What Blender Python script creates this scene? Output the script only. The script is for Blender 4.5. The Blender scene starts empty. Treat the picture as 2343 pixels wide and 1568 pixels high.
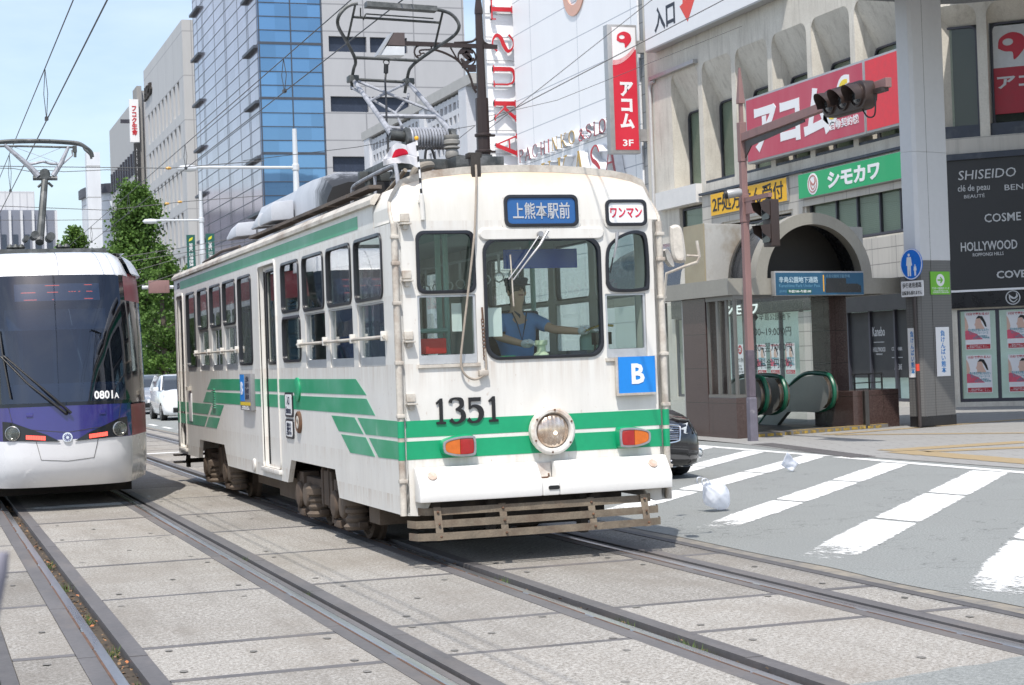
import bpy, bmesh, math, random
from mathutils import Vector, Matrix, noise
C = bpy.context.scene
COL = C.collection
R = math.radians
V = Vector
random.seed(7)
# ------------------------------------------------------------------ camera
F_PX = 3964.61                       # focal length in pixels of a 2342 px wide picture
CAM = V((-4.51894, -12.61927, 1.5575))
YAW, PITCH, ROLL = 0.33153, 0.00893, -0.03566
fw = V((math.sin(YAW) * math.cos(PITCH), math.cos(YAW) * math.cos(PITCH), math.sin(PITCH)))
r0 = V((math.cos(YAW), -math.sin(YAW), 0)); u0 = r0.cross(fw)
rt = math.cos(ROLL) * r0 + math.sin(ROLL) * u0
up = -math.sin(ROLL) * r0 + math.cos(ROLL) * u0
cd = bpy.data.cameras.new('camera'); co = bpy.data.objects.new('camera', cd); COL.objects.link(co)
cd.sensor_fit = 'HORIZONTAL'; cd.sensor_width = 36; cd.lens = F_PX / 2342 * 36
cd.clip_start = 0.05; cd.clip_end = 6000
cd.dof.use_dof = True; cd.dof.focus_distance = 13.6; cd.dof.aperture_fstop = 13
m = Matrix.Identity(4)
for i in range(3):
    m[i][0] = rt[i]; m[i][1] = up[i]; m[i][2] = -fw[i]; m[i][3] = CAM[i]
co.matrix_world = m; C.camera = co
# ------------------------------------------------------------------ light
SUN_EL, SUN_AZ = 60.0, 206.0         # azimuth clockwise from +Y: behind the camera, a little to the left
sd = V((math.sin(R(SUN_AZ)) * math.cos(R(SUN_EL)), math.cos(R(SUN_AZ)) * math.cos(R(SUN_EL)), math.sin(R(SUN_EL))))
sl = bpy.data.lights.new('sun', 'SUN'); sl.energy = 3.6; sl.angle = R(0.53); sl.color = (1, .955, .89)
so = bpy.data.objects.new('sun', sl); COL.objects.link(so)
so.rotation_euler = sd.to_track_quat('Z', 'Y').to_euler()
w = bpy.data.worlds.new('World'); C.world = w; w.use_nodes = True
nt = w.node_tree; nt.nodes.clear()
sky = nt.nodes.new('ShaderNodeTexSky'); sky.sky_type = 'NISHITA'; sky.sun_disc = False
sky.sun_elevation = R(SUN_EL); sky.sun_rotation = R(SUN_AZ); sky.air_density = 1.0; sky.dust_density = 1.6; sky.ozone_density = 1.0
tc = nt.nodes.new('ShaderNodeTexCoord'); mp = nt.nodes.new('ShaderNodeMapping'); mp.inputs['Scale'].default_value = (1, 1, 3.2)
nz = nt.nodes.new('ShaderNodeTexNoise'); nz.inputs['Scale'].default_value = 2.1; nz.inputs['Detail'].default_value = 7; nz.inputs['Roughness'].default_value = .55
rp = nt.nodes.new('ShaderNodeValToRGB'); rp.color_ramp.elements[0].position = .45; rp.color_ramp.elements[1].position = .80; rp.color_ramp.elements[0].color = (.10, .10, .10, 1)
rp.color_ramp.elements[1].color = (.75, .75, .75, 1)
mx = nt.nodes.new('ShaderNodeMix'); mx.data_type = 'RGBA'; mx.inputs['B'].default_value = (6.6, 7.2, 8.0, 1)
bg = nt.nodes.new('ShaderNodeBackground'); bg.inputs['Strength'].default_value = .15
out = nt.nodes.new('ShaderNodeOutputWorld')
L = nt.links.new
L(tc.outputs['Generated'], mp.inputs['Vector']); L(mp.outputs['Vector'], nz.inputs['Vector']); L(nz.outputs['Fac'], rp.inputs['Fac'])
L(rp.outputs['Color'], mx.inputs['Factor']); L(sky.outputs['Color'], mx.inputs['A']); L(mx.outputs['Result'], bg.inputs['Color']); L(bg.outputs['Background'], out.inputs['Surface'])
C.view_settings.view_transform = 'Standard'; C.view_settings.look = 'None'
C.view_settings.exposure = 0.34; C.view_settings.gamma = 1
C.cycles.max_bounces = 8; C.cycles.transparent_max_bounces = 14; C.cycles.diffuse_bounces = 3; C.cycles.glossy_bounces = 4
C.cycles.use_denoising = True; C.cycles.caustics_reflective = False; C.cycles.caustics_refractive = False
C.cycles.sample_clamp_indirect = 6

# ------------------------------------------------------------------ picture -> place helpers (rays met with real planes)
def crop(ox, oy, s):
    return lambda x, y: ((ox + x / s) * 2342 / 3872, (oy + y / s) * 2342 / 3872)
c4 = crop(600, 600, 1.045); c5 = crop(1400, 600, 1.045); g4 = crop(1800, 1600, 1.1308); g5 = crop(0, 1600, 1.2332)
cA = crop(550, 650, 2.24); cB = crop(650, 1300, 1.96); cC = crop(1500, 850, 2.343); cD = crop(0, 900, 1.9597); cE = crop(1450, 1550, 1.9525)
cF = crop(3300, 700, 1.568); q1 = crop(0, 0, 1.742); q2 = crop(0, 800, 1.425); q3 = crop(1000, 0, 1.96)
k1 = crop(1800, 0, 1.96); k2 = crop(2400, 0, 1.5917); k3 = crop(2400, 700, 1.4253)
e1 = crop(2500, 950, 2.0905); e2 = crop(3380, 0, 2.24); e3 = crop(1350, 350, 3.4836); e4 = crop(1350, 0, 3.92); e5 = crop(0, 500, 3.1356)
e6 = crop(2480, 1500, 4.48); e7 = crop(2600, 250, 2.4118)
dd = lambda x, y: (x, y)
def ray(q):
    return (q[0] - 1171) / F_PX * rt - (q[1] - 784) / F_PX * up + fw
def hit(q, o, n):
    d = ray(q); n = V(n); t = (V(o) - CAM).dot(n) / d.dot(n)
    return CAM + d * t
def onZ(q, z=0): return hit(q, (0, 0, z), (0, 0, 1))
def onX(q, x): return hit(q, (x, 0, 0), (1, 0, 0))
def onY(q, y): return hit(q, (0, y, 0), (0, 1, 0))

class Plane:                          # a vertical (or any) plane: local a along u, b along v, d outward along n
    def __init__(s, o, u, v=(0, 0, 1)):
        s.o = V(o); s.u = V(u).normalized(); s.v = V(v).normalized(); s.n = s.u.cross(s.v)
    def at(s, a, b, d=0): return s.o + s.u * a + s.v * b + s.n * d
    def uv(s, q):
        p = hit(q, s.o, s.n) - s.o
        return (p.dot(s.u), p.dot(s.v))
    def shift(s, d): return Plane(s.o + s.n * d, s.u, s.v)

# ------------------------------------------------------------------ materials
def lin(c):
    if isinstance(c, str):
        c = tuple(int(c[i:i + 2], 16) / 255 for i in (0, 2, 4))
        return tuple(x / 12.92 if x <= .04045 else ((x + .055) / 1.055) ** 2.4 for x in c)
    return tuple(c)
MATS = {}
class NT:
    def __init__(s, name):
        s.m = bpy.data.materials.new(name); s.m.use_nodes = True; s.t = s.m.node_tree; s.t.nodes.clear()
        s.out = s.n('ShaderNodeOutputMaterial')
    def n(s, t, **k):
        x = s.t.nodes.new(t)
        for a, b in k.items():
            if a.startswith('i_'): x.inputs[a[2:].replace('_', ' ')].default_value = b
            else: setattr(x, a, b)
        return x
    def l(s, a, b): s.t.links.new(a, b)
    def coord(s, scale=(1, 1, 1), rot=(0, 0, 0), kind='Object'):
        t = s.n('ShaderNodeTexCoord'); p = s.n('ShaderNodeMapping'); p.inputs['Scale'].default_value = scale; p.inputs['Rotation'].default_value = rot
        s.l(t.outputs[kind], p.inputs['Vector']); return p.outputs['Vector']
    def noise(s, vec, scale, detail=4, rough=.55):
        x = s.n('ShaderNodeTexNoise', i_Scale=scale, i_Detail=detail, i_Roughness=rough); s.l(vec, x.inputs['Vector']); return x.outputs['Fac']
    def ramp(s, f, *st):
        x = s.n('ShaderNodeValToRGB'); e = x.color_ramp.elements
        while len(e) < len(st): e.new(.5)
        for i, (p, c) in enumerate(st):
            e[i].position = p; e[i].color = (tuple(c) + (1,))[:4] if hasattr(c, '__len__') else (c, c, c, 1)
        s.l(f, x.inputs['Fac']); return x.outputs['Color']
    def mix(s, f, a, b, mode='MIX'):
        x = s.n('ShaderNodeMix', data_type='RGBA', blend_type=mode)
        for nm, v in (('Factor', f), ('A', a), ('B', b)):
            if hasattr(v, 'is_output') or hasattr(v, 'links'): s.l(v, x.inputs[nm])
            else: x.inputs[nm].default_value = v if nm == 'Factor' else (tuple(v) + (1,))[:4]
        return x.outputs['Result']
    def schlick(s, ior):
        g = s.n('ShaderNodeNewGeometry'); d = s.n('ShaderNodeVectorMath', operation='DOT_PRODUCT'); s.l(g.outputs['Normal'], d.inputs[0]); s.l(g.outputs['Incoming'], d.inputs[1])
        r = ((ior - 1) / (ior + 1)) ** 2
        return s.math('ADD', s.math('MULTIPLY', s.math('POWER', s.math('SUBTRACT', 1.0, s.math('ABSOLUTE', d.outputs['Value'])), 5.0), 1 - r), r)
    def math(s, op, a, b=0.):
        x = s.n('ShaderNodeMath', operation=op)
        for i, v in enumerate((a, b)):
            if hasattr(v, 'links'): s.l(v, x.inputs[i])
            else: x.inputs[i].default_value = v
        return x.outputs[0]
    def bsdf(s, col, rough=.6, metal=0, bump=None, bstr=.2, bdist=.01, coat=0, spec=.5, emit=None):
        b = s.n('ShaderNodeBsdfPrincipled')
        for nm, v in (('Base Color', col), ('Roughness', rough), ('Metallic', metal)):
            if hasattr(v, 'links'): s.l(v, b.inputs[nm])
            else: b.inputs[nm].default_value = (tuple(v) + (1,))[:4] if nm == 'Base Color' else v
        b.inputs['Coat Weight'].default_value = coat; b.inputs['Coat Roughness'].default_value = .08
        b.inputs['Specular IOR Level'].default_value = spec
        if bump is not None:
            u = s.n('ShaderNodeBump', i_Strength=bstr, i_Distance=bdist); s.l(bump, u.inputs['Height']); s.l(u.outputs['Normal'], b.inputs['Normal'])
        if emit: b.inputs['Emission Color'].default_value = lin(emit[0]) + (1,); b.inputs['Emission Strength'].default_value = emit[1]
        s.l(b.outputs['BSDF'], s.out.inputs['Surface']); return b
def mat(name, col, rough=.6, metal=0, var=.12, scale=6, stretch=(1, 1, 1), bump=0, bscale=60, dirt=None, dlo=.5, dhi=.75, coat=0, spec=.5, emit=None):
    """plain procedural surface: base colour with a two-scale variation, optional stains (dirt colour) and fine bump"""
    if name in MATS: return MATS[name]
    t = NT(name); c = lin(col); v = t.coord(stretch)
    n1 = t.noise(v, scale, 6, .6); n2 = t.noise(t.coord(), scale * 9, 3)
    lo = tuple(x * (1 - var) for x in c); hi = tuple(min(1, x * (1 + var)) for x in c)
    k = t.ramp(t.mix(.35, n1, n2), (.3, lo), (.7, hi))
    if dirt: k = t.mix(t.ramp(t.noise(t.coord(tuple(x * .9 for x in stretch)), scale * .7, 8, .65), (dlo, 0.), (dhi, .8)), k, lin(dirt))
    bp = t.noise(t.coord(), bscale, 4) if bump else None
    r = t.ramp(n1, (.3, max(0, rough - .07)), (.7, min(1, rough + .07)))
    t.bsdf(k, r, metal, bp, bump, .01, coat, spec, emit)
    MATS[name] = t.m; return t.m
def glass(name, tint, refl=1.0, rough=0.0, ior=1.5, haze=0.0, hcol='9aa5a0'):
    """thin pane: tinted see-through with Fresnel mirror reflection and a little dirt on it"""
    if name in MATS: return MATS[name]
    t = NT(name)
    tr = t.n('ShaderNodeBsdfTransparent'); tr.inputs['Color'].default_value = lin(tint) + (1,)
    gl = t.n('ShaderNodeBsdfGlossy'); gl.inputs['Roughness'].default_value = rough
    v = t.coord(); bp = t.n('ShaderNodeBump', i_Strength=.02, i_Distance=.02); t.l(t.noise(v, 1.3, 2), bp.inputs['Height']); t.l(bp.outputs['Normal'], gl.inputs['Normal'])
    f2 = t.math('MINIMUM', t.math('MULTIPLY', t.schlick(ior), refl), 1.0)
    ms = t.n('ShaderNodeMixShader'); t.l(f2, ms.inputs['Fac']); t.l(tr.outputs[0], ms.inputs[1]); t.l(gl.outputs[0], ms.inputs[2])
    df = t.n('ShaderNodeBsdfDiffuse'); df.inputs['Color'].default_value = lin(hcol) + (1,)
    m2 = t.n('ShaderNodeMixShader'); t.l(t.ramp(t.noise(t.coord((1, 1, .5)), 4, 5), (.35, haze * .4), (.75, haze)), m2.inputs['Fac']); t.l(ms.outputs[0], m2.inputs[1]); t.l(df.outputs[0], m2.inputs[2])
    t.l(m2.outputs[0], t.out.inputs['Surface']); MATS[name] = t.m; return t.m

# ------------------------------------------------------------------ mesh builder
class MB:
    def __init__(s): s.v = []; s.f = []; s.mi = []; s.cur = 0
    def add(s, vs, fs):
        o = len(s.v); s.v += [tuple(x) for x in vs]; s.f += [tuple(o + i for i in f) for f in fs]; s.mi += [s.cur] * len(fs); return s
    def slot(s, i): s.cur = i; return s
    def box(s, a, b, M=None):
        x0, y0, z0 = (min(a[i], b[i]) for i in range(3)); x1, y1, z1 = (max(a[i], b[i]) for i in range(3))
        vs = [V(p) for p in ((x0, y0, z0), (x1, y0, z0), (x1, y1, z0), (x0, y1, z0), (x0, y0, z1), (x1, y0, z1), (x1, y1, z1), (x0, y1, z1))]
        if M is not None: vs = [M @ p for p in vs]
        return s.add(vs, [(3, 2, 1, 0), (4, 5, 6, 7), (0, 1, 5, 4), (1, 2, 6, 5), (2, 3, 7, 6), (3, 0, 4, 7)])
    def pbox(s, pl, a0, b0, a1, b1, d0=0, d1=.02):          # box on a plane
        ps = [pl.at(a, b, d) for d in (d0, d1) for a, b in ((a0, b0), (a1, b0), (a1, b1), (a0, b1))]
        return s.add(ps, [(3, 2, 1, 0), (4, 5, 6, 7), (0, 1, 5, 4), (1, 2, 6, 5), (2, 3, 7, 6), (3, 0, 4, 7)])
    def loft(s, rings, closed=True, cap0=True, cap1=True):
        n = len(rings[0]); vs = [p for r in rings for p in r]; fs = []
        for i in range(len(rings) - 1):
            for j in range(n if closed else n - 1):
                k = (j + 1) % n
                fs.append((i * n + j, i * n + k, (i + 1) * n + k, (i + 1) * n + j))
        if closed and cap0: fs.append(tuple(range(n - 1, -1, -1)))
        if closed and cap1: fs.append(tuple((len(rings) - 1) * n + j for j in range(n)))
        return s.add(vs, fs)
    def tube(s, pts, r, n=8, closed=False):
        pts = [V(p) for p in pts]; rings = []
        rs = r if isinstance(r, (list, tuple)) else [r] * len(pts)
        prev = None
        for i, p in enumerate(pts):
            a = pts[i - 1] if (i or closed) else p; b = pts[(i + 1) % len(pts)] if (i < len(pts) - 1 or closed) else p
            t = (b - a).normalized()
            if prev is None:
                x = t.orthogonal().normalized()
            else:
                x = (prev - t * prev.dot(t)); x = x.normalized() if x.length > 1e-6 else t.orthogonal().normalized()
            prev = x; y = t.cross(x)
            rings.append([p + (x * math.cos(6.28319 * k / n) + y * math.sin(6.28319 * k / n)) * rs[i] for k in range(n)])
        if closed: rings.append(rings[0]); return s.loft(rings, True, False, False)
        return s.loft(rings)
    def cyl(s, a, b, r, n=16, r2=None): return s.tube([a, b], [r, r if r2 is None else r2], n)
    def lathe(s, o, ax, prof, n=24, xdir=None):              # prof: (radius, height along ax)
        ax = V(ax).normalized(); x = V(xdir) if xdir else ax.orthogonal().normalized(); y = ax.cross(x); o = V(o)
        return s.loft([[o + ax * h + (x * math.cos(6.28319 * k / n) + y * math.sin(6.28319 * k / n)) * max(r, 1e-4) for k in range(n)] for r, h in prof])
    def ball(s, c, r, n=12, sc=(1, 1, 1)):
        c = V(c); rings = []
        for i in range(n // 2 + 1):
            t = math.pi * i / (n // 2); rr = max(math.sin(t), 1e-3) * r; h = -math.cos(t) * r
            rings.append([c + V((rr * math.cos(6.28319 * k / n) * sc[0], rr * math.sin(6.28319 * k / n) * sc[1], h * sc[2])) for k in range(n)])
        return s.loft(rings)
    def poly(s, pts): return s.add(pts, [tuple(range(len(pts)))])
    def prism(s, pl, pts, d0, d1):                           # convex or simple outline on a plane, given thickness
        return s.plate(pl, pts, [], d0, d1)
    def plate(s, pl, outer, holes=(), d0=0, d1=.02):
        cu = bpy.data.curves.new('tmp', 'CURVE'); cu.dimensions = '2D'; cu.fill_mode = 'BOTH'; cu.extrude = abs(d1 - d0) / 2; cu.resolution_u = 1
        for lp in [outer] + list(holes):
            sp = cu.splines.new('POLY'); sp.points.add(len(lp) - 1); sp.use_cyclic_u = True
            for p, q in zip(sp.points, lp): p.co = (q[0], q[1], 0, 1)
        o = bpy.data.objects.new('tmp', cu); COL.objects.link(o)
        me = bpy.data.meshes.new_from_object(o.evaluated_get(bpy.context.evaluated_depsgraph_get()))
        md = (d0 + d1) / 2
        s.add([pl.at(q.co.x, q.co.y, q.co.z + md) for q in me.vertices], [tuple(f.vertices) for f in me.polygons])
        bpy.data.objects.remove(o); bpy.data.curves.remove(cu); bpy.data.meshes.remove(me); return s
    def text(s, pl, txt, a0, b0, a1, b1, d0=0, d1=.004, bold=0., flip=False, rot=0, keep=False, shear=0, xs=1):
        """lettering fitted into the box a0..a1 x b0..b1 of a plane"""
        cu = bpy.data.curves.new('tmp', 'FONT'); cu.body = txt; cu.size = 1; cu.offset = bold; cu.resolution_u = 2; cu.align_x = 'CENTER'; cu.shear = shear
        cu.extrude = .01; cu.space_line = .98
        o = bpy.data.objects.new('tmp', cu); COL.objects.link(o)
        me = bpy.data.meshes.new_from_object(o.evaluated_get(bpy.context.evaluated_depsgraph_get()))
        ps = [q.co.copy() for q in me.vertices]
        if ps:
            if rot: ps = [Matrix.Rotation(R(rot), 3, 'Z') @ q for q in ps]
            if flip: ps = [V((-q.x, q.y, q.z)) for q in ps]
            x0 = min(q.x for q in ps); x1 = max(q.x for q in ps); y0 = min(q.y for q in ps); y1 = max(q.y for q in ps)
            sx = (a1 - a0) / max(x1 - x0, 1e-6); sy = (b1 - b0) / max(y1 - y0, 1e-6)
            ca, cb = (a0 + a1) / 2, (b0 + b1) / 2
            if keep: sx = math.copysign(min(abs(sx), abs(sy)), sx); sy = abs(sx)
            s.add([pl.at(ca + (q.x - (x0 + x1) / 2) * sx, cb + (q.y - (y0 + y1) / 2) * sy, d0 if q.z < 0 else d1) for q in ps],
                  [tuple(f.vertices) if not flip else tuple(reversed(f.vertices)) for f in me.polygons])
        bpy.data.objects.remove(o); bpy.data.curves.remove(cu); bpy.data.meshes.remove(me); return s
    def build(s, name, m, parent=None, smooth=35, bevel=0, seg=2, fix=True, label=None):
        me = bpy.data.meshes.new(name); me.from_pydata(s.v, [], s.f)
        for k in (m if isinstance(m, (list, tuple)) else [m]): me.materials.append(k)
        if len(me.materials) > 1:
            for p, i in zip(me.polygons, s.mi): p.material_index = i
        if fix or bevel:
            bm = bmesh.new(); bm.from_mesh(me)
            if fix:
                bmesh.ops.remove_doubles(bm, verts=bm.verts, dist=1e-5); bmesh.ops.recalc_face_normals(bm, faces=bm.faces)
            if bevel:
                es = [e for e in bm.edges if len(e.link_faces) == 2 and e.calc_face_angle(0) > R(40)]
                bmesh.ops.bevel(bm, geom=es, offset=bevel, segments=seg, profile=.6, affect='EDGES', clamp_overlap=True)
            bm.to_mesh(me); bm.free()
        if smooth:
            me.shade_smooth(); me.set_sharp_from_angle(angle=R(smooth))
        o = bpy.data.objects.new(name, me); COL.objects.link(o)
        if parent is not None:
            o.parent = parent; p = parent; M = Matrix.Identity(4); ch = []
            while p is not None: ch.append(p); p = p.parent
            for p in reversed(ch): M = M @ p.matrix_parent_inverse @ p.matrix_basis
            o.matrix_parent_inverse = M.inverted()
        if label: o['label'] = label
        return o
def split_build(mb, name, m, parent, **k):
    """every loose piece of a builder becomes a part of its own"""
    up_ = list(range(len(mb.v)))
    def root(i):
        while up_[i] != i: up_[i] = up_[up_[i]]; i = up_[i]
        return i
    for f in mb.f:
        for a in f[1:]: up_[root(a)] = root(f[0])
    grp = {}
    for f in mb.f: grp.setdefault(root(f[0]), []).append(f)
    for fs in grp.values():
        ids = sorted({i for f in fs for i in f}); mp_ = {i: n for n, i in enumerate(ids)}
        MB().add([mb.v[i] for i in ids], [tuple(mp_[i] for i in f) for f in fs]).build(name, m, parent, **k)
def tag(o, label, cat, group=None, kind=None):
    if label: o['label'] = label
    if cat: o['category'] = cat
    if group: o['group'] = group
    if kind: o['kind'] = kind
    return o
def thing(name, label, cat, loc=(0, 0, 0), group=None):
    o = bpy.data.objects.new(name, None); COL.objects.link(o); o.location = loc; o.empty_display_size = .2
    return tag(o, label, cat, group)
def struct(o): o['kind'] = 'structure'; return o
def rr(x0, y0, x1, y1, r=.05, n=4):                         # rounded rectangle outline
    if x1 < x0: x0, x1 = x1, x0
    if y1 < y0: y0, y1 = y1, y0
    r = min(r, (x1 - x0) / 2.01, (y1 - y0) / 2.01); p = []
    for cx, cy, a in ((x1 - r, y0 + r, -90), (x1 - r, y1 - r, 0), (x0 + r, y1 - r, 90), (x0 + r, y0 + r, 180)):
        for k in range(n + 1):
            t = R(a + 90 * k / n); p.append((cx + r * math.cos(t), cy + r * math.sin(t)))
    return p
def circ(cx, cy, rx, ry=None, n=24, a0=0, a1=360):
    ry = rx if ry is None else ry
    m_ = n if a1 - a0 == 360 else n + 1
    return [(cx + rx * math.cos(R(a0 + (a1 - a0) * k / n)), cy + ry * math.sin(R(a0 + (a1 - a0) * k / n))) for k in range(m_)]
def grow(poly, d):                                          # scale a roundish outline outwards about its middle
    cx = (min(p[0] for p in poly) + max(p[0] for p in poly)) / 2; cy = (min(p[1] for p in poly) + max(p[1] for p in poly)) / 2
    w = max(p[0] for p in poly) - cx; h = max(p[1] for p in poly) - cy
    return [(cx + (x - cx) * (w + d) / w, cy + (y - cy) * (h + d) / h) for x, y in poly]
def spl(pts, n=6):                                          # Catmull-Rom through points
    pts = [V(p) for p in pts]; o = []
    for i in range(len(pts) - 1):
        a, b, c, d = pts[max(i - 1, 0)], pts[i], pts[i + 1], pts[min(i + 2, len(pts) - 1)]
        for k in range(n):
            t = k / n; o.append(.5 * (2 * b + (c - a) * t + (2 * a - 5 * b + 4 * c - d) * t * t + (3 * b - a - 3 * c + d) * t ** 3))
    return o + [pts[-1]]
# ================================================================== MATERIALS
def asphalt_mat():
    t = NT('asphalt'); v = t.coord()
    a = t.noise(v, 60, 4, .9); b = t.noise(v, .7, 6, .6); c = t.noise(t.coord((1, .12, 1)), 2.2, 6, .6)
    k = t.ramp(a, (.36, (.115, .122, .117)), (.5, (.24, .25, .24)), (.64, (.38, .39, .375)))
    k = t.mix(t.ramp(b, (.35, 0.), (.7, .5)), k, (.215, .222, .214)); k = t.mix(t.ramp(c, (.5, 0.), (.8, .35)), k, (.22, .22, .212))
    vo = t.n('ShaderNodeTexVoronoi', feature='DISTANCE_TO_EDGE', i_Scale=.55); 
    wv = t.n('ShaderNodeVectorMath', operation='ADD'); t.l(v, wv.inputs[0]); nc = t.n('ShaderNodeTexNoise', i_Scale=3.); t.l(v, nc.inputs['Vector']); t.l(nc.outputs['Color'], wv.inputs[1]); t.l(wv.outputs[0], vo.inputs['Vector'])
    k = t.mix(t.ramp(vo.outputs['Distance'], (.0, .55), (.006, 0.)), k, (.05, .05, .05))
    t.bsdf(k, .85, bump=a, bstr=.35, bdist=.006); return t.m
def slab_mat():
    t = NT('track_slab_concrete'); v = t.coord()
    a = t.noise(t.coord((1, .8, 1)), 46, 4, .85); b = t.noise(v, 2.3, 6, .65); s = t.noise(v, 120, 2)
    wv = t.n('ShaderNodeTexWave', wave_type='BANDS', bands_direction='X', i_Scale=4.2, i_Distortion=1.6, i_Detail=2.); t.l(t.coord((1, 1, 1), (0, 0, R(38))), wv.inputs['Vector'])
    k = t.ramp(a, (.36, (.15, .135, .115)), (.5, (.375, .352, .318)), (.64, (.58, .555, .515)))
    k = t.mix(t.ramp(b, (.35, .0), (.75, .4)), k, (.30, .28, .25)); k = t.mix(t.ramp(s, (.57, 0.), (.66, .8)), k, (.12, .105, .09))
    k = t.mix(t.ramp(wv.outputs['Fac'], (.35, .16), (.6, 0.)), k, (.26, .235, .20))
    # grease and brake dust along the middle of each track
    k = t.mix(t.ramp(t.noise(t.coord((2.2, .25, 1)), 1.6, 7, .7), (.5, 0.), (.72, .6)), k, (.20, .18, .155))
    k = t.mix(t.ramp(t.noise(v, .55, 8, .7), (.46, 0.), (.62, .55)), k, (.24, .21, .175))
    k = t.mix(t.ramp(t.noise(v, 34, 4, .75), (.6, 0.), (.7, .6)), k, (.60, .58, .55))
    at = t.n('ShaderNodeAttribute', attribute_name='tone'); tn = t.math('ADD', .90, t.math('MULTIPLY', at.outputs['Fac'], .075)); k = t.mix(1.0, k, t.ramp(tn, (0, 0.), (1, 1.)), 'MULTIPLY')
    hb = t.math('ADD', a, t.math('MULTIPLY', wv.outputs['Fac'], .5))
    t.bsdf(k, .88, bump=hb, bstr=.6, bdist=.006); return t.m
def paint_mat(name, col, thr_lo=.30, thr_hi=.62, under=None):
    """worn road paint: an edge attribute and stretched noise decide where the film is gone"""
    t = NT(name); v = t.coord()
    at = t.n('ShaderNodeAttribute', attribute_name='film')
    n = t.math('ADD', t.math('MULTIPLY', t.noise(t.coord((1, 1, 1), (0, 0, R(-45))), 3.2, 9, .8), 1.3), t.math('MULTIPLY', t.noise(t.coord((7, .6, 1), (0, 0, R(12))), 9, 6, .75), 1.1)); n = t.math('SUBTRACT', n, .70)
    f = t.ramp(t.math('SUBTRACT', at.outputs['Fac'], t.math('MULTIPLY', n, 1.1)), (.0, 0.), (.07, 1.))
    b = t.n('ShaderNodeBsdfPrincipled'); b.inputs['Roughness'].default_value = .7
    t.l(t.ramp(t.noise(v, 12, 6, .7), (.3, tuple(x * .86 for x in lin(col))), (.65, lin(col))), b.inputs['Base Color'])
    tr = t.n('ShaderNodeBsdfTransparent'); ms = t.n('ShaderNodeMixShader'); t.l(f, ms.inputs['Fac']); t.l(tr.outputs[0], ms.inputs[1]); t.l(b.outputs[0], ms.inputs[2]); t.l(ms.outputs[0], t.out.inputs['Surface'])
    return t.m
def speck_mat(name, a, b, c, scale=120, rough=.3, coat=.0, tile=None):
    t = NT(name); v = t.coord(); n = t.noise(v, scale, 3, .8); m_ = t.noise(v, 3, 4)
    k = t.ramp(n, (.32, lin(a)), (.5, lin(b)), (.68, lin(c))); k = t.mix(t.ramp(m_, (.4, 0.), (.75, .35)), k, tuple(x * .7 for x in lin(b)))
    if tile: k = tiles(t, k, *tile)
    t.bsdf(k, rough, coat=coat); return t.m
def tiles(t, k, su, sz, col=(.1, .1, .1), w=.02, off=.5, rot=0, amt=.8):
    """joint lines of cladding: brick texture over (x+y, z)"""
    sx = t.n('ShaderNodeSeparateXYZ'); t.l(t.coord(), sx.inputs[0])
    cb = t.n('ShaderNodeCombineXYZ'); t.l(t.math('ADD', sx.outputs[0], sx.outputs[1]), cb.inputs[0]); t.l(sx.outputs[2], cb.inputs[1])
    br = t.n('ShaderNodeTexBrick', offset=off, i_Scale=1.0); br.inputs['Brick Width'].default_value = su; br.inputs['Row Height'].default_value = sz; br.inputs['Mortar Size'].default_value = w; br.inputs['Mortar Smooth'].default_value = .1
    br.inputs['Color1'].default_value = (0, 0, 0, 1); br.inputs['Color2'].default_value = (0, 0, 0, 1); br.inputs['Mortar'].default_value = (1, 1, 1, 1)
    t.l(cb.outputs[0], br.inputs['Vector']); return t.mix(t.math('MULTIPLY', br.outputs['Color'], amt), k, col)
def clad_mat(name, col, su, sz, joint=(.1, .1, .1), w=.02, rough=.6, var=.06, stain=None, off=0, spec=.5, metal=0, amt=.8, slo=.5, shi=.8):
    t = NT(name); c = lin(col); n = t.noise(t.coord((1, 1, .25)), 1.2, 7, .65)
    k = t.ramp(n, (.3, tuple(x * (1 - var) for x in c)), (.7, tuple(min(1, x * (1 + var)) for x in c)))
    if stain: k = t.mix(t.ramp(t.noise(t.coord((1.6, 1.6, .12)), 2.2, 8, .7), (slo, 0.), (shi, .85)), k, lin(stain))
    k = tiles(t, k, su, sz, joint, w, off, amt=amt); t.bsdf(k, rough, metal, spec=spec); return t.m

M_ASPH = asphalt_mat(); M_SLAB = slab_mat()
M_WHITE_LINE = paint_mat('road_paint_white', (.80, .80, .78)); M_YEL_LINE = paint_mat('tactile_yellow', (.37, .28, .16))
M_BAND = mat('track_edge_band', (.125, .118, .118), .62, 0, .3, 3, (1, .3, 1), .15, 40, dirt=(.24, .2, .17), dlo=.52, dhi=.85)
M_RUST = mat('rusty_steel', (.13, .075, .05), .8, .2, .4, 8, dirt=(.25, .12, .06))
M_RAIL = mat('rail_head_steel', (.50, .50, .51), .30, .85, .2, 4, (1, .1, 1), dirt=(.22, .15, .11), dlo=.56, dhi=.8)
M_DIRT = mat('groove_dirt', (.075, .06, .045), .95, 0, .45, 12, bump=.5)
M_TAN = mat('tan_concrete_edge', (.27, .24, .195), .9, 0, .25, 6, bump=.3, dirt=(.16, .155, .15), dlo=.42, dhi=.6)
M_BLACK = mat('black_rubber', (.012, .012, .013), .5, 0, .3, 10)
M_DARK = mat('dark_underframe', (.035, .03, .027), .8, 0, .4, 7, dirt=(.10, .08, .06))
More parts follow.
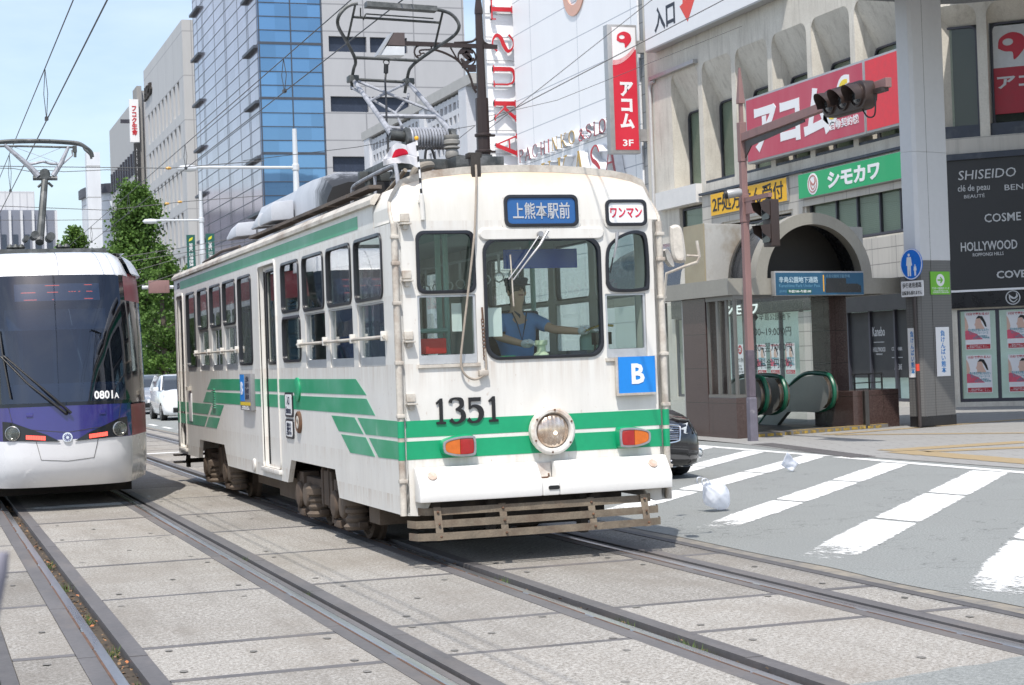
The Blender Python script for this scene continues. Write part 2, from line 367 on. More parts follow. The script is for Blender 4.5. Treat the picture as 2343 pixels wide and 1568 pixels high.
def pave_mat():
    t = NT('sidewalk_paving'); v = t.coord(); a = t.noise(v, 60, 4, .7); b = t.noise(v, .9, 7, .65)
    k = t.ramp(a, (.3, (.25, .245, .235)), (.7, (.36, .355, .34))); k = t.mix(t.ramp(b, (.4, 0.), (.7, .6)), k, (.27, .26, .245))
    br = t.n('ShaderNodeTexBrick', offset=.5); br.inputs['Scale'].default_value = 1; br.inputs['Brick Width'].default_value = .6; br.inputs['Row Height'].default_value = .3; br.inputs['Mortar Size'].default_value = .008
    br.inputs['Color1'].default_value = (0, 0, 0, 1); br.inputs['Color2'].default_value = (.06, .06, .06, 1); br.inputs['Mortar'].default_value = (.75, .75, .75, 1); t.l(t.coord((1, 1, 1), (0, 0, R(17))), br.inputs['Vector'])
    k = t.mix(br.outputs['Color'], k, (.15, .145, .135)); t.bsdf(k, .8, bump=a, bstr=.15); return t.m
M_PAVE = pave_mat()

# ================================================================== GROUND
TL = -2.864
def sheet(name, pts, m_, z=0):
    return MB().poly([(x, y, z) for x, y in pts]).build(name, m_, smooth=0, fix=False)
struct(sheet('ground', [(-1500, -400), (1500, -400), (1500, 3000), (-1500, 3000)], M_ASPH, -.09))
# the ragged inner edge of the road beside the track
edge = [(1.52 + .05 * noise.noise(V((y * .9, 3, 0))) + .03 * noise.noise(V((y * 4, 8, 0))), y) for y in [(-16 + .25 * i) for i in range(0, 290)]]
struct(sheet('road', edge + [(8.35, 56.25), (8.35, -16)], M_ASPH, 0))
struct(sheet('far_road', [(1.52, 56.25), (8.35, 56.25), (8.35, 600), (1.52, 600)], M_ASPH, 0))
struct(sheet('near_road', [(-40, -20), (-4.2, -20), (-4.2, 600), (-40, 600)], M_ASPH, 0))
struct(sheet('road_edge_concrete', [(1.385, -16), (1.66, -16), (1.66, 120), (1.385, 120)], M_TAN, -.004))
# pavement with a dropped edge at the crossing
pv = [(8.35, -16), (60, -16), (60, 300), (8.55, 300), (8.55, 17.2), (8.37, 13.5), (7.95, 10.5), (7.95, 9.0), (8.1, 5.2), (8.35, 1)]
struct(sheet('pavement', pv, M_PAVE, .006))
kb = MB(); kb.loft([[(8.40, y, 0), (8.43, y, h), (8.62, y, h), (8.62, y, 0)] for y, h in ((17.0, .02), (18.2, .13), (300, .13))]); struct(kb.build('kerb', M_TAN))
struct(sheet('track_bed', [(-4.25, -20), (1.45, -20), (1.45, 600), (-4.25, 600)], M_DIRT, -.055))
joints = [-8.2, -6.05, -3.83, -2.72, -.48, 1.7, 3.95, 6.15, 8.6] + [10.8 + 2.2 * i for i in range(12)]
joints = [-13] + joints + [60, 600]
cols = [(-4.07, TL - .87, 0), (TL - .5, TL + .6, 0), (TL + .96, -.87, 0), (-.5, .6, 0), (.96, 1.29, 0)]
sl_, jt, pl_ = MB(), MB(), MB()
for x0, x1, _ in cols:
    for i in range(len(joints) - 1):
        y0, y1 = joints[i], joints[i + 1]; h = random.uniform(-.003, .003)
        sl_.box((x0, y0 + .038, -.06), (x1, y1 - .038, h))
        if y1 - y0 < 3 and x1 - x0 > .3:
            for fx in ((.12, .88) if x1 - x0 > .5 else (.5,)):
                for fy in (.14, .86):
                    cx, cy = x0 + (x1 - x0) * fx + random.uniform(-.06, .06), y0 + (y1 - y0) * fy + random.uniform(-.10, .10)
                    if random.random() < .3: continue
                    pl_.poly([(cx + .020 * math.cos(a * .785) * (1 + .3 * random.random()), cy + .034 * math.sin(a * .785) * (.7 + .5 * random.random()), .0045) for a in range(8)])
            if random.random() < .7:
                cx, cy = (x0 + x1) / 2 + random.uniform(-.1, .1), (y0 + y1) / 2 + random.uniform(-.2, .2)
                pl_.poly([(cx + .022 * math.cos(a * .785), cy + .032 * math.sin(a * .785), .0045) for a in range(8)])
    for y in joints[1:-1]:
        jt.box((x0 + .002, y - .04, -.06), (x1 - .002, y + .04, .001))
sl_o = struct(sl_.build('track_slabs', M_SLAB, smooth=0, fix=False)); rn_ = random.Random(5)
tone = [rn_.gauss(0, 1) for _ in range(len(sl_.f) // 6)]
sl_o.data.attributes.new('tone', 'FLOAT', 'FACE').data.foreach_set('value', [tone[i // 6] for i in range(len(sl_.f))]); struct(jt.build('slab_joint_strips', M_BAND, smooth=0)); struct(pl_.build('slab_sockets', mat('socket_grey', (.19, .18, .165), .9, 0, .5, 20), smooth=0, fix=False))
M_PATCHC = mat('concrete_edge_strip', (.10, .095, .095), .7, 0, .3, 4, bump=.2)
es = MB(); es.box((1.295, -16, -.06), (1.38, 120, .002)); es.box((-4.16, -16, -.06), (-4.075, 120, .002)); struct(es.build('track_edge_strips', M_PATCHC, smooth=0))
for nm, cx in (('left', TL), ('right', 0)):
    b = MB()
    for x0, x1 in ((-.87, -.765), (-.605, -.5), (.6, .70), (.85, .96)):
        y = -16
        while y < 120:
            y2 = y + random.uniform(2.0, 2.4); b.box((cx + x0 + .002, y + .002, -.06), (cx + x1 - .002, y2 - .002, .003 + random.uniform(-.002, .002))); y = y2
    struct(b.build('rail_edge_bands', M_BAND, smooth=0))
    g = MB()
    for x0, x1 in ((.768, .815),): g.box((cx + x0, -16, -.06), (cx + x1, 600, -.002))
    struct(g.build('guard_plate', M_BAND, smooth=0)); ru = MB()
    for x0 in (-.768, .686):
        y = -16
        while y < 60:
            y2 = y + random.uniform(.2, 1.6); ru.box((cx + x0, y, -.05), (cx + x0 + random.uniform(.010, .018), y2, .0042)); y = y2 + random.uniform(0, .25)
    struct(ru.build('rail_rust_seam', M_RUST, smooth=0))
    for s, x0, x1 in (('l', -.765, -.69), ('r', .70, .765)):
        xm = (x0 + x1) / 2; h = (x1 - x0) / 2 - .004
        rl = MB().loft([[(cx + xm - h - .012, y, -.06), (cx + xm - h, y, -.004), (cx + xm - h * .8, y, .004), (cx + xm, y, .0065), (cx + xm + h * .8, y, .004), (cx + xm + h, y, -.004), (cx + xm + h + .012, y, -.06)] for y in (-16, -4, 0, 8, 30, 600)])
        tag(rl.build('tram_rail', M_RAIL), {('left', 'l'): 'steel rail at far left of the near tram track, beside the littered groove', ('left', 'r'): 'steel rail leading straight under the right side of the blue and white tram', ('right', 'l'): 'steel rail running under the left wheels of the cream and green tram', ('right', 'r'): 'steel rail nearest the zebra crossing, under the right of the green striped tram'}[(nm, s)], 'rail', 'tram rails set in the slabs', 'structure')
# litter in the grooves
lf = MB(); gr = MB()
for i in range(1500):
    a = random.random(); cx = TL if a < .6 else 0
    x = cx - .648 + random.uniform(-.035, .035); y = random.uniform(-12, 9)
    if random.random() > .5 + .9 * noise.noise(V((y * .8, cx, 0))): continue
    r_ = random.uniform(.006, .02); t0 = random.uniform(0, 6.28); z = -.05 + random.uniform(0, .045)
    e_ = V((math.cos(t0), math.sin(t0), random.uniform(-.5, .5))) * r_; f_ = V((-math.sin(t0), math.cos(t0), random.uniform(-.5, .5))) * r_ * .7
    c_ = V((x, y, z)); lf.slot(0 if random.random() < .45 else (1 if random.random() < .75 else 2)); lf.poly([c_ + e_, c_ + f_, c_ - e_ * .9, c_ - f_])
tag(lf.build('leaf_litter', [mat('litter_brown', (.10, .065, .035), .9), mat('litter_tan', (.24, .15, .08), .9), mat('litter_orange', (.45, .17, .07), .9)], smooth=0, fix=False), 'dry leaves and grit lying in the rail grooves', 'leaf litter', kind='stuff')
for (cx, ys) in ((TL - .65, (-3.9, -1.2, .6, -2.6, 2.2)), (0 - .65, (-4.3, -4.05, -3.2, -1.0)), (TL + .835, (-.9, 1.5))):
    for y in ys:
        for i in range(26):
            b_ = V((cx + random.uniform(-.03, .03), y + random.uniform(-.12, .12), -.045)); d_ = V((random.uniform(-.03, .03), random.uniform(-.03, .03), random.uniform(.03, .075)))
            s_ = V((random.uniform(-1, 1), random.uniform(-1, 1), 0)).normalized() * .004; gr.poly([b_ - s_, b_ + s_, b_ + d_])
tag(gr.build('groove_weeds', mat('weed_green', (.09, .14, .035), .8, 0, .4), smooth=0, fix=False), 'small green weeds growing in the rail grooves', 'weeds', kind='stuff')
# asphalt patch in the near right corner
pt = [(-.72, -6.4), (-.62, -5.72)] + [(x, -5.62 + .27 * (x + .6) / 1.3 + .04 * noise.noise(V((x * 5, 1, 0)))) for x in [-.55 + .08 * i for i in range(18)]] + [(1.2, -4.9), (4, -4.2), (4, -7)]
struct(sheet('asphalt_patch', pt, M_ASPH, .009))
# painted markings -------------------------------------------------
def marking(name, a0, a1, b0, b1, m_=None, nu=150, nv=16, z=.004, soft=.16, hold=0, gaps=()):
    """quad a0-a1 (near end) to b0-b1 (far end) as a grid whose 'film' attribute falls off to the rim"""
    vs, fs, at = [], [], []
    for i in range(nu + 1):
        for j in range(nv + 1):
            u, v_ = i / nu, j / nv
            p = V(a0).lerp(V(a1), v_).lerp(V(b0).lerp(V(b1), v_), u); vs.append((p.x, p.y, z))
            e = min(v_, 1 - v_) / .13; f = min(u / .16, 1) if not hold else 1
            g = 1.0
            for gc, gw in gaps: g = min(g, abs(u - gc) / gw)
            at.append(max(0, min(1, .30 + .62 * min(1, e) * 1) * (1 if e > .01 else .9) - (1 - f) * .55 - (1 - min(1, g)) * .75))
    for i in range(nu):
        for j in range(nv):
            k = i * (nv + 1) + j; fs.append((k, k + nv + 1, k + nv + 2, k + 1))
    me = bpy.data.meshes.new(name); me.from_pydata(vs, [], fs); me.materials.append(m_ or M_WHITE_LINE)
    A = me.attributes.new('film', 'FLOAT', 'POINT'); A.data.foreach_set('value', at)
    o = bpy.data.objects.new(name, me); COL.objects.link(o); o['kind'] = 'structure'; return o
zeb = [((1.75, 7.0), (1.85, 6.45), (7.55, 13.3), (7.6, 12.7)), ((4.35, 7.9), (4.45, 7.3), (7.5, 11.5), (7.55, 10.9)), ((1.6, 3.25), (1.72, 2.75), (7.55, 9.75), (7.62, 9.15)), ((1.95, 1.45), (2.1, .95), (7.5, 7.5), (7.58, 6.9)), ((1.62, -1.0), (1.74, -1.66), (7.5, 5.45), (7.6, 4.75)), ((1.60, -3.15), (1.74, -3.98), (7.45, 3.4), (7.55, 2.7)), ((1.7, -5.2), (1.8, -5.9), (7.45, 1.2), (7.55, .5))]
for z_ in zeb: marking('zebra_stripe', *z_, gaps=((.33, .013), (.64, .010)))
marking('crossing_edge_line', (7.62, -4), (7.84, -4), (7.60, 9.0), (7.80, 9.0), hold=1, nu=80); marking('crossing_edge_line', (7.60, 9.35), (7.80, 9.25), (7.52, 15.5), (7.72, 15.5), hold=1, nu=50)
marking('road_line', (7.55, 15.5), (7.70, 15.5), (7.55, 90), (7.70, 90), hold=1, nu=80)
marking('stop_line', (-.62, 20.25), (-.62, 20.65), (.75, 20.25), (.75, 20.65), hold=1, nu=20)
for y in (28, 31, 34, 37, 40, 43, 47, 51, 56, 62): marking('lane_dash', (1.78, y), (1.93, y), (1.80, y + 1.7), (1.95, y + 1.7), hold=1, nu=10)
for x0, y0, x1, y1, w_ in ((10.6, 14.5, 13.4, 15.35, .30), (12.85, 15.2, 22, 18.0, .3), (10.7, 14.3, 14.2, 10.4, .3), (14.2, 10.4, 22, 9.0, .3), (8.85, 9.6, 11.4, 9.75, .6), (9.1, 9.0, 15, 7.4, .5), (8.9, 9.3, 8.7, 4.4, .6)):
    d_ = V((x1 - x0, y1 - y0)).normalized(); n_ = V((-d_.y, d_.x)) * w_ / 2
    marking('tactile_strip', (x0 + n_.x, y0 + n_.y), (x0 - n_.x, y0 - n_.y), (x1 + n_.x, y1 + n_.y), (x1 - n_.x, y1 - n_.y), M_YEL_LINE, hold=1, z=.011)
gt = MB()
for i in range(34): gt.box((7.9 + .02 * i - .2, 8.6 + .13 * i, .006), (8.28 + .02 * i - .2, 8.66 + .13 * i, .013))
struct(gt.build('drain_grating', M_BAND, smooth=0))
# ================================================================== CREAM AND GREEN TRAM
W2, LEN = 1.083, 11.79
def tram_white():
    t = NT('cream_paint'); n1 = t.noise(t.coord((1, 1, .16)), 7, 7, .65); n2 = t.noise(t.coord(), 1.3, 7, .65); n3 = t.noise(t.coord((1, 1, .5)), 22, 6, .7)
    k = t.ramp(n1, (.3, (.67, .645, .60)), (.6, (.74, .72, .675))); k = t.mix(t.ramp(n2, (.42, 0.), (.76, .6)), k, (.64, .63, .605))
    sx = t.n('ShaderNodeSeparateXYZ'); t.l(t.coord(), sx.inputs[0]); st = t.noise(t.coord((1, 1, .05)), 16, 6, .75)
    for zc, ln, amt in ((1.535, .24, .5), (2.06, .08, .3), (2.62, .14, .35), (.54, .14, .7), (.82, .14, .35)):      # rust and grime washed down from sills, seams and the lower edge
        mr = t.n('ShaderNodeMapRange', i_From_Min=zc - ln, i_From_Max=zc); t.l(sx.outputs[2], mr.inputs['Value']); up_ = t.math('LESS_THAN', sx.outputs[2], zc + .004)
        f = t.math('MULTIPLY', t.math('MULTIPLY', mr.outputs[0], up_), t.ramp(st, (.44, 0.), (.70, amt))); k = t.mix(f, k, (.38, .27, .18))
    k = t.mix(t.ramp(n3, (.62, 0.), (.74, .7)), k, (.36, .22, .13)); k = t.mix(t.ramp(t.noise(t.coord((1, 1, .07)), 11, 6, .7), (.58, 0.), (.85, .4)), k, (.48, .44, .39))
    t.bsdf(k, .42, bump=t.noise(t.coord(), 2.2, 3), bstr=.12, bdist=.03); return t.m
M_CREAM = tram_white()
def green_mat():
    t = NT('green_stripe_paint'); n = t.noise(t.coord((1, .7, 1)), 1.3, 7, .65); n2 = t.noise(t.coord((1, 1, .3)), 9, 6)
    k = t.ramp(n, (.42, (.012, .30, .135)), (.66, (.10, .37, .235)), (.8, (.30, .50, .40))); k = t.mix(t.ramp(n2, (.66, 0.), (.8, .4)), k, (.5, .58, .5))
    t.bsdf(k, .4); return t.m
M_GREEN = green_mat()
M_GREENF = mat('green_front_paint', (.008, .31, .14), .35, 0, .1, 2)
M_GASK = mat('window_rubber', (.012, .013, .018), .35, 0, .3, 8, spec=.6)
M_ALU = mat('aluminium_sash', (.52, .53, .54), .4, .5, .12, 8)
M_ROOF = mat('roof_canvas', (.13, .105, .088), .9, 0, .35, 5, (1, .4, 1), .4, 30, dirt=(.05, .045, .042))
M_GUT = mat('gutter_paint', (.54, .50, .44), .6, 0, .25, 5, (1, .5, 1), dirt=(.24, .16, .11), dlo=.48, dhi=.68)
M_GL = glass('tram_glass', (.90, .95, .935), .8, haze=.006)
M_GLS = glass('side_glass', (.84, .90, .885), 1.6, haze=.012)
M_UND = mat('bogie_iron', (.095, .068, .05), .85, .1, .4, 9, dirt=(.05, .042, .035))
M_UND2 = mat('bogie_iron_tan', (.115, .088, .066), .85, .0, .35, 9, dirt=(.09, .065, .05))
M_STEEL = mat('steel_grey', (.35, .35, .36), .45, .6, .25, 8)
M_PAN = mat('pantograph_steel', (.075, .08, .078), .5, .4, .4, 9, dirt=(.25, .25, .25))
M_PANL = mat('pantograph_grey', (.36, .37, .40), .55, .2, .3, 14, dirt=(.10, .10, .11), dlo=.48, dhi=.7)
M_MINT = mat('mint_interior', (.34, .52, .46), .6, 0, .08, 3)
M_MINTL = mat('mint_ceiling', (.55, .62, .58), .6, 0, .08, 3)
M_FLOOR = mat('interior_floor', (.10, .10, .095), .7, 0, .2, 5)
M_WHITE = mat('white_plastic', (.80, .80, .80), .4, 0, .04, 4)
M_SKIN = mat('skin', (.60, .38, .27), .55, 0, .06, 20); M_SHIRT = mat('blue_shirt', (.12, .28, .58), .8, 0, .12, 14, bump=.2, bscale=30); M_HAIR = mat('black_hair', (.012, .011, .012), .5)
M_GLOVE = mat('white_glove', (.75, .77, .80), .8, 0, .08, 20); M_NAVY = mat('navy_cloth', (.02, .025, .05), .8)
tram = thing('streetcar', 'old cream tram with green stripes, pantograph and number 1351 on its front', 'tram', (0, 5.9, 0))
FR = Plane((0, 0, 0), (1, 0, 0)); SD = Plane((-W2, 0, 0), (0, -1, 0))    # a = -y on the side plane
RS = Plane((W2, 0, 0), (0, 1, 0)); RE = Plane((0, LEN, 0), (-1, 0, 0))
assert FR.n.y < 0 and SD.n.x < 0 and RS.n.x > 0 and RE.n.y > 0
mir = lambda ps: [(-a, b) for a, b in ps]
# --- side walls -----------------------------------------------------
UP = [(.38, 1.26), (1.40, 2.28), (2.42, 3.28), (6.90, 7.72), (7.90, 8.67), (8.88, 9.64)]
skirt = [(.0, .40), (2.1, .40), (2.23, .64), (4.1, .64), (4.3, .41), (7.77, .41), (7.99, .65), (9.87, .65), (9.99, .41), (LEN, .41), (LEN, 2.80), (.62, 2.80), (.62, 2.615), (0, 2.615)]
def win_holes(doors):
    h, u = [], []
    for y0, y1 in UP:
        h.append(rr(y0, 2.06, y1, 2.56, .07)); u.append(('hopper', y0, y1))
        h.append(rr(y0 + .0, 1.53, y1 - .02, 2.035, .01)); u.append(('sash', y0, y1 - .02))
    for y0, y1, z0 in ((3.46, 4.28, 2.08), (3.46, 4.28, 1.60), (5.93, 6.71, 1.59), (9.90, 10.63, 1.59)):
        z1 = 2.03 if z0 == 1.60 else 2.56
        h.append(rr(y0, z0, y1, z1, .07)); u.append(('hopper' if z0 != 1.59 else 'fixed', y0, y1, z0, z1))
    if doors:
        h.append(rr(4.60, .52, 5.48, 2.60, .05)); h.append(rr(10.95, .50, 11.5, 2.56, .04))
    return h, u
H, U = win_holes(True)
sw = MB().plate(SD, mir(skirt), [mir(x) for x in H], -.05, 0); sw.build('side_wall', M_CREAM, tram)
sw2 = MB().plate(RS, skirt, win_holes(False)[0] , -.05, 0); sw2.build('side_wall', M_CREAM, tram)
def window(pl, kind, y0, y1, z0=None, z1=None, sgn=-1, gl=None):
    gl = gl or M_GLS
    if kind == 'sash':
        z0, z1 = 1.53, 2.035
        f = MB().plate(pl, [(sgn * a, b) for a, b in rr(y0 + .002, z0 + .002, y1 - .002, z1 - .002, .01)], [[(sgn * a, b) for a, b in rr(y0 + .035, z0 + .075, y1 - .03, z1 - .012, .01)]], -.045, -.012)
        o = f.build('window', M_ALU, tram); MB().plate(pl, [(sgn * a, b) for a, b in rr(y0 + .03, z0 + .07, y1 - .025, z1 - .008, .01)], [], -.034, -.030).build('pane', gl, o, smooth=0)
    else:
        if z0 is None: z0, z1 = 2.06, 2.56
        o = MB().plate(pl, [(sgn * a, b) for a, b in rr(y0 - .008, z0 - .008, y1 + .008, z1 + .008, .08)], [[(sgn * a, b) for a, b in rr(y0 + .016, z0 + .016, y1 - .016, z1 - .016, .055)]], -.03, .014).build('window', M_GASK, tram, bevel=.006)
        MB().plate(pl, [(sgn * a, b) for a, b in rr(y0 + .01, z0 + .01, y1 - .01, z1 - .01, .055)], [], -.012, -.008).build('pane', gl, o, smooth=0)
for u in U: window(SD, *u)
for u in U: window(RS, *u, sgn=1)
# doors
for (y0, y1, z0, z1, gz) in ((4.60, 5.48, .52, 2.60, 1.59), (10.95, 11.5, .50, 2.56, 1.58)):
    d = MB().plate(SD, mir(rr(y0 + .004, z0, y1 - .004, z1 - .004, .05)), [mir(rr(y0 + .04, gz, y1 - .20 * (y1 - y0) - .03, z1 - .05, .05))], -.075, -.045).build('door', M_CREAM, tram)
    MB().plate(SD, mir(rr(y0 + .03, gz - .012, y1 - .2 * (y1 - y0) - .02, z1 - .04, .06)), [mir(rr(y0 + .06, gz + .02, y1 - .2 * (y1 - y0) - .05, z1 - .07, .04))], -.045, -.03).build('door_window', M_GASK, d, bevel=.005)
    MB().plate(SD, mir(rr(y0 + .05, gz + .01, y1 - .2 * (y1 - y0) - .04, z1 - .06, .04)), [], -.06, -.056).build('pane', M_GLS, d, smooth=0)
    MB().pbox(SD, -y1 - .06, z0 - .05, -y0 + .03, z0 - .004, -.05, .035).build('door_step', M_CREAM, d, bevel=.012)
    MB().plate(SD, mir(rr(y0 - .03, z0 + .001, y1 + .03, z1 + .035, .07)), [mir(rr(y0, z0, y1, z1, .05))], -.01, .014).build('door_frame', M_CREAM, d, bevel=.004)
    MB().pbox(SD, -y1 + .14 * (y1 - y0), z0 + .02, -y1 + .12 * (y1 - y0) , z1 - .05, -.07, -.03).build('door_seal', M_BLACK, d)
# stripes (vinyl, 1.5 mm proud of the wall)
ST = [[(1.36, 1.43), (1.02, 1.30), (9.13, 1.31), (8.80, 1.435)], [(1.02, 1.27), (.76, 1.14), (9.47, 1.15), (9.18, 1.28)],
      [(2.29, 1.11), (1.45, 1.11), (1.16, .98), (2.03, .98)], [(1.34, 1.11), (.05, 1.11), (.05, .985), (1.08, .98)], [(1.95, .955), (1.09, .955), (.81, .81), (1.64, .81)], [(.98, .955), (.05, .955), (.05, .82), (.69, .81)],
      [(11.75, 1.12), (8.86, 1.12), (9.13, .99), (11.75, .99)], [(8.66, 1.12), (7.92, 1.12), (8.2, .99), (8.95, .99)], [(11.75, .96), (9.18, .96), (9.45, .83), (11.75, .83)], [(9.05, .96), (8.24, .96), (8.5, .83), (9.32, .83)]]
cuts = (4.57, 5.51)
for s in ST:
    if s[2][0] > 8 and s[0][0] < 2:      # the long stripes are broken by the door
        z1, z0 = s[0][1], s[1][1]
        for a, b in (((s[0][0], s[1][0]), (cuts[0], cuts[0])), ((cuts[1], cuts[1]), (s[3][0], s[2][0]))):
            MB().plate(SD, mir([(a[0], z1), (a[1], z0), (b[1], z0), (b[0], z1)]), [], 0, .0025).build('green_stripe', M_GREEN, tram, smooth=0)
        MB().pbox(SD, -5.47, z0, -4.61, z1, -.047, -.0425).build('green_stripe', M_GREEN, tram, smooth=0)
    else: MB().plate(SD, mir(s), [], 0, .0025).build('green_stripe', M_GREEN, tram, smooth=0)
MB().plate(SD, mir([(1.12, 2.755), (11.15, 2.755), (11.15, 2.65), (1.12, 2.65)]), [], 0, .0025).build('green_stripe', M_GREEN, tram, smooth=0)
for sg, pl in ((-1, SD), (1, RS)):
    MB().loft([[(sg * W2, y, 2.795), (sg * (W2 + .035), y, 2.80), (sg * (W2 + .035), y, 2.835), (sg * (W2 - .01), y, 2.885), (sg * (W2 - .05), y, 2.88)] for y in (.55, 11.72)]).build('gutter', M_GUT, tram)
gb = MB().tube([(-W2 - .03, .28, 1.755), (-W2 - .03, 3.5, 1.755)], .013, 8).build('guard_bar', M_GUT, tram)
for y in (.33, 1.34, 2.36, 3.42): MB().box((-W2 - .045, y - .018, 1.725), (-W2, y + .018, 1.80)).build('bracket', M_CREAM, gb, bevel=.005)
gb = MB().tube([(-W2 - .03, 6.74, 1.755), (-W2 - .03, 9.92, 1.755)], .013, 8).build('guard_bar', M_GUT, tram)
for y in (6.8, 7.8, 8.78, 9.8): MB().box((-W2 - .045, y - .018, 1.725), (-W2, y + .018, 1.80)).build('bracket', M_CREAM, gb, bevel=.005)
# plates on the side
M_BLUEP = mat('blue_plate', (.01, .22, .66), .4, 0, .05); M_GREYP = mat('grey_plate', (.24, .24, .25), .5, 0, .1); M_YELP = mat('yellow_plate', (.7, .5, .04), .5)
rp = MB().pbox(SD, -6.53, 1.09, -5.88, 1.49, .0, .05).build('route_board', M_GREYP, tram, bevel=.008)
MB().pbox(SD, -6.50, 1.19, -6.26, 1.48, .05, .054).build('blue_panel', M_BLUEP, rp); MB().text(SD, 'B', -6.45, 1.26, -6.32, 1.40, .054, .057, .02).build('lettering', M_WHITE, rp, smooth=0)
MB().pbox(SD, -6.50, 1.145, -5.92, 1.18, .05, .054).build('yellow_band', M_YELP, rp)
MB().text(SD, '上熊本\n本妙寺\n段山町\n蔚山町', -6.20, 1.21, -5.98, 1.46, .05, .053).build('lettering', M_NAVY, rp, smooth=0)
MB().text(SD, '味噌天神\nのりば案内', -6.45, 1.095, -6.0, 1.14, .05, .053).build('lettering', M_WHITE, rp, smooth=0)
for z0, z1, tx in ((1.06, 1.30, '入口\nEntrance'), (.85, 1.04, '防犯カメラ\n作動中です\nご協力下さい')):
    e = MB().plate(SD, mir(rr(3.90, z0, 4.27, z1, .04)), [], 0, .012).build('door_notice', M_GASK, tram)
    MB().plate(SD, mir(rr(3.935, z0 + .02, 4.235, z1 - .02, .03)), [], .012, .015).build('face', M_WHITE, e, smooth=0)
    MB().text(SD, tx, -4.20, z0 + .035, -3.97, z1 - .035, .015, .018, .012).build('lettering', M_NAVY, e, smooth=0)
em = MB().lathe(SD.at(-3.64, 1.02, 0), SD.n, [(.105, 0), (.105, .02), (.09, .03), (.085, .022), (0.001, .022)], 28).build('city_emblem', M_RUST, tram)
MB().plate(SD, circ(-3.64, 1.02, .06), [circ(-3.64, 1.02, .03)], .022, .027).build('emblem_ring', M_GUT, em, smooth=0)
sp = MB().lathe(SD.at(-3.66, 1.33, 0), SD.n, [(.115, 0), (.115, .018), (.09, .026), (0.001, .026)], 24).build('speaker', M_GREEN, tram)
vt = MB()
for i in range(9): vt.pbox(SD, -8.70, 1.075 + .028 * i, -8.52, 1.09 + .028 * i, 0, .02)
vt.build('louvre_vent', M_GREEN, tram)
MB().lathe(SD.at(-6.05, .50, 0), SD.n, [(.07, 0), (.07, .018), (.05, .024), (.001, .024)], 18).build('round_cap', M_CREAM, tram)
MB().pbox(SD, -10.62, 1.28, -10.45, 1.33, 0, .05).build('door_button', M_GUT, tram); MB().pbox(SD, -10.66, .87, -10.40, 1.24, 0, .012).build('door_notice', M_WHITE, tram, bevel=.01)
MB().text(SD, '1351', -11.42, 2.665, -11.2, 2.745, 0, .003, .02).build('side_number', M_NAVY, tram, smooth=0)
# --- front wall -----------------------------------------------------
fout = [(-W2, .40), (-.96, .39), (-.90, .43), (-.86, .50), (.88, .50), (.92, .42), (.98, .39), (W2, .40), (W2, 2.62), (-W2, 2.62)]
WS = rr(-.38, 1.555, .575, 2.475, .11, 6); WLU = rr(-.91, 2.075, -.46, 2.535, .06); WLL = rr(-.92, 1.53, -.455, 2.055, .008)
WRU = spl([(.63, 2.12), (.64, 2.36), (.70, 2.45), (.82, 2.51), (.92, 2.515), (.975, 2.45), (.98, 2.12), (.93, 2.06), (.69, 2.06), (.63, 2.12)], 5)[:-1]; WRU = [(p[0], p[1]) for p in [tuple(q)[:2] for q in [V((a, b, 0)) for a, b in [(x.x, x.y) for x in spl([V((.63, 2.12, 0)), V((.64, 2.36, 0)), V((.70, 2.45, 0)), V((.82, 2.51, 0)), V((.92, 2.515, 0)), V((.975, 2.45, 0)), V((.98, 2.12, 0)), V((.93, 2.06, 0)), V((.69, 2.06, 0)), V((.63, 2.12, 0))], 5)[:-1]]]]]
WRU = WRU[::-1] if sum(WRU[i - 1][0] * WRU[i][1] - WRU[i][0] * WRU[i - 1][1] for i in range(len(WRU))) < 0 else WRU
WRL = rr(.61, 1.53, .955, 2.035, .008)
front = MB().plate(FR, fout, [WS, WLU, WLL, WRU, WRL, rr(-.20, 2.575, .40, 2.60, .005)], -.05, 0)
front.build('front_wall', M_CREAM, tram, bevel=0)
for pg in (WS, WLU, WRU):
    f = MB().plate(FR, grow(pg, .010), [grow(pg, -.016)], -.03, .014).build('window', M_GASK, tram, bevel=.007)
    MB().plate(FR, grow(pg, -.010), [], -.014, -.010).build('pane', M_GL, f, smooth=0)
for x0, x1 in ((-.92, -.455), (.61, .955)):
    f = MB().plate(FR, rr(x0 + .002, 1.532, x1 - .002, 2.053 if x0 < 0 else 2.033, .008), [rr(x0 + .018, 1.60, x1 - .02, 2.04 if x0 < 0 else 2.02, .008)], -.045, -.008).build('window', M_ALU, tram)
    MB().plate(FR, rr(x0 + .014, 1.595, x1 - .015, 2.045 if x0 < 0 else 2.025, .008), [], -.03, -.026).build('pane', M_GL, f, smooth=0)
    MB().pbox(FR, x0 - .015, 1.505, x1 + .015, 1.53, 0, .018).build('window_sill', M_GUT, f)
# raised hood over the windscreen
hd = MB(); o_ = rr(-.42, 2.46, .62, 2.565, .08, 5)
hd.loft([[FR.at(a, b, 0) for a, b in o_], [FR.at(a, b, .02) for a, b in grow(o_, -.015)]]); hd.build('windscreen_hood', M_CREAM, tram)
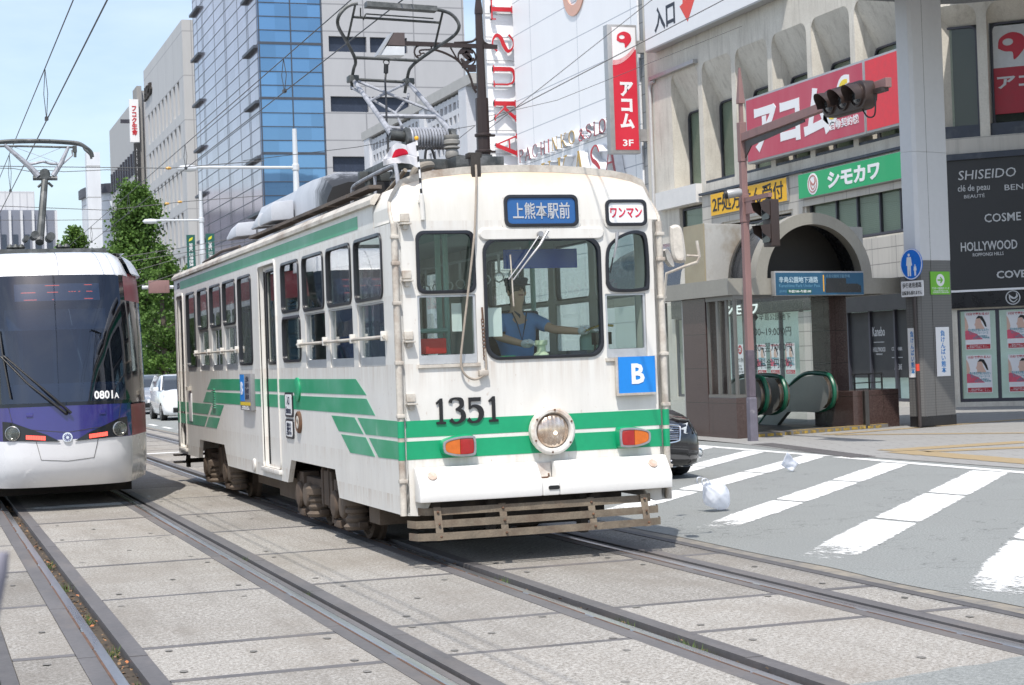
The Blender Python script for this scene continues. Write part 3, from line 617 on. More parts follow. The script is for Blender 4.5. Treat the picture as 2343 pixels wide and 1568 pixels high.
# brow: the front curves back into the roof
zt = lambda x: 3.012 - .08 * (abs(x) / W2) ** 2 - .07 * (abs(x) / W2) ** 6 - .12 * max(0, (abs(x) - .98) / .10) ** 2
xs = [-W2, -1.06, -1.0, -.9, -.75, -.5, -.25, 0, .25, .5, .75, .9, 1.0, 1.06, W2]
prof = [(0, 0), (.003, .25), (.009, .5), (.02, .7), (.042, .86), (.068, .96), (.095, 1.0)]
br = MB().loft([[(x, y + .05 * max(0, (abs(x) - .9) / .18) ** 2 * f, 2.62 + (zt(x) - 2.62) * f) for x in xs] for y, f in prof] + [[(x, .60, zt(x)) for x in xs]], closed=False)
for sg in (-1, 1):
    br.loft([[(sg * W2, y + .05 * f, 2.62 + (zt(W2) - 2.62) * f) for y, f in prof], [(sg * W2, .60, 2.62 + (zt(W2) - 2.62) * f) for y, f in prof]], closed=False)
def brow_mat():
    t = NT('brow_paint'); sx = t.n('ShaderNodeSeparateXYZ'); t.l(t.coord(), sx.inputs[0])
    n = t.noise(t.coord((1, 1, .14)), 5, 7, .65); n2 = t.noise(t.coord(), 3, 5)
    k = t.ramp(n, (.32, (.65, .62, .555)), (.6, (.74, .715, .665)))
    f = t.ramp(t.math('ADD', sx.outputs[2], t.math('MULTIPLY', n2, .12)), (0, 0.), (1, 1.))
    mr = t.n('ShaderNodeMapRange', i_From_Min=2.92, i_From_Max=3.06); t.l(t.math('ADD', sx.outputs[2], t.math('MULTIPLY', n2, .10)), mr.inputs['Value'])
    k = t.mix(t.math('MULTIPLY', mr.outputs[0], .75), k, (.66, .43, .24)); t.bsdf(k, .45); return t.m
br.build('front_brow', brow_mat(), tram, smooth=60)
rm = MB().loft([[(x * 1.004, .085 + .05 * max(0, (abs(x) - .9) / .18) ** 2 - .012, zt(x) + d) for x in xs] for d in (-.01, .045)] , closed=False)
rm.loft([[(x * 1.004, .085 + .05 * max(0, (abs(x) - .9) / .18) ** 2 - .012, zt(x) + .045) for x in xs], [(x * 1.0, .115 + .05 * max(0, (abs(x) - .9) / .18) ** 2, zt(x) + .045) for x in xs]], closed=False)
rm.build('drip_rail', M_GUT, tram, smooth=50)
dr = MB()
for sg in (-1, 1): dr.tube([(sg * 1.075, .14, zt(1.075) + .02), (sg * 1.094, .07, 2.70), (sg * 1.097, .02, 2.64), (sg * 1.092, -.005, 2.58)], .016, 8)
split_build(dr, 'drip_rail', M_GUT, tram)
# roof
rf = MB().loft([[(x * .985, y, zt(x) + .004) for x in xs] for y in (.11, .6, 3, 6, 9, 11.2)] + [[(x * .985, 11.55, zt(x) - .06) for x in xs], [(x * .985, LEN, zt(x) - .20) for x in xs]], closed=False)
rf.build('roof', M_ROOF, tram, smooth=60)
MB().plate(RE, rr(-W2, .41, W2, 2.86, .05), [rr(-.9, 1.55, .9, 2.5, .08)], -.05, 0).build('rear_wall', M_CREAM, tram); 
# corner pipes with clips
for x in (-W2 - .004, W2 + .004):
    pp = MB().cyl((x, -.012, .40), (x, -.012, 2.60), .026, 12).build('corner_pipe', M_GUT, tram)
    pg_ = MB().cyl((x, -.012, .817), (x, -.012, .955), .0275, 12); pg_.cyl((x, -.012, .985), (x, -.012, 1.11), .0275, 12); pg_.build('green_band', M_GREENF, pp)
    for z in (.66, 1.15, 1.55, 2.0, 2.30, 2.5, ): MB().box((x - .032, -.045, z - .014), (x + .032, .0, z + .014)).build('pipe_clip', M_GUT, pp, bevel=.005)
# front stripes
for z0, z1 in ((.985, 1.11), (.817, .955)):
    MB().plate(FR, [(-1.045, z0), (1.05, z0), (1.05, z1), (-1.045, z1)], [], 0, .0025).build('green_stripe', M_GREENF, tram, smooth=0)
# bumper: a folded box with a recess in the middle
def bump(x0, x1, rec=False):
    n = 10; rg = []
    for i in range(n + 1):
        x = x0 + (x1 - x0) * i / n; bow = -.025 * (1 - (x / 1.05) ** 2)
        rg.append([(x, -.012, .755), (x, -.055 + bow, .752), (x, -.165 + bow, .625), (x, -.175 + bow, .60), (x, -.168 + bow, .50), (x, -.012, .50)] if not rec else [(x, -.012, .625), (x, -.03, .628), (x, -.165 + bow, .625), (x, -.175 + bow, .60), (x, -.168 + bow, .50), (x, -.012, .50)])
    return rg
bm_ = MB(); bm_.loft(bump(-1.0, -.035)); bm_.loft(bump(-.034, .104, True)); bm_.loft(bump(.105, 1.055))
bo = bm_.build('bumper', mat('bumper_white', (.80, .785, .755), .45, 0, .05, 4, dirt=(.6, .52, .42), dlo=.62, dhi=.85), tram, smooth=30, bevel=.012)
MB().plate(FR, rr(.01, .545, .10, .575, .014), [], .19, .2025).build('towing_slot', M_BLACK, bo, smooth=0)
MB().tube([(-.02, -.10, .632), (.03, -.12, .634), (.06, -.08, .640), (.05, -.1, .66)], .008, 6).build('safety_chain', M_RUST, bo)
MB().pbox(FR, -.03, .63, .10, .74, .0, .014).build('recess_plate', mat('recess_white', (.62, .58, .54), .6, 0, .15, 5, dirt=(.35, .2, .12)), bo)
for x in (-.885, .915):
    MB().lathe((x, -.115, .69), (0, -.75, .66), [(.038, -.01), (.038, .012), (.03, .015), (.001, .015)], 16).build('mounting_cap', mat('rusty_cap', (.55, .45, .38), .7, 0, .3, 20, dirt=(.3, .15, .08)), bo)
# destination roller signs
def framed(name, x0, x1, z0, z1, face, r=.035):
    f = MB().plate(FR, rr(x0, z0, x1, z1, r + .015), [rr(x0 + .025, z0 + .025, x1 - .025, z1 - .025, r)], -.02, .016).build(name, M_GASK, tram, bevel=.006)
    MB().plate(FR, rr(x0 + .02, z0 + .02, x1 - .02, z1 - .02, r), [], .0, .005).build('face', face, f, smooth=0); return f
# the signs sit on the brow, on a near upright plane
FR_keep = FR; FR = Plane((0, -.010, 2.6), (1, 0, 0), (0, .045, 1))
bk = MB().plate(FR, rr(-.225, -.055, .425, .235, .05), [], -.07, -.002).build('sign_box', M_CREAM, tram, bevel=.004)
f = framed('destination_sign', -.205, .405, -.035, .215, mat('sign_blue', (.022, .105, .30), .35, 0, .06)); MB().text(FR, '上熊本駅前', -.135, .025, .335, .155, .005, .009, .012).build('lettering', mat('sign_pale', (.42, .43, .45), .5), f, smooth=0)
MB().plate(FR, rr(.62, -.05, 1.0, .195, .05), [], -.07, -.002).build('sign_box', M_CREAM, tram, bevel=.004)
f = framed('service_sign', .635, .985, -.035, .175, M_WHITE, .03); MB().text(FR, 'ワンマン', .675, .03, .945, .11, .005, .009, .022).build('lettering', mat('sign_crimson', (.55, .01, .05), .5), f, smooth=0)
FR = FR_keep
# number
nb = MB()
def one(x):
    return [(x, 1.075), (x + .075, 1.075), (x + .075, 1.092), (x + .052, 1.096), (x + .052, 1.27), (x + .035, 1.27), (x + .0, 1.238), (x + .005, 1.226), (x + .026, 1.238), (x + .026, 1.096), (x, 1.092)]
def stroke(pts, r, n=5):
    """fat 2-D stroke: widths at control points, returned as outline"""
    ps = spl([V((a, b, w_)) for (a, b), w_ in zip(pts, r)], n); l_, r_ = [], []
    for i, p in enumerate(ps):
        a, b = ps[max(i - 1, 0)], ps[min(i + 1, len(ps) - 1)]; t = V((b.x - a.x, b.y - a.y)).normalized(); nn = V((-t.y, t.x)) * p.z
        l_.append((p.x + nn.x, p.y + nn.y)); r_.append((p.x - nn.x, p.y - nn.y))
    return l_ + r_[::-1]
x = -.805
nb.plate(FR, one(x), [], 0, .014); nb.plate(FR, one(-.385), [], 0, .014)
nb.plate(FR, stroke([(-.692, 1.235), (-.68, 1.258), (-.645, 1.266), (-.605, 1.25), (-.604, 1.205), (-.645, 1.183)], [.014, .010, .008, .017, .015, .006]), [], 0, .014)
nb.plate(FR, stroke([(-.648, 1.183), (-.600, 1.165), (-.590, 1.12), (-.625, 1.085), (-.665, 1.083), (-.692, 1.108)], [.006, .015, .019, .010, .010, .015]), [], .0005, .0135)
nb.plate(FR, [(-.545, 1.268), (-.445, 1.268), (-.452, 1.238), (-.528, 1.238), (-.530, 1.186), (-.545, 1.18)], [], 0, .014)
nb.plate(FR, stroke([(-.542, 1.182), (-.505, 1.203), (-.46, 1.185), (-.445, 1.14), (-.47, 1.09), (-.52, 1.081), (-.552, 1.105)], [.008, .010, .018, .020, .012, .009, .015]), [], .0005, .0135)
nb.build('fleet_number', M_BLACK, tram, smooth=0)
# headlight and tail lamps
hl = MB().lathe((.105, 0, .985), (0, -1, 0), [(.155, -.0), (.175, .012), (.185, .05), (.182, .085), (.165, .10), (.145, .10), (.135, .085), (.132, .06)], 36)
hl.f = hl.f[:-2] if False else hl.f
hlo = hl.build('headlight', mat('headlight_rim', (.74, .71, .66), .45, 0, .15, 8, dirt=(.35, .2, .1)), tram)
def lens_mat():
    t = NT('headlight_glass'); w_ = t.n('ShaderNodeTexWave', bands_direction='X', i_Scale=9.); t.l(t.coord(), w_.inputs['Vector'])
    b = t.bsdf(t.ramp(t.noise(t.coord(), 9, 3), (.35, (.50, .36, .26)), (.65, (.80, .70, .60))), .16, .75, w_.outputs['Fac'], .35, .01, coat=1); return t.m
MB().lathe((.105, -.07, .985), (0, -1, 0), [(.131, 0), (.12, .016), (.085, .03), (.04, .038), (.001, .04)], 32).build('lens', lens_mat(), hlo)
bl = MB().ball((.115, -.105, .97), .016, 10); bl.build('bulb', mat('bulb_glow', (.9, .8, .6), .3, emit=((1, .82, .5), 4.0)), hlo)
sc = MB()
for k in range(6):
    a = R(60 * k + 25); sc.cyl((.105 + .163 * math.cos(a), -.098, .985 + .163 * math.sin(a)), (.105 + .163 * math.cos(a), -.106, .985 + .163 * math.sin(a)), .008, 8)
sc.build('screw', M_RUST, hlo)
M_AMB = mat('amber_lens', (.62, .14, .008), .15, 0, .15, 30, coat=1); M_RED = mat('red_lens', (.36, .008, .008), .15, 0, .15, 30, coat=1)
for cx, sg in ((-.645, 1), (.785, -1)):
    ol = [(cx - sg * .125, .86), (cx - sg * .125, .945)] ; 
    ol = spl([V((cx - sg * .132, .90, 0)), V((cx - sg * .118, .945, 0)), V((cx - sg * .02, .972, 0)), V((cx + sg * .09, .975, 0)), V((cx + sg * .118, .955, 0)), V((cx + sg * .118, .855, 0)), V((cx + sg * .09, .832, 0)), V((cx - sg * .02, .832, 0)), V((cx - sg * .115, .858, 0)), V((cx - sg * .132, .90, 0))], 4)[:-1]
    ol = [(p.x, p.y) for p in ol]
    if sg < 0: ol = ol[::-1]
    base = MB().loft([[FR.at(a, b, 0) for a, b in grow(ol, .012)], [FR.at(a, b, .07) for a, b in grow(ol, .004)]]).build('tail_light', M_GREENF, tram)
    MB().plate(FR, grow(ol, .004), [grow(ol, -.012)], .06, .088).build('rim', M_STEEL, base, bevel=.004)
    for nm, m_, keep in (('amber_lens', M_AMB, -1), ('red_lens', M_RED, 1)):
        pg2 = [(max(a, cx) if sg * keep > 0 else min(a, cx - .003), b) for a, b in grow(ol, -.014)]
        q_ = []
        for p_ in pg2:
            if not q_ or (abs(p_[0] - q_[-1][0]) + abs(p_[1] - q_[-1][1])) > 1e-4: q_.append(p_)
        MB().plate(FR, q_, [], .07, .084).build(nm, m_, base, bevel=.004)
# hinges, with cups
for z in (2.62, 2.19, 1.73, 1.26):
    h_ = MB().box((-1.035, -.02, z - .005), (-.965, 0, z + .055)); h_.box((-1.04, -.065, z - .03), (-.96, .0, z - .016)); h_.box((-1.02, -.045, z - .065), (-.98, .0, z - .03))
    h_.build('flag_bracket', M_GUT, tram, bevel=.004)
# blue B plate
bp = MB().pbox(FR, .665, 1.235, .995, 1.525, .01, .035).build('route_plate', M_GUT, tram)
MB().pbox(FR, .685, 1.25, .995, 1.535, .035, .05).build('face', M_BLUEP, bp); MB().text(FR, 'B', .79, 1.32, .90, 1.48, .05, .054, .03).build('lettering', M_WHITE, bp, smooth=0)
MB().pbox(FR, .66, 1.232, .985, 1.25, .035, .06).build('rail', M_GUT, bp)
# wipers
def F3(f, x, y, d=.03): a, b = FR.uv(f(x, y)); return FR.at(a, b, d)
wp = MB(); wp.tube([F3(cC, 1320, 60, .05), F3(cC, 1240, 190, .07), F3(cC, 1145, 310, .07), F3(cC, 1015, 495, .045)], [.012, .011, .007, .006], 8); wp.tube([F3(cC, 1250, 90, .05), F3(cC, 1110, 300, .06), F3(cC, 975, 490, .045)], .006, 8)
wpo = wp.build('wiper', M_STEEL, tram); MB().tube([F3(cC, 995, 270, .03), F3(cC, 1008, 480, .035), F3(cC, 1025, 725, .03)], .006, 6).build('blade', M_GUT, wpo); MB().cyl(F3(cC, 1255, 88, 0), F3(cC, 1255, 88, .06), .022, 12).build('pivot', M_STEEL, wpo)
wp = MB().tube([F3(cC, 1935, 70, .04), F3(cC, 1925, 180, .05), F3(cC, 1905, 300, .045)], [.015, .011, .007], 8).build('wiper', M_STEEL, tram); MB().tube([F3(cC, 1905, 290, .03), F3(cC, 1880, 430, .025)], .006, 6).build('blade', M_BLACK, wp)
# trolley rope and its chain
MB().tube(spl([e_ for e_ in (onY(e3(1565, 960), .05), onY(e3(1572, 1180), .0), F3(cC, 680, 0, .04), F3(cC, 660, 200, .05), F3(cC, 620, 560, .05), F3(cC, 575, 950, .05), F3(cC, 555, 1200, .04), F3(cC, 585, 1320, .04), F3(cC, 670, 1372, .04), F3(cC, 755, 1335, .04), F3(cC, 780, 1260, .04), F3(cC, 768, 1100, .04))], 6), .009, 8).build('trolley_rope', mat('grey_rope', (.34, .29, .24), .9, 0, .2, 30), tram)
ch = MB()
for i in range(11):
    p = F3(cC, 748 + i * 2, 850 + i * 33, .035); ch.tube([p + V((.010 * math.cos(a), .004 * math.sin(a * 2), .020 * math.sin(a))) for a in [R(45 * k) for k in range(8)]], .004, 5, True)
ch.tube([F3(cC, 745, 735, .03), F3(cC, 748, 800, .035), F3(cC, 750, 850, .03)], .008, 6); ch.build('hook_chain', M_RUST, tram)
MB().pbox(FR, -.46, 1.43, -.385, 1.475, 0, .05).build('rope_cleat', M_GUT, tram, bevel=.008)
hk = MB().box((-.435, .05, 2.93), (-.36, .13, 3.13)); hk.box((-.45, .06, 3.11), (-.345, .16, 3.15)); hk.build('rope_guide', M_DARK, tram, bevel=.006)
# mirror on its arm
mr = MB().tube([(1.10, -.03, 1.965), F3(c5, 1150, 458, .1), F3(c5, 1195, 435, .2), F3(c5, 1238, 418, .25), F3(c5, 1246, 395, .26), F3(c5, 1235, 335, .26)], .012, 8); mr.tube([F3(c5, 1246, 395, .26), F3(c5, 1200, 392, .24)], .009, 8)
mo = mr.build('mirror', M_GUT, tram)
MP = Plane(FR.at(0, 0, .24), (1, -.25, 0)); 
def Mq(x, y): return MP.uv(c5(x, y))
ol = [Mq(*q) for q in ((1183, 270), (1205, 262), (1228, 275), (1240, 330), (1246, 395), (1238, 412), (1205, 408), (1188, 360))]; ol = [(p.x, p.y) for p in spl([V((a, b, 0)) for a, b in ol + ol[:1]], 4)[:-1]][::-1]
MB().loft([[MP.at(a, b, -.03) for a, b in ol], [MP.at(a, b, .01) for a, b in ol], [MP.at(a, b, .03) for a, b in grow(ol, -.02)]]).build('mirror_shell', M_GUT, mo)
MP2 = Plane(FR.at(0, 0, .28), (1, .9, 0)); ol = [MP2.uv(c5(*q)) for q in ((1160, 365), (1170, 358), (1185, 380), (1197, 420), (1192, 428), (1172, 405))]; ol = [(p.x, p.y) for p in spl([V((a, b, 0)) for a, b in ol + ol[:1]], 4)[:-1]][::-1]
MB().loft([[MP2.at(a, b, -.03) for a, b in ol], [MP2.at(a, b, .01) for a, b in ol]]).build('small_mirror', M_GUT, mo)
# --- life guard (cow catcher) ----------------------------------------
cw = MB()
def cbar(z, x0, x1, y=-.20, h=.028):
    pts = [(x0, y + .16), (x0 + .035, y + .045), (x0 + .16, y + .012), (-.34, y - .012), (.0, y - .018), (.38, y - .012), (x1 - .16, y + .012), (x1 - .035, y + .045), (x1, y + .16)]
    cw.loft([[(x, yy, z - h), (x, yy - .006, z - h), (x, yy - .006, z + h), (x, yy, z + h)] for x, yy in pts])
cbar(.245, -1.06, .98, -.20); cbar(.335, -1.06, .98, -.16); cbar(.425, -.98, .93, -.13)
M_CW = mat('rusty_guard', (.185, .15, .11), .85, 0, .35, 9, (1, 1, 1), .3, 60, dirt=(.10, .06, .04), dlo=.48, dhi=.75)
cwo = cw.build('life_guard', M_CW, tram)
for x in (-.86, -.345, .375, .82):
    MB().loft([[(x - .028, y, z), (x + .028, y, z), (x + .028, y + .008, z), (x - .028, y + .008, z)] for y, z in ((-.196, .215), (-.166, .335), (-.128, .46))]).build('upright', M_CW, cwo)
    for z, y in ((.245, -.224), (.335, -.184), (.425, -.150)): MB().ball((x, y, z), .011, 8).build('bolt', M_RUST, cwo)
un = MB(); un.box((-.75, .15, .38), (.75, .40, .52)); un.box((-.40, .05, .20), (-.34, .12, .55)); un.box((.34, .0, .18), (.40, .10, .55)); un.cyl((.45, -.05, .44), (.45, .10, .44), .05, 14); un.box((-.55, .5, .22), (.62, 1.0, .42)); un.cyl((-.3, .3, .36), (.3, .3, .36), .07, 14); un.box((.1, .2, .27), (.62, .34, .42)); un.build('underframe', M_DARK, tram)
tg = MB().box((-1.0, 11.72, .28), (-.3, 11.76, .32)); tg.box((-1.15, 11.70, .26), (-.5, 11.9, .285)); tg.box((-1.15, 11.70, .36), (-.5, 11.9, .385)); tg.box((-.98, 11.7, .2), (-.94, 11.86, .5)); tg.build('rear_life_guard', M_DARK, tram)
# --- bogies -----------------------------------------------------------
for yc in (3.1, 8.9):
    bg_ = MB(); 
    for sg in (-1, 1):
        X = sg * .90
        bg_.box((X - .05, yc - 1.05, .40), (X + .03, yc + 1.05, .48)); bg_.box((X - .07, yc - .22, .26), (X + .05, yc + .22, .58)); bg_.box((X - .08, yc - .14, .24), (X + .07, yc - .10, .62)); bg_.box((X - .08, yc + .10, .24), (X + .07, yc + .14, .62))
        bg_.box((X - .05, yc - 1.15, .14), (X + .03, yc - .35, .19)); bg_.box((X - .05, yc + .35, .14), (X + .03, yc + 1.15, .19))
    bg_.box((-.8, yc - .3, .30), (.8, yc + .3, .46)); bg_.box((-.7, yc - 1.15, .22), (.7, yc - 1.05, .34))
    bo_ = bg_.build('bogie', M_UND, tram, bevel=.008)
    for ya in (yc - .75, yc + .75):
        ax = MB().cyl((-.9, ya, .31), (.9, ya, .31), .055, 12)
        ax.build('axle', M_UND, bo_)
        for sg in (-1, 1):
            MB().lathe((sg * .70, ya, .31), (sg, 0, 0), [(.16, .0), (.27, .0), (.335, -.03), (.33, -.0), (.31, .02), (.305, .075), (.27, .08), (.25, .05), (.12, .04), (.11, .10), (.001, .10)], 32).build('wheel', M_UND, bo_)
            jb = MB().box((sg * .85 - .06, ya - .13, .18), (sg * .85 + .10, ya + .13, .44)); jb.lathe((sg * .95, ya, .31), (sg, 0, 0), [(.115, -.02), (.115, .05), (.10, .065), (.04, .07), (.001, .07)], 18)
            jb.build('axle_box', M_UND2, bo_, bevel=.01)
            dc = MB().lathe((sg * .90, ya - sg * 0 + .30, .30), (sg, 0, 0), [(.11, -.05), (.125, .0), (.125, .10), (.11, .12), (.05, .125), (.001, .13)], 20); dc.box((sg * .82, ya + .20, .30), (sg * .98, ya + .40, .52)); dc.box((sg * .93, ya + .42, .12), (sg * .99, ya + .47, .50)); dc.box((sg * .90, ya + .12, .10), (sg * 1.0, ya + .36, .16)); dc.build('brake_gear', M_UND, bo_, bevel=.008)
            for dy in (-.26,):
                s_ = MB().lathe((sg * .93, ya + dy, .12), (0, 0, 1), [(.11, 0), (.125, .03), (.10, .05), (.085, .06), (.10, .075), (.105, .10), (.085, .12), (.085, .135), (.105, .15), (.105, .175), (.085, .19), (.085, .20), (.13, .215), (.13, .27), (.10, .29), (.001, .29)], 18).build('coil_spring', M_UND2, bo_)
# equipment boxes under the floor
eq = MB(); eq.box((-.85, 5.0, .17), (-.35, 5.9, .40)); eq.box((-.8, 6.1, .22), (-.2, 7.4, .42)); eq.box((.2, 5.0, .2), (.85, 7.2, .42)); eq.cyl((-.6, 4.4, .33), (.6, 4.4, .33), .10, 14); eq.box((-.95, 1.25, .22), (-.5, 1.6, .42)); split_build(eq, 'equipment_box', M_UND2, tram, bevel=.01)
# --- roof equipment ---------------------------------------------------
M_AC = mat('cooler_paint', (.50, .52, .56), .5, 0, .08, 3, (1, 1, .5), dirt=(.36, .37, .40), dlo=.55, dhi=.85)
def ac_mat():
    t = NT('cooler_soot'); sx = t.n('ShaderNodeSeparateXYZ'); t.l(t.coord(), sx.inputs[0]); n = t.noise(t.coord((3, 6, 1)), 5, 7, .7)
    mr = t.n('ShaderNodeMapRange', i_From_Min=4.35, i_From_Max=3.95); t.l(t.math('ADD', sx.outputs[1], t.math('MULTIPLY', t.math('SUBTRACT', n, .5), .9)), mr.inputs['Value'])
    k = t.mix(mr.outputs[0], t.ramp(t.noise(t.coord((1, 1, .4)), 3, 5), (.35, (.43, .45, .49)), (.65, (.52, .54, .58))), (.022, .021, .021)); t.bsdf(k, .5); return t.m
ac = MB().loft([[(-.72, y, 3.0), (-.72, y, 3.30 + h), (-.66, y, 3.43 + h), (-.5, y, 3.48 + h), (.5, y, 3.48 + h), (.66, y, 3.43 + h), (.72, y, 3.30 + h), (.72, y, 3.0)] for y, h in ((3.75, -.16), (4.15, -.02), (4.6, .0), (5.3, .0), (5.33, -.025), (7.35, -.02), (7.5, -.06))])
aco = ac.build('air_conditioner', ac_mat(), tram, smooth=30)
for y0, y1, zt_ in ((5.2, 5.85, 3.27), (5.95, 6.35, 3.22), (7.3, 7.95, 3.23)):
    MB().loft([[(-.74, y, 3.09), (-.98, y, 3.07), (-.98, y, z - .05), (-.95, y, z), (-.74, y, z + .02)] for y, z in ((y0, zt_), (y1 - .2, zt_ - .03), (y1, zt_ - .08))]).build('air_intake', M_AC, aco, bevel=.015)
wk = MB(); 
for y in [1.15 + .78 * i for i in range(7)]: wk.box((-.97, y, 2.985), (-.86, y + .75, 3.015))
wk.build('running_board', M_ROOF, tram); MB().tube([(-.78, 8.2, 3.02), (-.78, 9.5, 3.05), (-.78, 11, 3.0)], .02, 6).build('roof_conduit', M_ROOF, tram)
MB().tube(spl([(-.72, 2.75, 3.02), (-.72, 2.72, 3.12), (-.72, 2.55, 3.17), (-.72, 1.35, 3.19), (-.72, 1.2, 3.15), (-.72, 1.15, 3.0)], 4), .018, 8).build('roof_handrail', M_PANL, tram)
hr = MB().tube([(-.72, 1.9, 3.0), (-.72, 1.9, 3.17)], .014, 6); hr.build('roof_handrail', M_PANL, tram)
MB().tube(spl([(-.62, 1.05, 2.99), (-.62, 1.0, 3.10), (-.56, 1.0, 3.15), (-.45, 1.1, 3.17), (-.42, 1.4, 3.17)], 4), .035, 10).build('vent_pipe', mat('vent_tan', (.25, .22, .18), .7), tram)
for x0, x1 in ((-.55, -.28), (-.2, .12)): MB().tube(spl([(x0, .95, 2.99), (x0, .95, 3.07), (x0 + .03, .95, 3.09), (x1 - .03, .95, 3.11), (x1, .95, 3.09), (x1, .95, 3.0)], 3), .014, 6).build('roof_handrail', M_DARK, tram)
MB().tube(spl([(-.6, 2.2, 3.0), (-.55, 2.0, 3.08), (-.5, 1.7, 3.2)], 4), .02, 8).build('roof_conduit', mat('conduit_tan', (.25, .21, .16), .8), tram)
# --- pantograph ---------------------------------------------------------
P_ = lambda x, y, Y: onY(q3(x, y), Y)
pb = MB(); pb.box((-.50, 2.3, 3.28), (.56, 2.38, 3.37)); pb.box((-.50, 3.3, 3.28), (.56, 3.38, 3.37)); pb.box((-.42, 2.2, 3.33), (-.32, 3.5, 3.40)); pb.box((.36, 2.2, 3.33), (.46, 3.5, 3.40)); pb.box((.05, 2.0, 3.24), (.50, 2.3, 3.36))
for x in (-.4, .42):
    for y in (2.34, 3.34): pb.lathe((x, y, 3.0), (0, 0, 1), [(.05, 0), (.05, .05), (.07, .07), (.05, .1), (.07, .14), (.05, .17), (.07, .2), (.04, .24), (.04, .3)], 12)
pbo = pb.build('pantograph', M_PAN, tram, bevel=.006)
la = MB(); B0, B1 = P_(945, 1000, 2.9), P_(1385, 985, 2.9); K0, K1 = P_(655, 590, 4.3), P_(1065, 612, 4.3)
la.tube([B0, B0.lerp(K0, .3), K0], [.032, .026, .020], 10); la.tube([B1, B1.lerp(K1, .3), K1], [.032, .026, .020], 10)
lao = la.build('lower_arm', M_PANL, pbo)
cr = MB(); cr.tube([B0.lerp(K0, .32), B1.lerp(K1, .30)], .022, 8); cr.tube([B0.lerp(K0, .12), B0.lerp(K0, .12) + V((.2, 0, -.02))], .022, 8); cr.tube([K0.lerp(B0, .42), K1], .014, 8); cr.tube([K0, K1.lerp(B1, .6)], .014, 8); cr.tube([K0 + V((-.02, 0, -.08)), P_(970, 840, 3.6), P_(1020, 940, 3.0)], .014, 8); cr.tube([K1 + V((0, 0, -.12)), P_(1070, 715, 4.1), P_(970, 840, 3.6)], .013, 8); cr.build('cross_brace', M_PANL, pbo)
ub = MB(); ub.tube([K0, K1], .016, 8)
ub.tube(spl([P_(650, 665, 4.35), P_(648, 590, 4.3), P_(662, 510, 4.2), P_(675, 470, 4.15), P_(665, 420, 4.1), P_(612, 315, 3.9), P_(548, 200, 3.6), P_(548, 130, 3.5), P_(590, 70, 3.5), P_(640, 38, 3.5), P_(690, 28, 3.5)], 5), .017, 8)
ub.tube(spl([P_(1040, 690, 4.35), P_(1052, 620, 4.3), P_(1070, 530, 4.2), P_(1095, 490, 4.15), P_(1140, 450, 4.1), P_(1260, 365, 3.9), P_(1400, 270, 3.6), P_(1442, 205, 3.5), P_(1425, 150, 3.5), P_(1380, 105, 3.5), P_(1320, 82, 3.5), P_(1260, 72, 3.5)], 5), .017, 8)
ub.tube([P_(665, 428, 4.1), P_(1145, 452, 4.1)], .016, 8); ub.tube([P_(612, 315, 3.9), P_(672, 40, 3.5)], .012, 8); ub.tube([P_(1258, 362, 3.9), P_(1322, 85, 3.5)], .012, 8); ub.tube([P_(657, 128, 3.62), P_(1300, 170, 3.62)], .013, 8); ub.tube([P_(750, 105, 3.55), P_(1252, 140, 3.55)], .007, 6)
ub.tube([P_(712, 60, 3.5), P_(712, 120, 3.55), P_(735, 150, 3.6), P_(748, 110, 3.55)], .007, 6)
ub.build('collector_bow', M_PAN, pbo)
a, b = P_(750, 40, 3.5), P_(1270, 76, 3.5); MB().loft([[p + V((0, -.06, -.02)), p + V((0, .06, -.02)), p + V((0, .05, .03)), p + V((0, -.05, .03))] for p in (a, b)]).build('contact_strip', M_PAN, pbo)
ds = MB().tube([P_(900, 440, 4.1), P_(880, 460, 4.1), P_(890, 480, 4.1), P_(920, 480, 4.1), P_(925, 460, 4.1), P_(900, 440, 4.1)], .006, 6); ds.cyl(P_(902, 480, 4.1), P_(900, 545, 4.1), .024, 10); ds.tube(spl([P_(900, 545, 4.1), P_(895, 620, 4.0), P_(902, 760, 3.6), P_(905, 900, 3.2), P_(915, 1060, 2.9), P_(915, 1150, 2.8)], 4), .010, 6); ds.build('release_cord', M_BLACK, pbo)
for k in (K0, K1): MB().box((k.x - .05, k.y - .07, k.z - .03), (k.x + .05, k.y + .07, k.z + .035)).build('knuckle', M_PAN, pbo, bevel=.01)
sa, sb = P_(1070, 1030, 2.9), P_(1350, 1030, 2.9); hx = []
for i in range(13 * 14):
    t_ = i / (13 * 14 - 1); a_ = i / 14 * 6.2832; c_ = sa.lerp(sb, t_); hx.append(c_ + V((0, math.cos(a_) * .095, math.sin(a_) * .095)))
MB().tube(hx, .0125, 6).build('main_spring', M_PANL, pbo)
MB().lathe(sa + V((-.05, 0, 0)), (1, 0, 0), [(.09, 0), (.11, .02), (.10, .06), (.05, .07), (.05, .42), (.10, .44), (.10, .48), (.001, .48)], 16).build('spring_drum', M_PAN, pbo)
MB().cyl(B0 + V((-.02, 0, -.0)), B0 + V((.12, 0, -.02)), .05, 12).build('pivot', M_PAN, pbo)
c_ = P_(1390, 1150, 2.6); MB().lathe(c_ + V((0, 0, -.03)), (0, 0, 1), [(.02, -.05), (.05, -.02), (.065, .02), (.06, .06), (.05, .08), (.075, .09), (.075, .10), (.05, .115), (.075, .13), (.075, .16), (.06, .17), (.07, .185), (.07, .21), (.001, .21)], 18).build('lightning_arrester', mat('arrester_grey', (.26, .25, .23), .5, 0, .2), pbo)
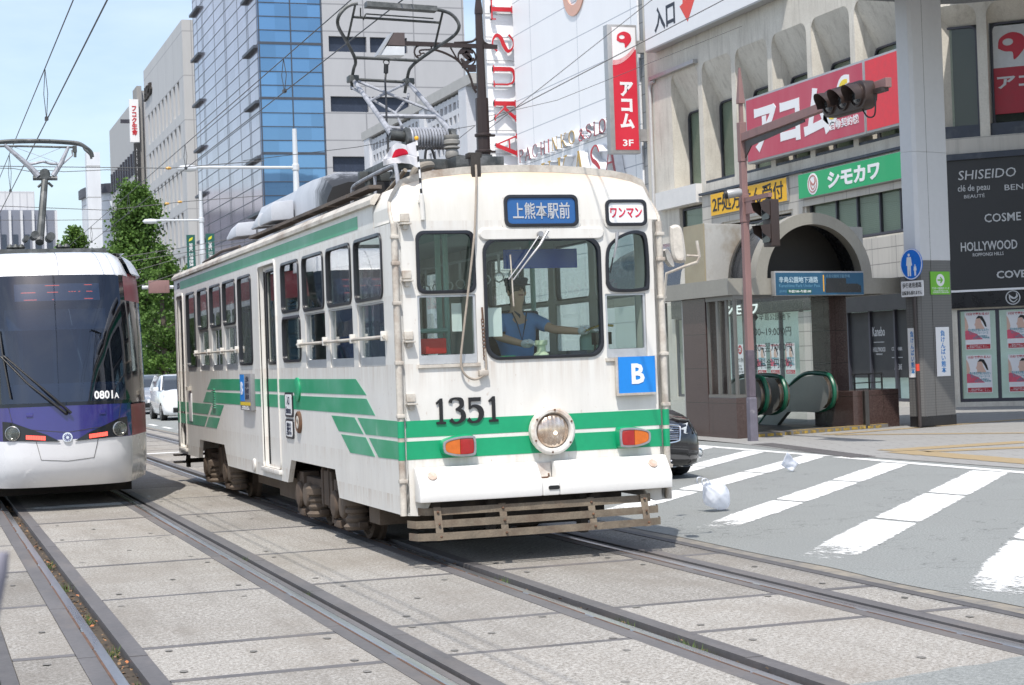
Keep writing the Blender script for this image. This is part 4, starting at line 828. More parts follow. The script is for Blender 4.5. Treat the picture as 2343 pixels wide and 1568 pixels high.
MB().tube(spl([P_(1190, 1180, 2.5), P_(1200, 1110, 2.5), P_(1240, 1110, 2.5), P_(1270, 1190, 2.5), P_(1320, 1195, 2.5), P_(1420, 1165, 2.5), P_(1500, 1170, 2.4), P_(1520, 1230, 2.3)], 5), .012, 6).build('roof_cable', M_BLACK, pbo)
# --- inside -------------------------------------------------------------
MB().box((-1.02, .05, .80), (1.02, 11.7, .86)).build('floor', M_FLOOR, tram)
MB().box((-1.02, .62, 2.72), (1.02, 11.7, 2.76)).build('ceiling', M_MINTL, tram)
MB().box((-1.02, .05, 2.72), (1.02, .6, 2.745)).build('cab_ceiling', mat('cab_dark', (.03, .035, .04), .7), tram)
cl = MB(); cl.box((-.15, 2.0, 2.69), (.15, 10.5, 2.72)); cl.build('ceiling_duct', M_MINT, tram)
db = MB(); db.box((-.95, .07, 1.30), (.98, .26, 1.52)); db.box((-.95, .10, .86), (.98, .20, 1.30)); db.build('dashboard', M_MINT, tram)
se = MB()
for sg, ys in ((-1, [(1.0, 4.2), (6.0, 10.6)]), (1, [(2.4, 10.6)])):
    for y0, y1 in ys: se.box((sg * 1.0, y0, 1.15), (sg * .58, y1, 1.26)); se.box((sg * 1.02, y0, 1.26), (sg * .92, y1, 1.60))
se.build('bench_seat', mat('seat_moquette', (.03, .09, .20), .9), tram, bevel=.03)
for x, y in ((-.40, .95), (-.62, 1.6), (.55, 1.5), (-.45, 3.6), (-.55, 5.8), (.5, 4.2), (.5, 7), (-.5, 8.3)): MB().cyl((x, y, .86), (x, y, 2.72), .022, 10).build('grab_pole', M_MINT, tram)
hb_ = MB().tube([(-.9, .9, 1.80), (-.42, .9, 1.80)], .02, 8); hb_.tube([(-.9, .85, 1.64), (-.72, .85, 1.64), (-.68, .85, 1.78)], .02, 8); hb_.build('grab_rail', M_MINT, tram)
hs = MB()
for sg in (-.55, .55):
    hs.tube([(sg, 1.8, 2.52), (sg, 10.8, 2.52)], .014, 6)
    for i in range(22):
        y = 2.0 + i * .4; hs.box((sg - .012, y - .004, 2.34), (sg + .012, y + .004, 2.52)); hs.tube([(sg + .045 * math.cos(a), y, 2.30 + .045 * math.sin(a)) for a in [R(45 * k) for k in range(8)]], .008, 5, True)
hs.build('strap_handles', M_WHITE, tram)
MB().box((-.42, 1.15, .86), (-.38, 1.18, 2.72)).build('cab_partition', M_MINT, tram)
ad = MB()
for i in range(9): ad.box((-.92, 1.7 + i * .95, 2.42), (-.90, 2.5 + i * .95, 2.64))
ad.build('advert_cards', mat('advert_paper', (.45, .47, .45), .8, 0, .3, 12), tram)
MB().box((-.03, .55, 2.275), (.60, .565, 2.43)).build('sun_visor', mat('visor_blue', (.015, .06, .40), .2, 0, .1), tram)
MB().box((-.86, .20, 1.61), (-.64, .32, 1.73)).build('red_box', mat('box_red', (.55, .02, .02), .5), tram, bevel=.01)
tb = MB(); tb.box((-.36, .14, 1.52), (-.10, .25, 1.575)); tb.build('green_tray', mat('tray_green', (.03, .33, .09), .5), tram)
MB().lathe((.19, .35, 1.52), (0, 0, 1), [(.07, 0), (.06, .06), (.035, .08), (.035, .13), (.05, .135), (.05, .17), (.001, .17)], 16).build('brake_handle_stand', mat('pale_cream', (.55, .58, .42), .5), tram)
MB().box((.42, .30, 1.52), (.56, .40, 1.60)).build('radio_unit', M_NAVY, tram); rd = MB(); rd.box((.66, .35, 1.64), (.80, .45, 1.74)); rd.tube([(.67, .4, 1.52), (.67, .4, 1.66)], .01, 6); rd.tube([(.78, .4, 1.52), (.78, .4, 1.66)], .01, 6); rd.build('fare_screen', M_BLACK, tram, bevel=.008)
MB().lathe((.72, .62, 1.60), (0, 0, 1), [(.09, 0), (.09, .10), (.06, .16), (.001, .17)], 16).build('fare_box', M_MINT, tram)
for x0, z0, x1, z1, y in ((-.285, 1.73, -.17, 1.955, .24), (-.56, 1.78, -.48, 2.0, .3)): MB().box((x0, y, z0), (x1, y + .01, z1)).build('timetable_sheet', M_WHITE, tram)
# ================================================================== CORNER BUILDING (cream concrete, shops below)
M_CONC = None
def cream_conc():
    t = NT('cream_render'); n = t.noise(t.coord((1, 1, .10)), 5, 8, .7); n2 = t.noise(t.coord(), 1.1, 6, .6); n3 = t.noise(t.coord(), 25, 3)
    k = t.ramp(n2, (.3, (.56, .525, .46)), (.7, (.69, .655, .58))); k = t.mix(t.ramp(n, (.50, 0.), (.80, .75)), k, (.27, .235, .20)); k = t.mix(t.ramp(n3, (.35, .25), (.6, 0.)), k, (.40, .37, .31))
    t.bsdf(k, .85, bump=n3, bstr=.15); return t.m
M_CONC = cream_conc()
M_CLAD = clad_mat('stone_cladding', (.50, .47, .42), 1.15, .40, (.16, .15, .14), .012, stain=(.27, .25, .22), slo=.5, shi=.85)
M_NAVYB = mat('navy_band', (.028, .036, .055), .45, 0, .25, 4, dirt=(.09, .10, .11)); M_FRM = mat('dark_sash', (.06, .06, .075), .45, .3, .2, 8)
M_OFFGL = glass('office_glass', (.80, .84, .80), .8, haze=.02); M_SHOPGL = glass('shop_glass', (.95, .97, .96), .7, haze=.008)
M_BLIND = clad_mat('roller_blind', (.42, .46, .40), 8, .05, (.30, .33, .29), .012, amt=.5); M_ROOM = mat('dim_room', (.06, .06, .055), .9)
M_SHOPBLK = mat('black_fascia', (.012, .012, .014), .3, 0, .2, 4); M_MINTG = mat('frosted_mint_glow', (.50, .62, .60), .4, 0, .06, 3, emit=((.62, .80, .78), .17)); M_CHAR = mat('charcoal_panel', (.026, .027, .029), .55, 0, .12, 3)  # mint window backs glow faintly, standing in for shop lights indoors
M_SIGNW = mat('sign_white', (.80, .80, .81), .45, 0, .03, 2); M_LETW = mat('letter_grey_white', (.52, .53, .54), .5); M_ALUM2 = mat('sign_frame_alu', (.42, .42, .42), .45, .5, .12, 5)
XF = 18.7
FA = Plane((XF, 0, 0), (0, -1, 0))                # a = -Y
CH = Plane((XF, 23.34, 0), (.74, -.67, 0)); CHL = 7.5
ce = CH.at(CHL, 0)
bld = thing('corner_building', 'cream concrete corner building with slanted window hoods above shops and black cosmetics panel', 'building', (XF, 30, 0))
BAYS = [(36.24, 38.25), (33.92, 35.94), (31.60, 33.64), (29.30, 31.32), (27.0, 29.03), (24.7, 26.75)]
def bay_hole(a0, a1, z0=6.72, z1=10.45): return rr(a0, z0, a1, z1, .32, 5)[0:0] + [(a0, z0), (a1, z0)] + circ(a1 - .32, z1 - .32, .32, n=5, a0=0, a1=90) + circ(a0 + .32, z1 - .32, .32, n=5, a0=90, a1=180)
LF = 40.0
holes = [bay_hole(-b, -a) for a, b in BAYS]
holes += [rr(-29.65, 4.33, -24.1, 5.56, .01), rr(-34.7, 4.4, -30.5, 5.35, .01), rr(-37.95, 4.4, -36.25, 6.15, .01)]
shop = rr(-38.6, .12, -24.0, 2.62, .01)
MB().plate(FA, [(-LF, 0), (-23.34, 0), (-23.34, 18), (-LF, 18)], holes + [shop], -.65, 0).build('facade', M_CONC, bld, smooth=0)
# chamfered corner with two bays and the shop front
chh = [bay_hole(.10, 1.13, 6.42, 9.6), bay_hole(1.36, 3.3, 6.42, 9.6), bay_hole(3.6, 5.6, 6.42, 9.6), rr(.43, .12, 6.9, 2.32, .01)]
MB().plate(CH, [(0, 0), (CHL, 0), (CHL, 18), (0, 18)], chh, -.5, 0).build('corner_facade', M_CONC, bld, smooth=0)
MB().box((XF + .7, 24, .1), (XF + 16, LF - .05, 17.9)).build('core', M_ROOM, bld, smooth=0)
MB().box((XF - .001, LF - .002, 0), (XF + 16, LF + .3, 18)).build('end_wall', M_CONC, bld, smooth=0)
hood = MB()
for a, b in BAYS:
    for k in range(1):
        hood.add([FA.at(-b, 10.45, -.001), FA.at(-a, 10.45, -.001), FA.at(-a, 9.25, -.6), FA.at(-b, 9.25, -.6), FA.at(-b, 10.45, -.64), FA.at(-a, 10.45, -.64)], [(0, 1, 2, 3), (3, 2, 5, 4), (0, 3, 4), (1, 5, 2), (0, 4, 5, 1)])
for a, b in ((.10, 1.13), (1.36, 3.3), (3.6, 5.6)):
    hood.add([CH.at(a, 9.6, -.001), CH.at(b, 9.6, -.001), CH.at(b, 9.15, -.4), CH.at(a, 9.15, -.4), CH.at(a, 9.6, -.49), CH.at(b, 9.6, -.49)], [(0, 1, 2, 3), (3, 2, 5, 4), (0, 3, 4), (1, 5, 2), (0, 4, 5, 1)])
split_build(hood, 'window_hood', M_CONC, bld, smooth=0)
def facade_window(pl, a0, b0, a1, b1, d, r=.12, frame=.05, gl=None, back=None, mull=(), bd=.09):
    f = MB().plate(pl, rr(a0, b0, a1, b1, r), [rr(a0 + frame, b0 + frame, a1 - frame, b1 - frame, max(r - frame, .005))], d - .05, d + .03)
    for x in mull: f.pbox(pl, x - .03, b0 + frame, x + .03, b1 - frame, d - .05, d + .03)
    o = f.build('window', M_FRM, bld, smooth=0)
    MB().plate(pl, rr(a0 + .01, b0 + .01, a1 - .01, b1 - .01, r), [], d - .02, d - .012).build('pane', gl or M_OFFGL, o, smooth=0)
    if back: MB().pbox(pl, a0 + .02, b0 + .02, a1 - .02, b1 - .02, d - bd - .01, d - bd).build('blind', back, o, smooth=0)
    return o
for a, b in BAYS: facade_window(FA, -b + .05, 6.76, -a - .05, 9.24, -.56, .22, .05, back=M_BLIND)
for a, b in ((.14, 1.09), (1.40, 3.26), (3.64, 5.56)): facade_window(CH, a, 6.5, b, 9.14, -.38, .2, .05, back=M_ROOM)
facade_window(FA, -29.6, 4.36, -24.15, 5.53, -.12, .01, .06, back=M_BLIND, mull=(-28.19, -27.11, -25.99, -25.0)); facade_window(FA, -34.65, 4.44, -30.55, 5.3, -.12, .01, .06, back=M_BLIND, mull=(-33.2, -31.9)); facade_window(FA, -37.9, 4.44, -36.3, 6.1, -.12, .01, .05, back=M_BLIND)
# navy spandrels, ledge, stone cladding, gutter light
for a, b in BAYS[1:]: MB().pbox(FA, -b, 6.34, -a, 6.72, -.18, -.06).build('spandrel', M_NAVYB, bld, smooth=0); MB().pbox(FA, -b - .02, 6.72, -a + .02, 6.80, -.45, -.02).build('sill', M_NAVYB, bld, smooth=0)
for a, b in ((.10, 1.13), (1.36, 3.3), (3.6, 5.6)): MB().pbox(CH, a, 6.40, b, 6.72, -.3, -.1).build('spandrel', M_NAVYB, bld, smooth=0)
MB().pbox(FA, -39.3, 6.18, -36.2, 6.76, .002, .22).build('white_ledge', mat('ledge_white', (.68, .67, .65), .6, 0, .08, 3), bld, smooth=0)
MB().pbox(FA, -36.1, 5.42, -23.5, 6.36, .002, .06).build('sign_backing', M_CLAD, bld, smooth=0); MB().pbox(FA, -36.15, 6.36, -23.4, 6.43, .0, .16).build('flashing', M_NAVYB, bld, smooth=0)
MB().pbox(FA, -30.3, 4.2, -29.75, 5.42, .002, .06).build('sign_backing', M_CLAD, bld, smooth=0); MB().pbox(FA, -36.1, 3.2, -23.4, 4.28, .002, .05).build('stone_band', M_CLAD, bld, smooth=0); MB().pbox(FA, -36.1, 4.28, -34.8, 5.42, .002, .06).build('stone_band', M_CLAD, bld, smooth=0)
MB().pbox(FA, -39.65, 10.50, -36.2, 10.62, .0, .16).build('canopy_lamp', M_ALUM2, bld)
pp = MB().tube([FA.at(-39.75, 0, .08), FA.at(-39.75, 10.35, .08), FA.at(-39.60, 10.45, .08), FA.at(-39.4, 10.45, .08)], .055, 8).build('downpipe', mat('pipe_grey', (.5, .5, .5), .5, 0, .1), bld)
# ground floor: fascia, glazing, posters
MB().pbox(FA, -38.6, 2.62, -23.36, 3.22, .0, .12).build('shop_fascia', M_SHOPBLK, bld, smooth=0)
MB().pbox(CH, .02, 2.36, CHL, 2.78, .0, .12).build('shop_fascia', M_SHOPBLK, bld, smooth=0); MB().pbox(CH, .02, 2.74, CHL, 2.79, .12, .14).build('fascia_trim', M_SIGNW, bld, smooth=0)
MB().pbox(FA, -28.65, 2.42, -24.2, 3.18, .12, .3).build('shutter_case', M_CHAR, bld); 
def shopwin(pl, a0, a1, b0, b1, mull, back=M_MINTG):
    f = MB().plate(pl, rr(a0, b0, a1, b1, .01), [rr(a0 + .05, b0 + .08, a1 - .05, b1 - .04, .01)], -.12, -.03)
    for x in mull: f.pbox(pl, x - .04, b0 + .08, x + .04, b1 - .04, -.12, -.02)
    o = f.build('shop_window', M_FRM, bld, smooth=0)
    MB().pbox(pl, a0 + .04, b0 + .06, a1 - .04, b1 - .03, -.095, -.088).build('pane', M_SHOPGL, o, smooth=0)
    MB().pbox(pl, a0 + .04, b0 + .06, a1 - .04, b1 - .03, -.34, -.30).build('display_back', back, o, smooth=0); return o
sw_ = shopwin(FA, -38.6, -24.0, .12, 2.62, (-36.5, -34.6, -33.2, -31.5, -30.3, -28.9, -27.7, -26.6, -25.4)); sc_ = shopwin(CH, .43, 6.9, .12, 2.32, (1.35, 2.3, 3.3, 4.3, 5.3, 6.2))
ob = MB(); ob.pbox(FA, -27.65, .72, -24.05, 2.42, -.087, -.083); ob.build('dark_glass_panel', M_CHAR, sw_, smooth=0)
lt = MB()
for tx, a0, b0, a1, b1 in (('Kanebo', -26.55, 1.78, -25.95, 2.02), ('HOLLYWOOD', -26.55, 1.38, -25.95, 1.50), ('ROPPONGI HILLS', -26.4, 1.30, -26.1, 1.34), ('COVERMARK', -25.65, 1.40, -25.15, 1.49), ('ACSEINE', -25.55, .92, -25.2, 1.06)): lt.text(FA, tx, a0, b0, a1, b1, -.083, -.079, .008)
lt.pbox(FA, -26.5, 1.62, -26.0, 1.635, -.083, -.079); lt.pbox(FA, -25.65, 1.22, -25.15, 1.235, -.083, -.079); lt.build('lettering', M_LETW, sw_, smooth=0)
ps = MB(); ps.pbox(FA, -30.3, .12, -28.9, 2.55, -.02, .02); ps.build('column_cover', M_CLAD, bld, smooth=0)
# shop logo: a bird in a ring
def bird(pl, ca, cb, s, d, parent, m_):
    b = MB(); b.plate(pl, circ(ca, cb, s), [circ(ca, cb, s * .86)], d, d + .008)
    b.plate(pl, stroke([(ca - s * .55, cb + s * .45), (ca - s * .2, cb + s * .05), (ca + s * .2, cb - s * .1), (ca + s * .55, cb + s * .2), (ca + s * .45, cb + s * .6)], [s * .04, s * .13, s * .10, s * .12, s * .03]), [], d, d + .007)
    b.plate(pl, stroke([(ca - s * .5, cb + s * .2), (ca - s * .35, cb - s * .35), (ca + s * .1, cb - s * .62), (ca + s * .6, cb - s * .2)], [s * .05, s * .09, s * .07, s * .03]), [], d + .0005, d + .0065)
    return b.build('shop_emblem', m_, parent, smooth=0)
M_GLOW = mat('lit_letter', (.7, .74, .74), .5, emit=((.85, .92, .9), .45))
bird(FA, -28.63, 2.78, .24, .30, bld, M_GLOW); bird(CH, 1.75, 2.56, .17, .12, bld, M_LETW)
fl = MB(); fl.text(FA, 'シモカワ', -34.6, 2.60, -32.5, 2.9, .12, .15, .03); fl.build('fascia_lettering', M_GLOW, bld, smooth=0)
# black cosmetics panel
bp_ = MB().pbox(CH, .30, 2.80, 7.0, 5.88, .02, .14).build('cosmetics_panel', M_CHAR, bld, smooth=0)
MB().pbox(CH, .28, 5.88, 7.02, 6.02, .02, .2).build('panel_cap', M_NAVYB, bp_, smooth=0)
cl_ = MB()
for tx, a0, b0, a1, b1, bo, sh in (('SHISEIDO', .60, 5.40, 1.93, 5.62, 0, .12), ('clé de peau', .58, 5.08, 1.32, 5.28, .004, 0), ('BEAUTÉ', .72, 4.96, 1.20, 5.06, 0, 0), ('BENEFIQUE', 1.66, 5.06, 2.9, 5.22, 0, 0), ('COSME DECORTE', 1.17, 4.36, 3.25, 4.56, .008, 0), ('HOLLYWOOD', .60, 3.70, 1.90, 3.92, .012, 0), ('ROPPONGI HILLS', .87, 3.57, 1.58, 3.65, .008, 0), ('COVERMARK', 1.40, 3.02, 2.95, 3.2, .02, 0), ('ALBION', 4.0, 5.2, 5.2, 5.45, 0, 0)):
    cl_.text(CH, tx, a0, b0, a1, b1, .14, .155, bo, shear=sh)
cl_.build('lettering', M_LETW, bp_, smooth=0)
MB().pbox(CH, .0, 6.04, CHL, 6.40, .0, .05).build('stone_band', M_CLAD, bld, smooth=0)
ac_ = MB().pbox(CH, 1.44, 6.95, 3.2, 8.05, -.36, -.35).build('window_advert', mat('advert_red_dim', (.33, .015, .03), .5), bld, smooth=0); MB().text(CH, 'アコム', 1.52, 7.55, 2.9, 7.85, -.35, -.345, .03).build('lettering', M_LETW, ac_, smooth=0)
MB().pbox(CH, 1.44, 8.05, 3.2, 9.05, -.362, -.352).build('advert_top', M_LETW, ac_, smooth=0)
def leafmark(pl, ca, cb, s, d, m_, parent, name='emblem'):
    b = MB(); ol = [(p.x, p.y) for p in spl([V((ca + s * x, cb + s * y, 0)) for x, y in ((-.95, -.1), (-.8, .6), (0, .98), (.8, .7), (.98, 0), (.7, -.5), (.15, -1.0), (.05, -.45), (-.5, -.35), (-.95, -.1))], 5)[:-1]][::-1]
    iol = circ(ca - s * .25, cb + s * .3, s * .38, s * .26, 14); b.plate(pl, ol, [iol], d, d + .01); return b.build(name, m_, parent, smooth=0)
M_ARED = mat('sign_red', (.62, .03, .055), .4, 0, .04, 2); leafmark(CH, 1.88, 8.55, .33, -.351, mat('advert_red_dim2', (.42, .02, .04), .5), ac_)
# posters (each its own thing)
M_PAPER = mat('poster_paper', (.74, .74, .76), .6, 0, .03); M_PRED = mat('poster_red', (.42, .02, .03), .6, 0, .15, 10); M_PPINK = mat('poster_pink', (.62, .10, .16), .6, 0, .2, 8); M_PSKIN = mat('poster_skin', (.62, .42, .34), .6, 0, .05); M_PBLUE = mat('poster_teal', (.05, .28, .36), .6, 0, .2, 12)
def poster(pl, a0, b0, a1, b1, d, label, group='beauty posters in the shop windows'):
    t = thing('poster', label, 'poster', pl.at((a0 + a1) / 2, b0, d), group); w_, h_ = a1 - a0, b1 - b0
    q = lambda x, y: (a0 + w_ * x, b0 + h_ * y)
    MB().pbox(pl, a0, b0, a1, b1, d, d + .004).build('paper', M_PAPER, t, smooth=0)
    MB().text(pl, '15分で変わるん!', *q(.08, .91), *q(.95, .985), d + .004, d + .006, .03).build('headline', M_PRED, t, smooth=0)
    MB().plate(pl, [q(*x) for x in ((0, .5), (0, .9), (.08, .8), (.14, .62), (.1, .5))], [], d + .004, d + .0055).build('portrait', M_PSKIN, t, smooth=0)
    MB().plate(pl, [q(*x) for x in ((.42, .54), (.41, .62), (.37, .66), (.41, .71), (.43, .80), (.52, .86), (.62, .82), (.66, .7), (.72, .62), (.78, .54))], [], d + .004, d + .0055).build('portrait', M_PSKIN, t, smooth=0)
    MB().plate(pl, [q(*x) for x in ((.44, .82), (.54, .90), (.70, .88), (.82, .72), (.86, .60), (.80, .60), (.70, .74), (.60, .83))], [], d + .0056, d + .0066).build('hair', M_HAIR, t, smooth=0)
    MB().plate(pl, [q(*x) for x in ((0, .27), (0, .5), (.1, .52), (.45, .42), (.7, .27))], [], d + .0056, d + .0066).build('red_shape', M_PPINK, t, smooth=0)
    MB().text(pl, '肌の老化が気になる方へ\n毛穴レンジャーコース', *q(.12, .40), *q(.95, .56), d + .007, d + .009, .01).build('text', M_PBLUE, t, smooth=0)
    MB().text(pl, '体験会開催中\n美肌作りの新提案', *q(.3, .29), *q(.95, .38), d + .007, d + .009, .01).build('text', M_PBLUE, t, smooth=0)
    MB().pbox(pl, *q(.03, .02), *q(.97, .14), d + .004, d + .006).build('red_band', M_PRED, t, smooth=0); MB().text(pl, '無料体験コーナー\nお気軽にお越し下さい', *q(.08, .04), *q(.92, .12), d + .006, d + .008, .0).build('text', M_PAPER, t, smooth=0)
poster(CH, .59, 1.36, 1.18, 2.26, -.086, 'upper poster of a woman\'s profile in the shop window right beside the tiled pillar'); poster(CH, .59, .33, 1.18, 1.23, -.086, 'lower poster of a woman\'s profile in the shop window right beside the tiled pillar')
poster(CH, 1.56, 1.36, 2.15, 2.24, -.086, 'upper poster of a woman\'s profile at the right edge of the photo'); poster(CH, 1.56, .33, 2.15, 1.22, -.086, 'lower poster of a woman\'s profile at the right edge of the photo')
for i, (a, lb) in enumerate(((-33.05, 'woman poster seen through the entrance glass, just right of the signal pole'), (-32.23, 'woman poster seen through the entrance glass, second right of the signal pole'), (-31.31, 'woman poster seen through the entrance glass above the right escalator')) ): poster(FA, a, .82, a + .56, 1.70, -.082, lb)
rx = thing('window_notice', 'white notice with red round 2F badge inside the glass left of the signal pole', 'notice', FA.at(-34.2, .8, -.08)); MB().pbox(FA, -34.5, .8, -33.9, 1.72, -.082, -.076).build('sheet', M_PAPER, rx, smooth=0); MB().plate(FA, circ(-34.15, 1.56, .14), [], -.076, -.073).build('badge', M_PRED, rx, smooth=0); MB().text(FA, '2F', -34.24, 1.50, -34.06, 1.62, -.073, -.070, .03).build('text', M_PAPER, rx, smooth=0); MB().text(FA, '処方せん受付', -34.45, 1.18, -33.95, 1.32, -.076, -.073, .01).build('text', M_BLACK, rx, smooth=0); MB().text(FA, '月〜金\n9:00〜18:00\n土曜 9:00〜13:00', -34.4, .86, -33.98, 1.12, -.076, -.073).build('text', M_BLACK, rx, smooth=0)
# ------------------------------------------------------------------ signs on the building
def board(name, label, pl, a0, b0, a1, b1, d0, d1, face, frame=.06, fm=None, group=None):
    t = thing(name, label, 'sign', pl.at((a0 + a1) / 2, b0, d0), group)
    MB().pbox(pl, a0, b0, a1, b1, d0, d1).build('case', fm or M_ALUM2, t, bevel=.01); MB().pbox(pl, a0 + frame, b0 + frame, a1 - frame, b1 - frame, d1, d1 + .008).build('face', face, t, smooth=0); return t
def fade(name, col, pale, amt=.4):
    t = NT(name); n = t.noise(t.coord((1, 1, .25)), 1.4, 7, .65); k = t.mix(t.ramp(n, (.35, 0.), (.75, amt)), lin(col), lin(pale)); t.bsdf(k, .45); return t.m
s_ = board('billboard', 'long faded red billboard with huge white katakana on the building above the green sign', FA, -32.4, 6.9, -25.80, 8.78, .03, .34, fade('billboard_red', (.47, .045, .085), (.52, .17, .2)))
MB().text(FA, 'アコム', -31.85, 7.15, -27.55, 8.48, .348, .356, .04).build('lettering', M_SIGNW, s_, smooth=0); MB().text(FA, '自動契約機', -27.55, 7.22, -26.1, 7.46, .348, .356, .012).build('lettering', M_SIGNW, s_, smooth=0)
yb = MB().plate(FA, stroke([(-27.9, 7.62), (-27.5, 7.55), (-27.2, 7.75), (-26.9, 8.35), (-26.5, 8.42)], [.06, .19, .17, .16, .10]), [], .349, .356).build('emblem_rim', M_SIGNW, s_, smooth=0); MB().plate(FA, stroke([(-27.6, 7.58), (-27.4, 7.6), (-27.15, 7.8), (-26.9, 8.3), (-26.6, 8.38)], [.03, .10, .09, .09, .05]), [], .356, .361).build('emblem_yellow', mat('emblem_yellow', (.8, .6, .05), .5), s_, smooth=0)
s_ = board('billboard', 'bright red lit sign at right of the long billboard, partly behind the white pillar', FA, -25.78, 6.9, -24.0, 8.78, .03, .34, mat('billboard_bright_red', (.68, .035, .05), .4))
s_ = board('shop_sign', 'green shop sign with white katakana and round bird emblem above the office windows', FA, -29.67, 5.62, -24.0, 6.29, .065, .2, fade('sign_green', (.01, .36, .13), (.1, .42, .2), .25), .01)
MB().text(FA, 'シモカワ', -28.05, 5.74, -25.42, 6.18, .208, .216, .045).build('lettering', M_SIGNW, s_, smooth=0); MB().plate(FA, circ(-28.85, 5.96, .29), [], .208, .214).build('emblem_disc', M_SIGNW, s_, smooth=0); bird(FA, -28.85, 5.96, .24, .2145, s_, mat('emblem_brown', (.45, .2, .17), .5))
s_ = board('shop_sign', 'yellow pharmacy sign with black 2F lettering behind the signal pole', FA, -35.33, 5.66, -30.46, 6.32, .065, .14, mat('sign_yellow', (.78, .43, .015), .5, 0, .05), .008)
MB().text(FA, '2F処方せん受付', -35.2, 5.74, -30.65, 6.26, .148, .155, .014).build('lettering', M_BLACK, s_, smooth=0)
s_ = board('billboard', 'large white board with red arrow and entrance lettering at the top of the building', FA, -39.27, 11.36, -30.2, 14.2, .03, .4, M_SIGNW, .05)
MB().text(FA, '入口', -38.45, 11.83, -36.85, 12.62, .408, .414, .03).build('lettering', mat('ink_navy', (.02, .025, .04), .5), s_, smooth=0)
ar = MB(); ar.plate(FA, [(-35.93, 11.72), (-35.40, 12.30), (-35.62, 12.35), (-35.62, 12.75), (-35.75, 12.75), (-35.75, 12.42), (-36.1, 12.42), (-36.1, 12.75), (-36.25, 12.75), (-36.25, 12.35), (-36.48, 12.30)], [], .408, .414); ar.build('red_arrow', mat('arrow_red', (.75, .07, .05), .5), s_, smooth=0); MB().plate(FA, circ(-33.6, 12.5, .52), [], .408, .414).build('red_disc', mat('arrow_red', (0, 0, 0)), s_, smooth=0)
# vertical red sign projecting from the building
VP = Plane((17.36, 40.2, 0), (1, 0, 0)); t = thing('projecting_sign', 'tall narrow red and white vertical sign fixed at the left end of the cream building', 'sign', (17.9, 40.3, 8.2))
MB().box((17.36, 40.2, 8.18), (18.42, 40.55, 12.45)).build('case', M_ALUM2, t, bevel=.02); MB().pbox(VP, .16, 8.30, 1.0, 12.36, .0, .012).build('face', M_ARED, t, smooth=0)
wt = [(.16, 11.1)] + [(.16 + .84 * i / 12, 11.1 + .55 * (i / 12) ** 2) for i in range(1, 13)] + [(1.0, 12.36), (.16, 12.36)]
MB().plate(VP, wt, [], .012, .016).build('white_top', M_SIGNW, t, smooth=0)
rb = MB()
for i in range(19): x = .175 + .042 * i; y = 11.1 + .55 * ((x - .16) / .84) ** 2; rb.pbox(VP, x, y - .01, x + .022, y + .16, .016, .019)
rb.build('red_rays', M_ARED, t, smooth=0); leafmark(VP, .58, 11.95, .27, .016, M_ARED, t)
MB().text(VP, 'ア\nコ\nム', .36, 9.0, .86, 10.55, .012, .018, .05).build('lettering', M_SIGNW, t, smooth=0); MB().text(VP, '3F', .42, 8.42, .80, 8.64, .012, .018, .02).build('lettering', M_SIGNW, t, smooth=0)
ar = MB(); ar.box((18.42, 40.28, 11.55), (18.9, 40.5, 11.95)); ar.box((18.42, 40.28, 8.6), (18.9, 40.5, 9.0)); ar.build('bracket', M_ALUM2, t)

# ================================================================== UNDERPASS ENTRANCE
TH = R(17); EU = V((math.cos(TH), math.sin(TH), 0)); EO = V((9.0, 14.73, 0))
EN = Plane(EO, EU); E_ = lambda a, y, z: EO + EU * a + V((0, y, 0)) + V((0, 0, z))
M_GRAN = speck_mat('brown_granite', (.028, .018, .017), (.075, .047, .042), (.125, .09, .082), 55, .22, tile=(1.3, .62, (.03, .025, .02), .006, .0)); M_BRZ = mat('canopy_bronze', (.31, .292, .25), .5, .15, .12, 2, (1, 1, .3), dirt=(.20, .17, .13), dlo=.55, dhi=.85); M_DKMET = mat('dark_metal', (.11, .105, .10), .4, .6, .2, 6); M_STNP = mat('stained_panel', (.50, .49, .46), .5, .1, .08, 2, dirt=(.24, .17, .09), dlo=.48, dhi=.72); M_TANP = mat('tan_panel', (.36, .31, .21), .5, .1, .08, 2, dirt=(.28, .23, .15))
M_VAULT = glass('vault_glazing', (.25, .27, .30), 1.3, haze=.35, hcol='50565e')
ent = thing('underpass_entrance', 'granite underpass entrance with arched canopy, blue sign and escalators', 'underpass entrance', EO)
def ebox(a0, y0, z0, a1, y1, z1):
    ps = [E_(a, y, z) for z in (z0, z1) for a, y in ((a0, y0), (a1, y0), (a1, y1), (a0, y1))]
    return ps, [(3, 2, 1, 0), (4, 5, 6, 7), (0, 1, 5, 4), (1, 2, 6, 5), (2, 3, 7, 6), (3, 0, 4, 7)]
def EB(*bs):
    m_ = MB()
    for b in bs: m_.add(*ebox(*b))
    return m_
EB((0, 0, 0, .5, 1.14, .72)).build('low_wall', M_GRAN, ent, smooth=0, bevel=.01); EB((0, 1.14, 0, .5, 2.12, 2.52)).build('granite_pier', M_GRAN, ent, smooth=0, bevel=.01)
EB((3.0, .10, 0, 4.25, 1.3, .72)).build('low_wall', M_GRAN, ent, smooth=0, bevel=.01); EB((3.02, .9, 0, 3.5, 1.6, 2.52)).build('granite_pier', M_GRAN, ent, smooth=0, bevel=.01); EB((3.25, .05, .02, 3.32, .11, .70), (3.25, -.0, .02, 3.35, .07, .72)).build('steel_post', M_DKMET, ent)
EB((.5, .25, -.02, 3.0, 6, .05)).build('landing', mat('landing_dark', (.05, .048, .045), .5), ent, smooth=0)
EB((.36, .0, 0, 3.85, .25, .075)).build('step', mat('step_stone', (.16, .15, .14), .8, 0, .2, 6), ent, smooth=0); st_ = MB()
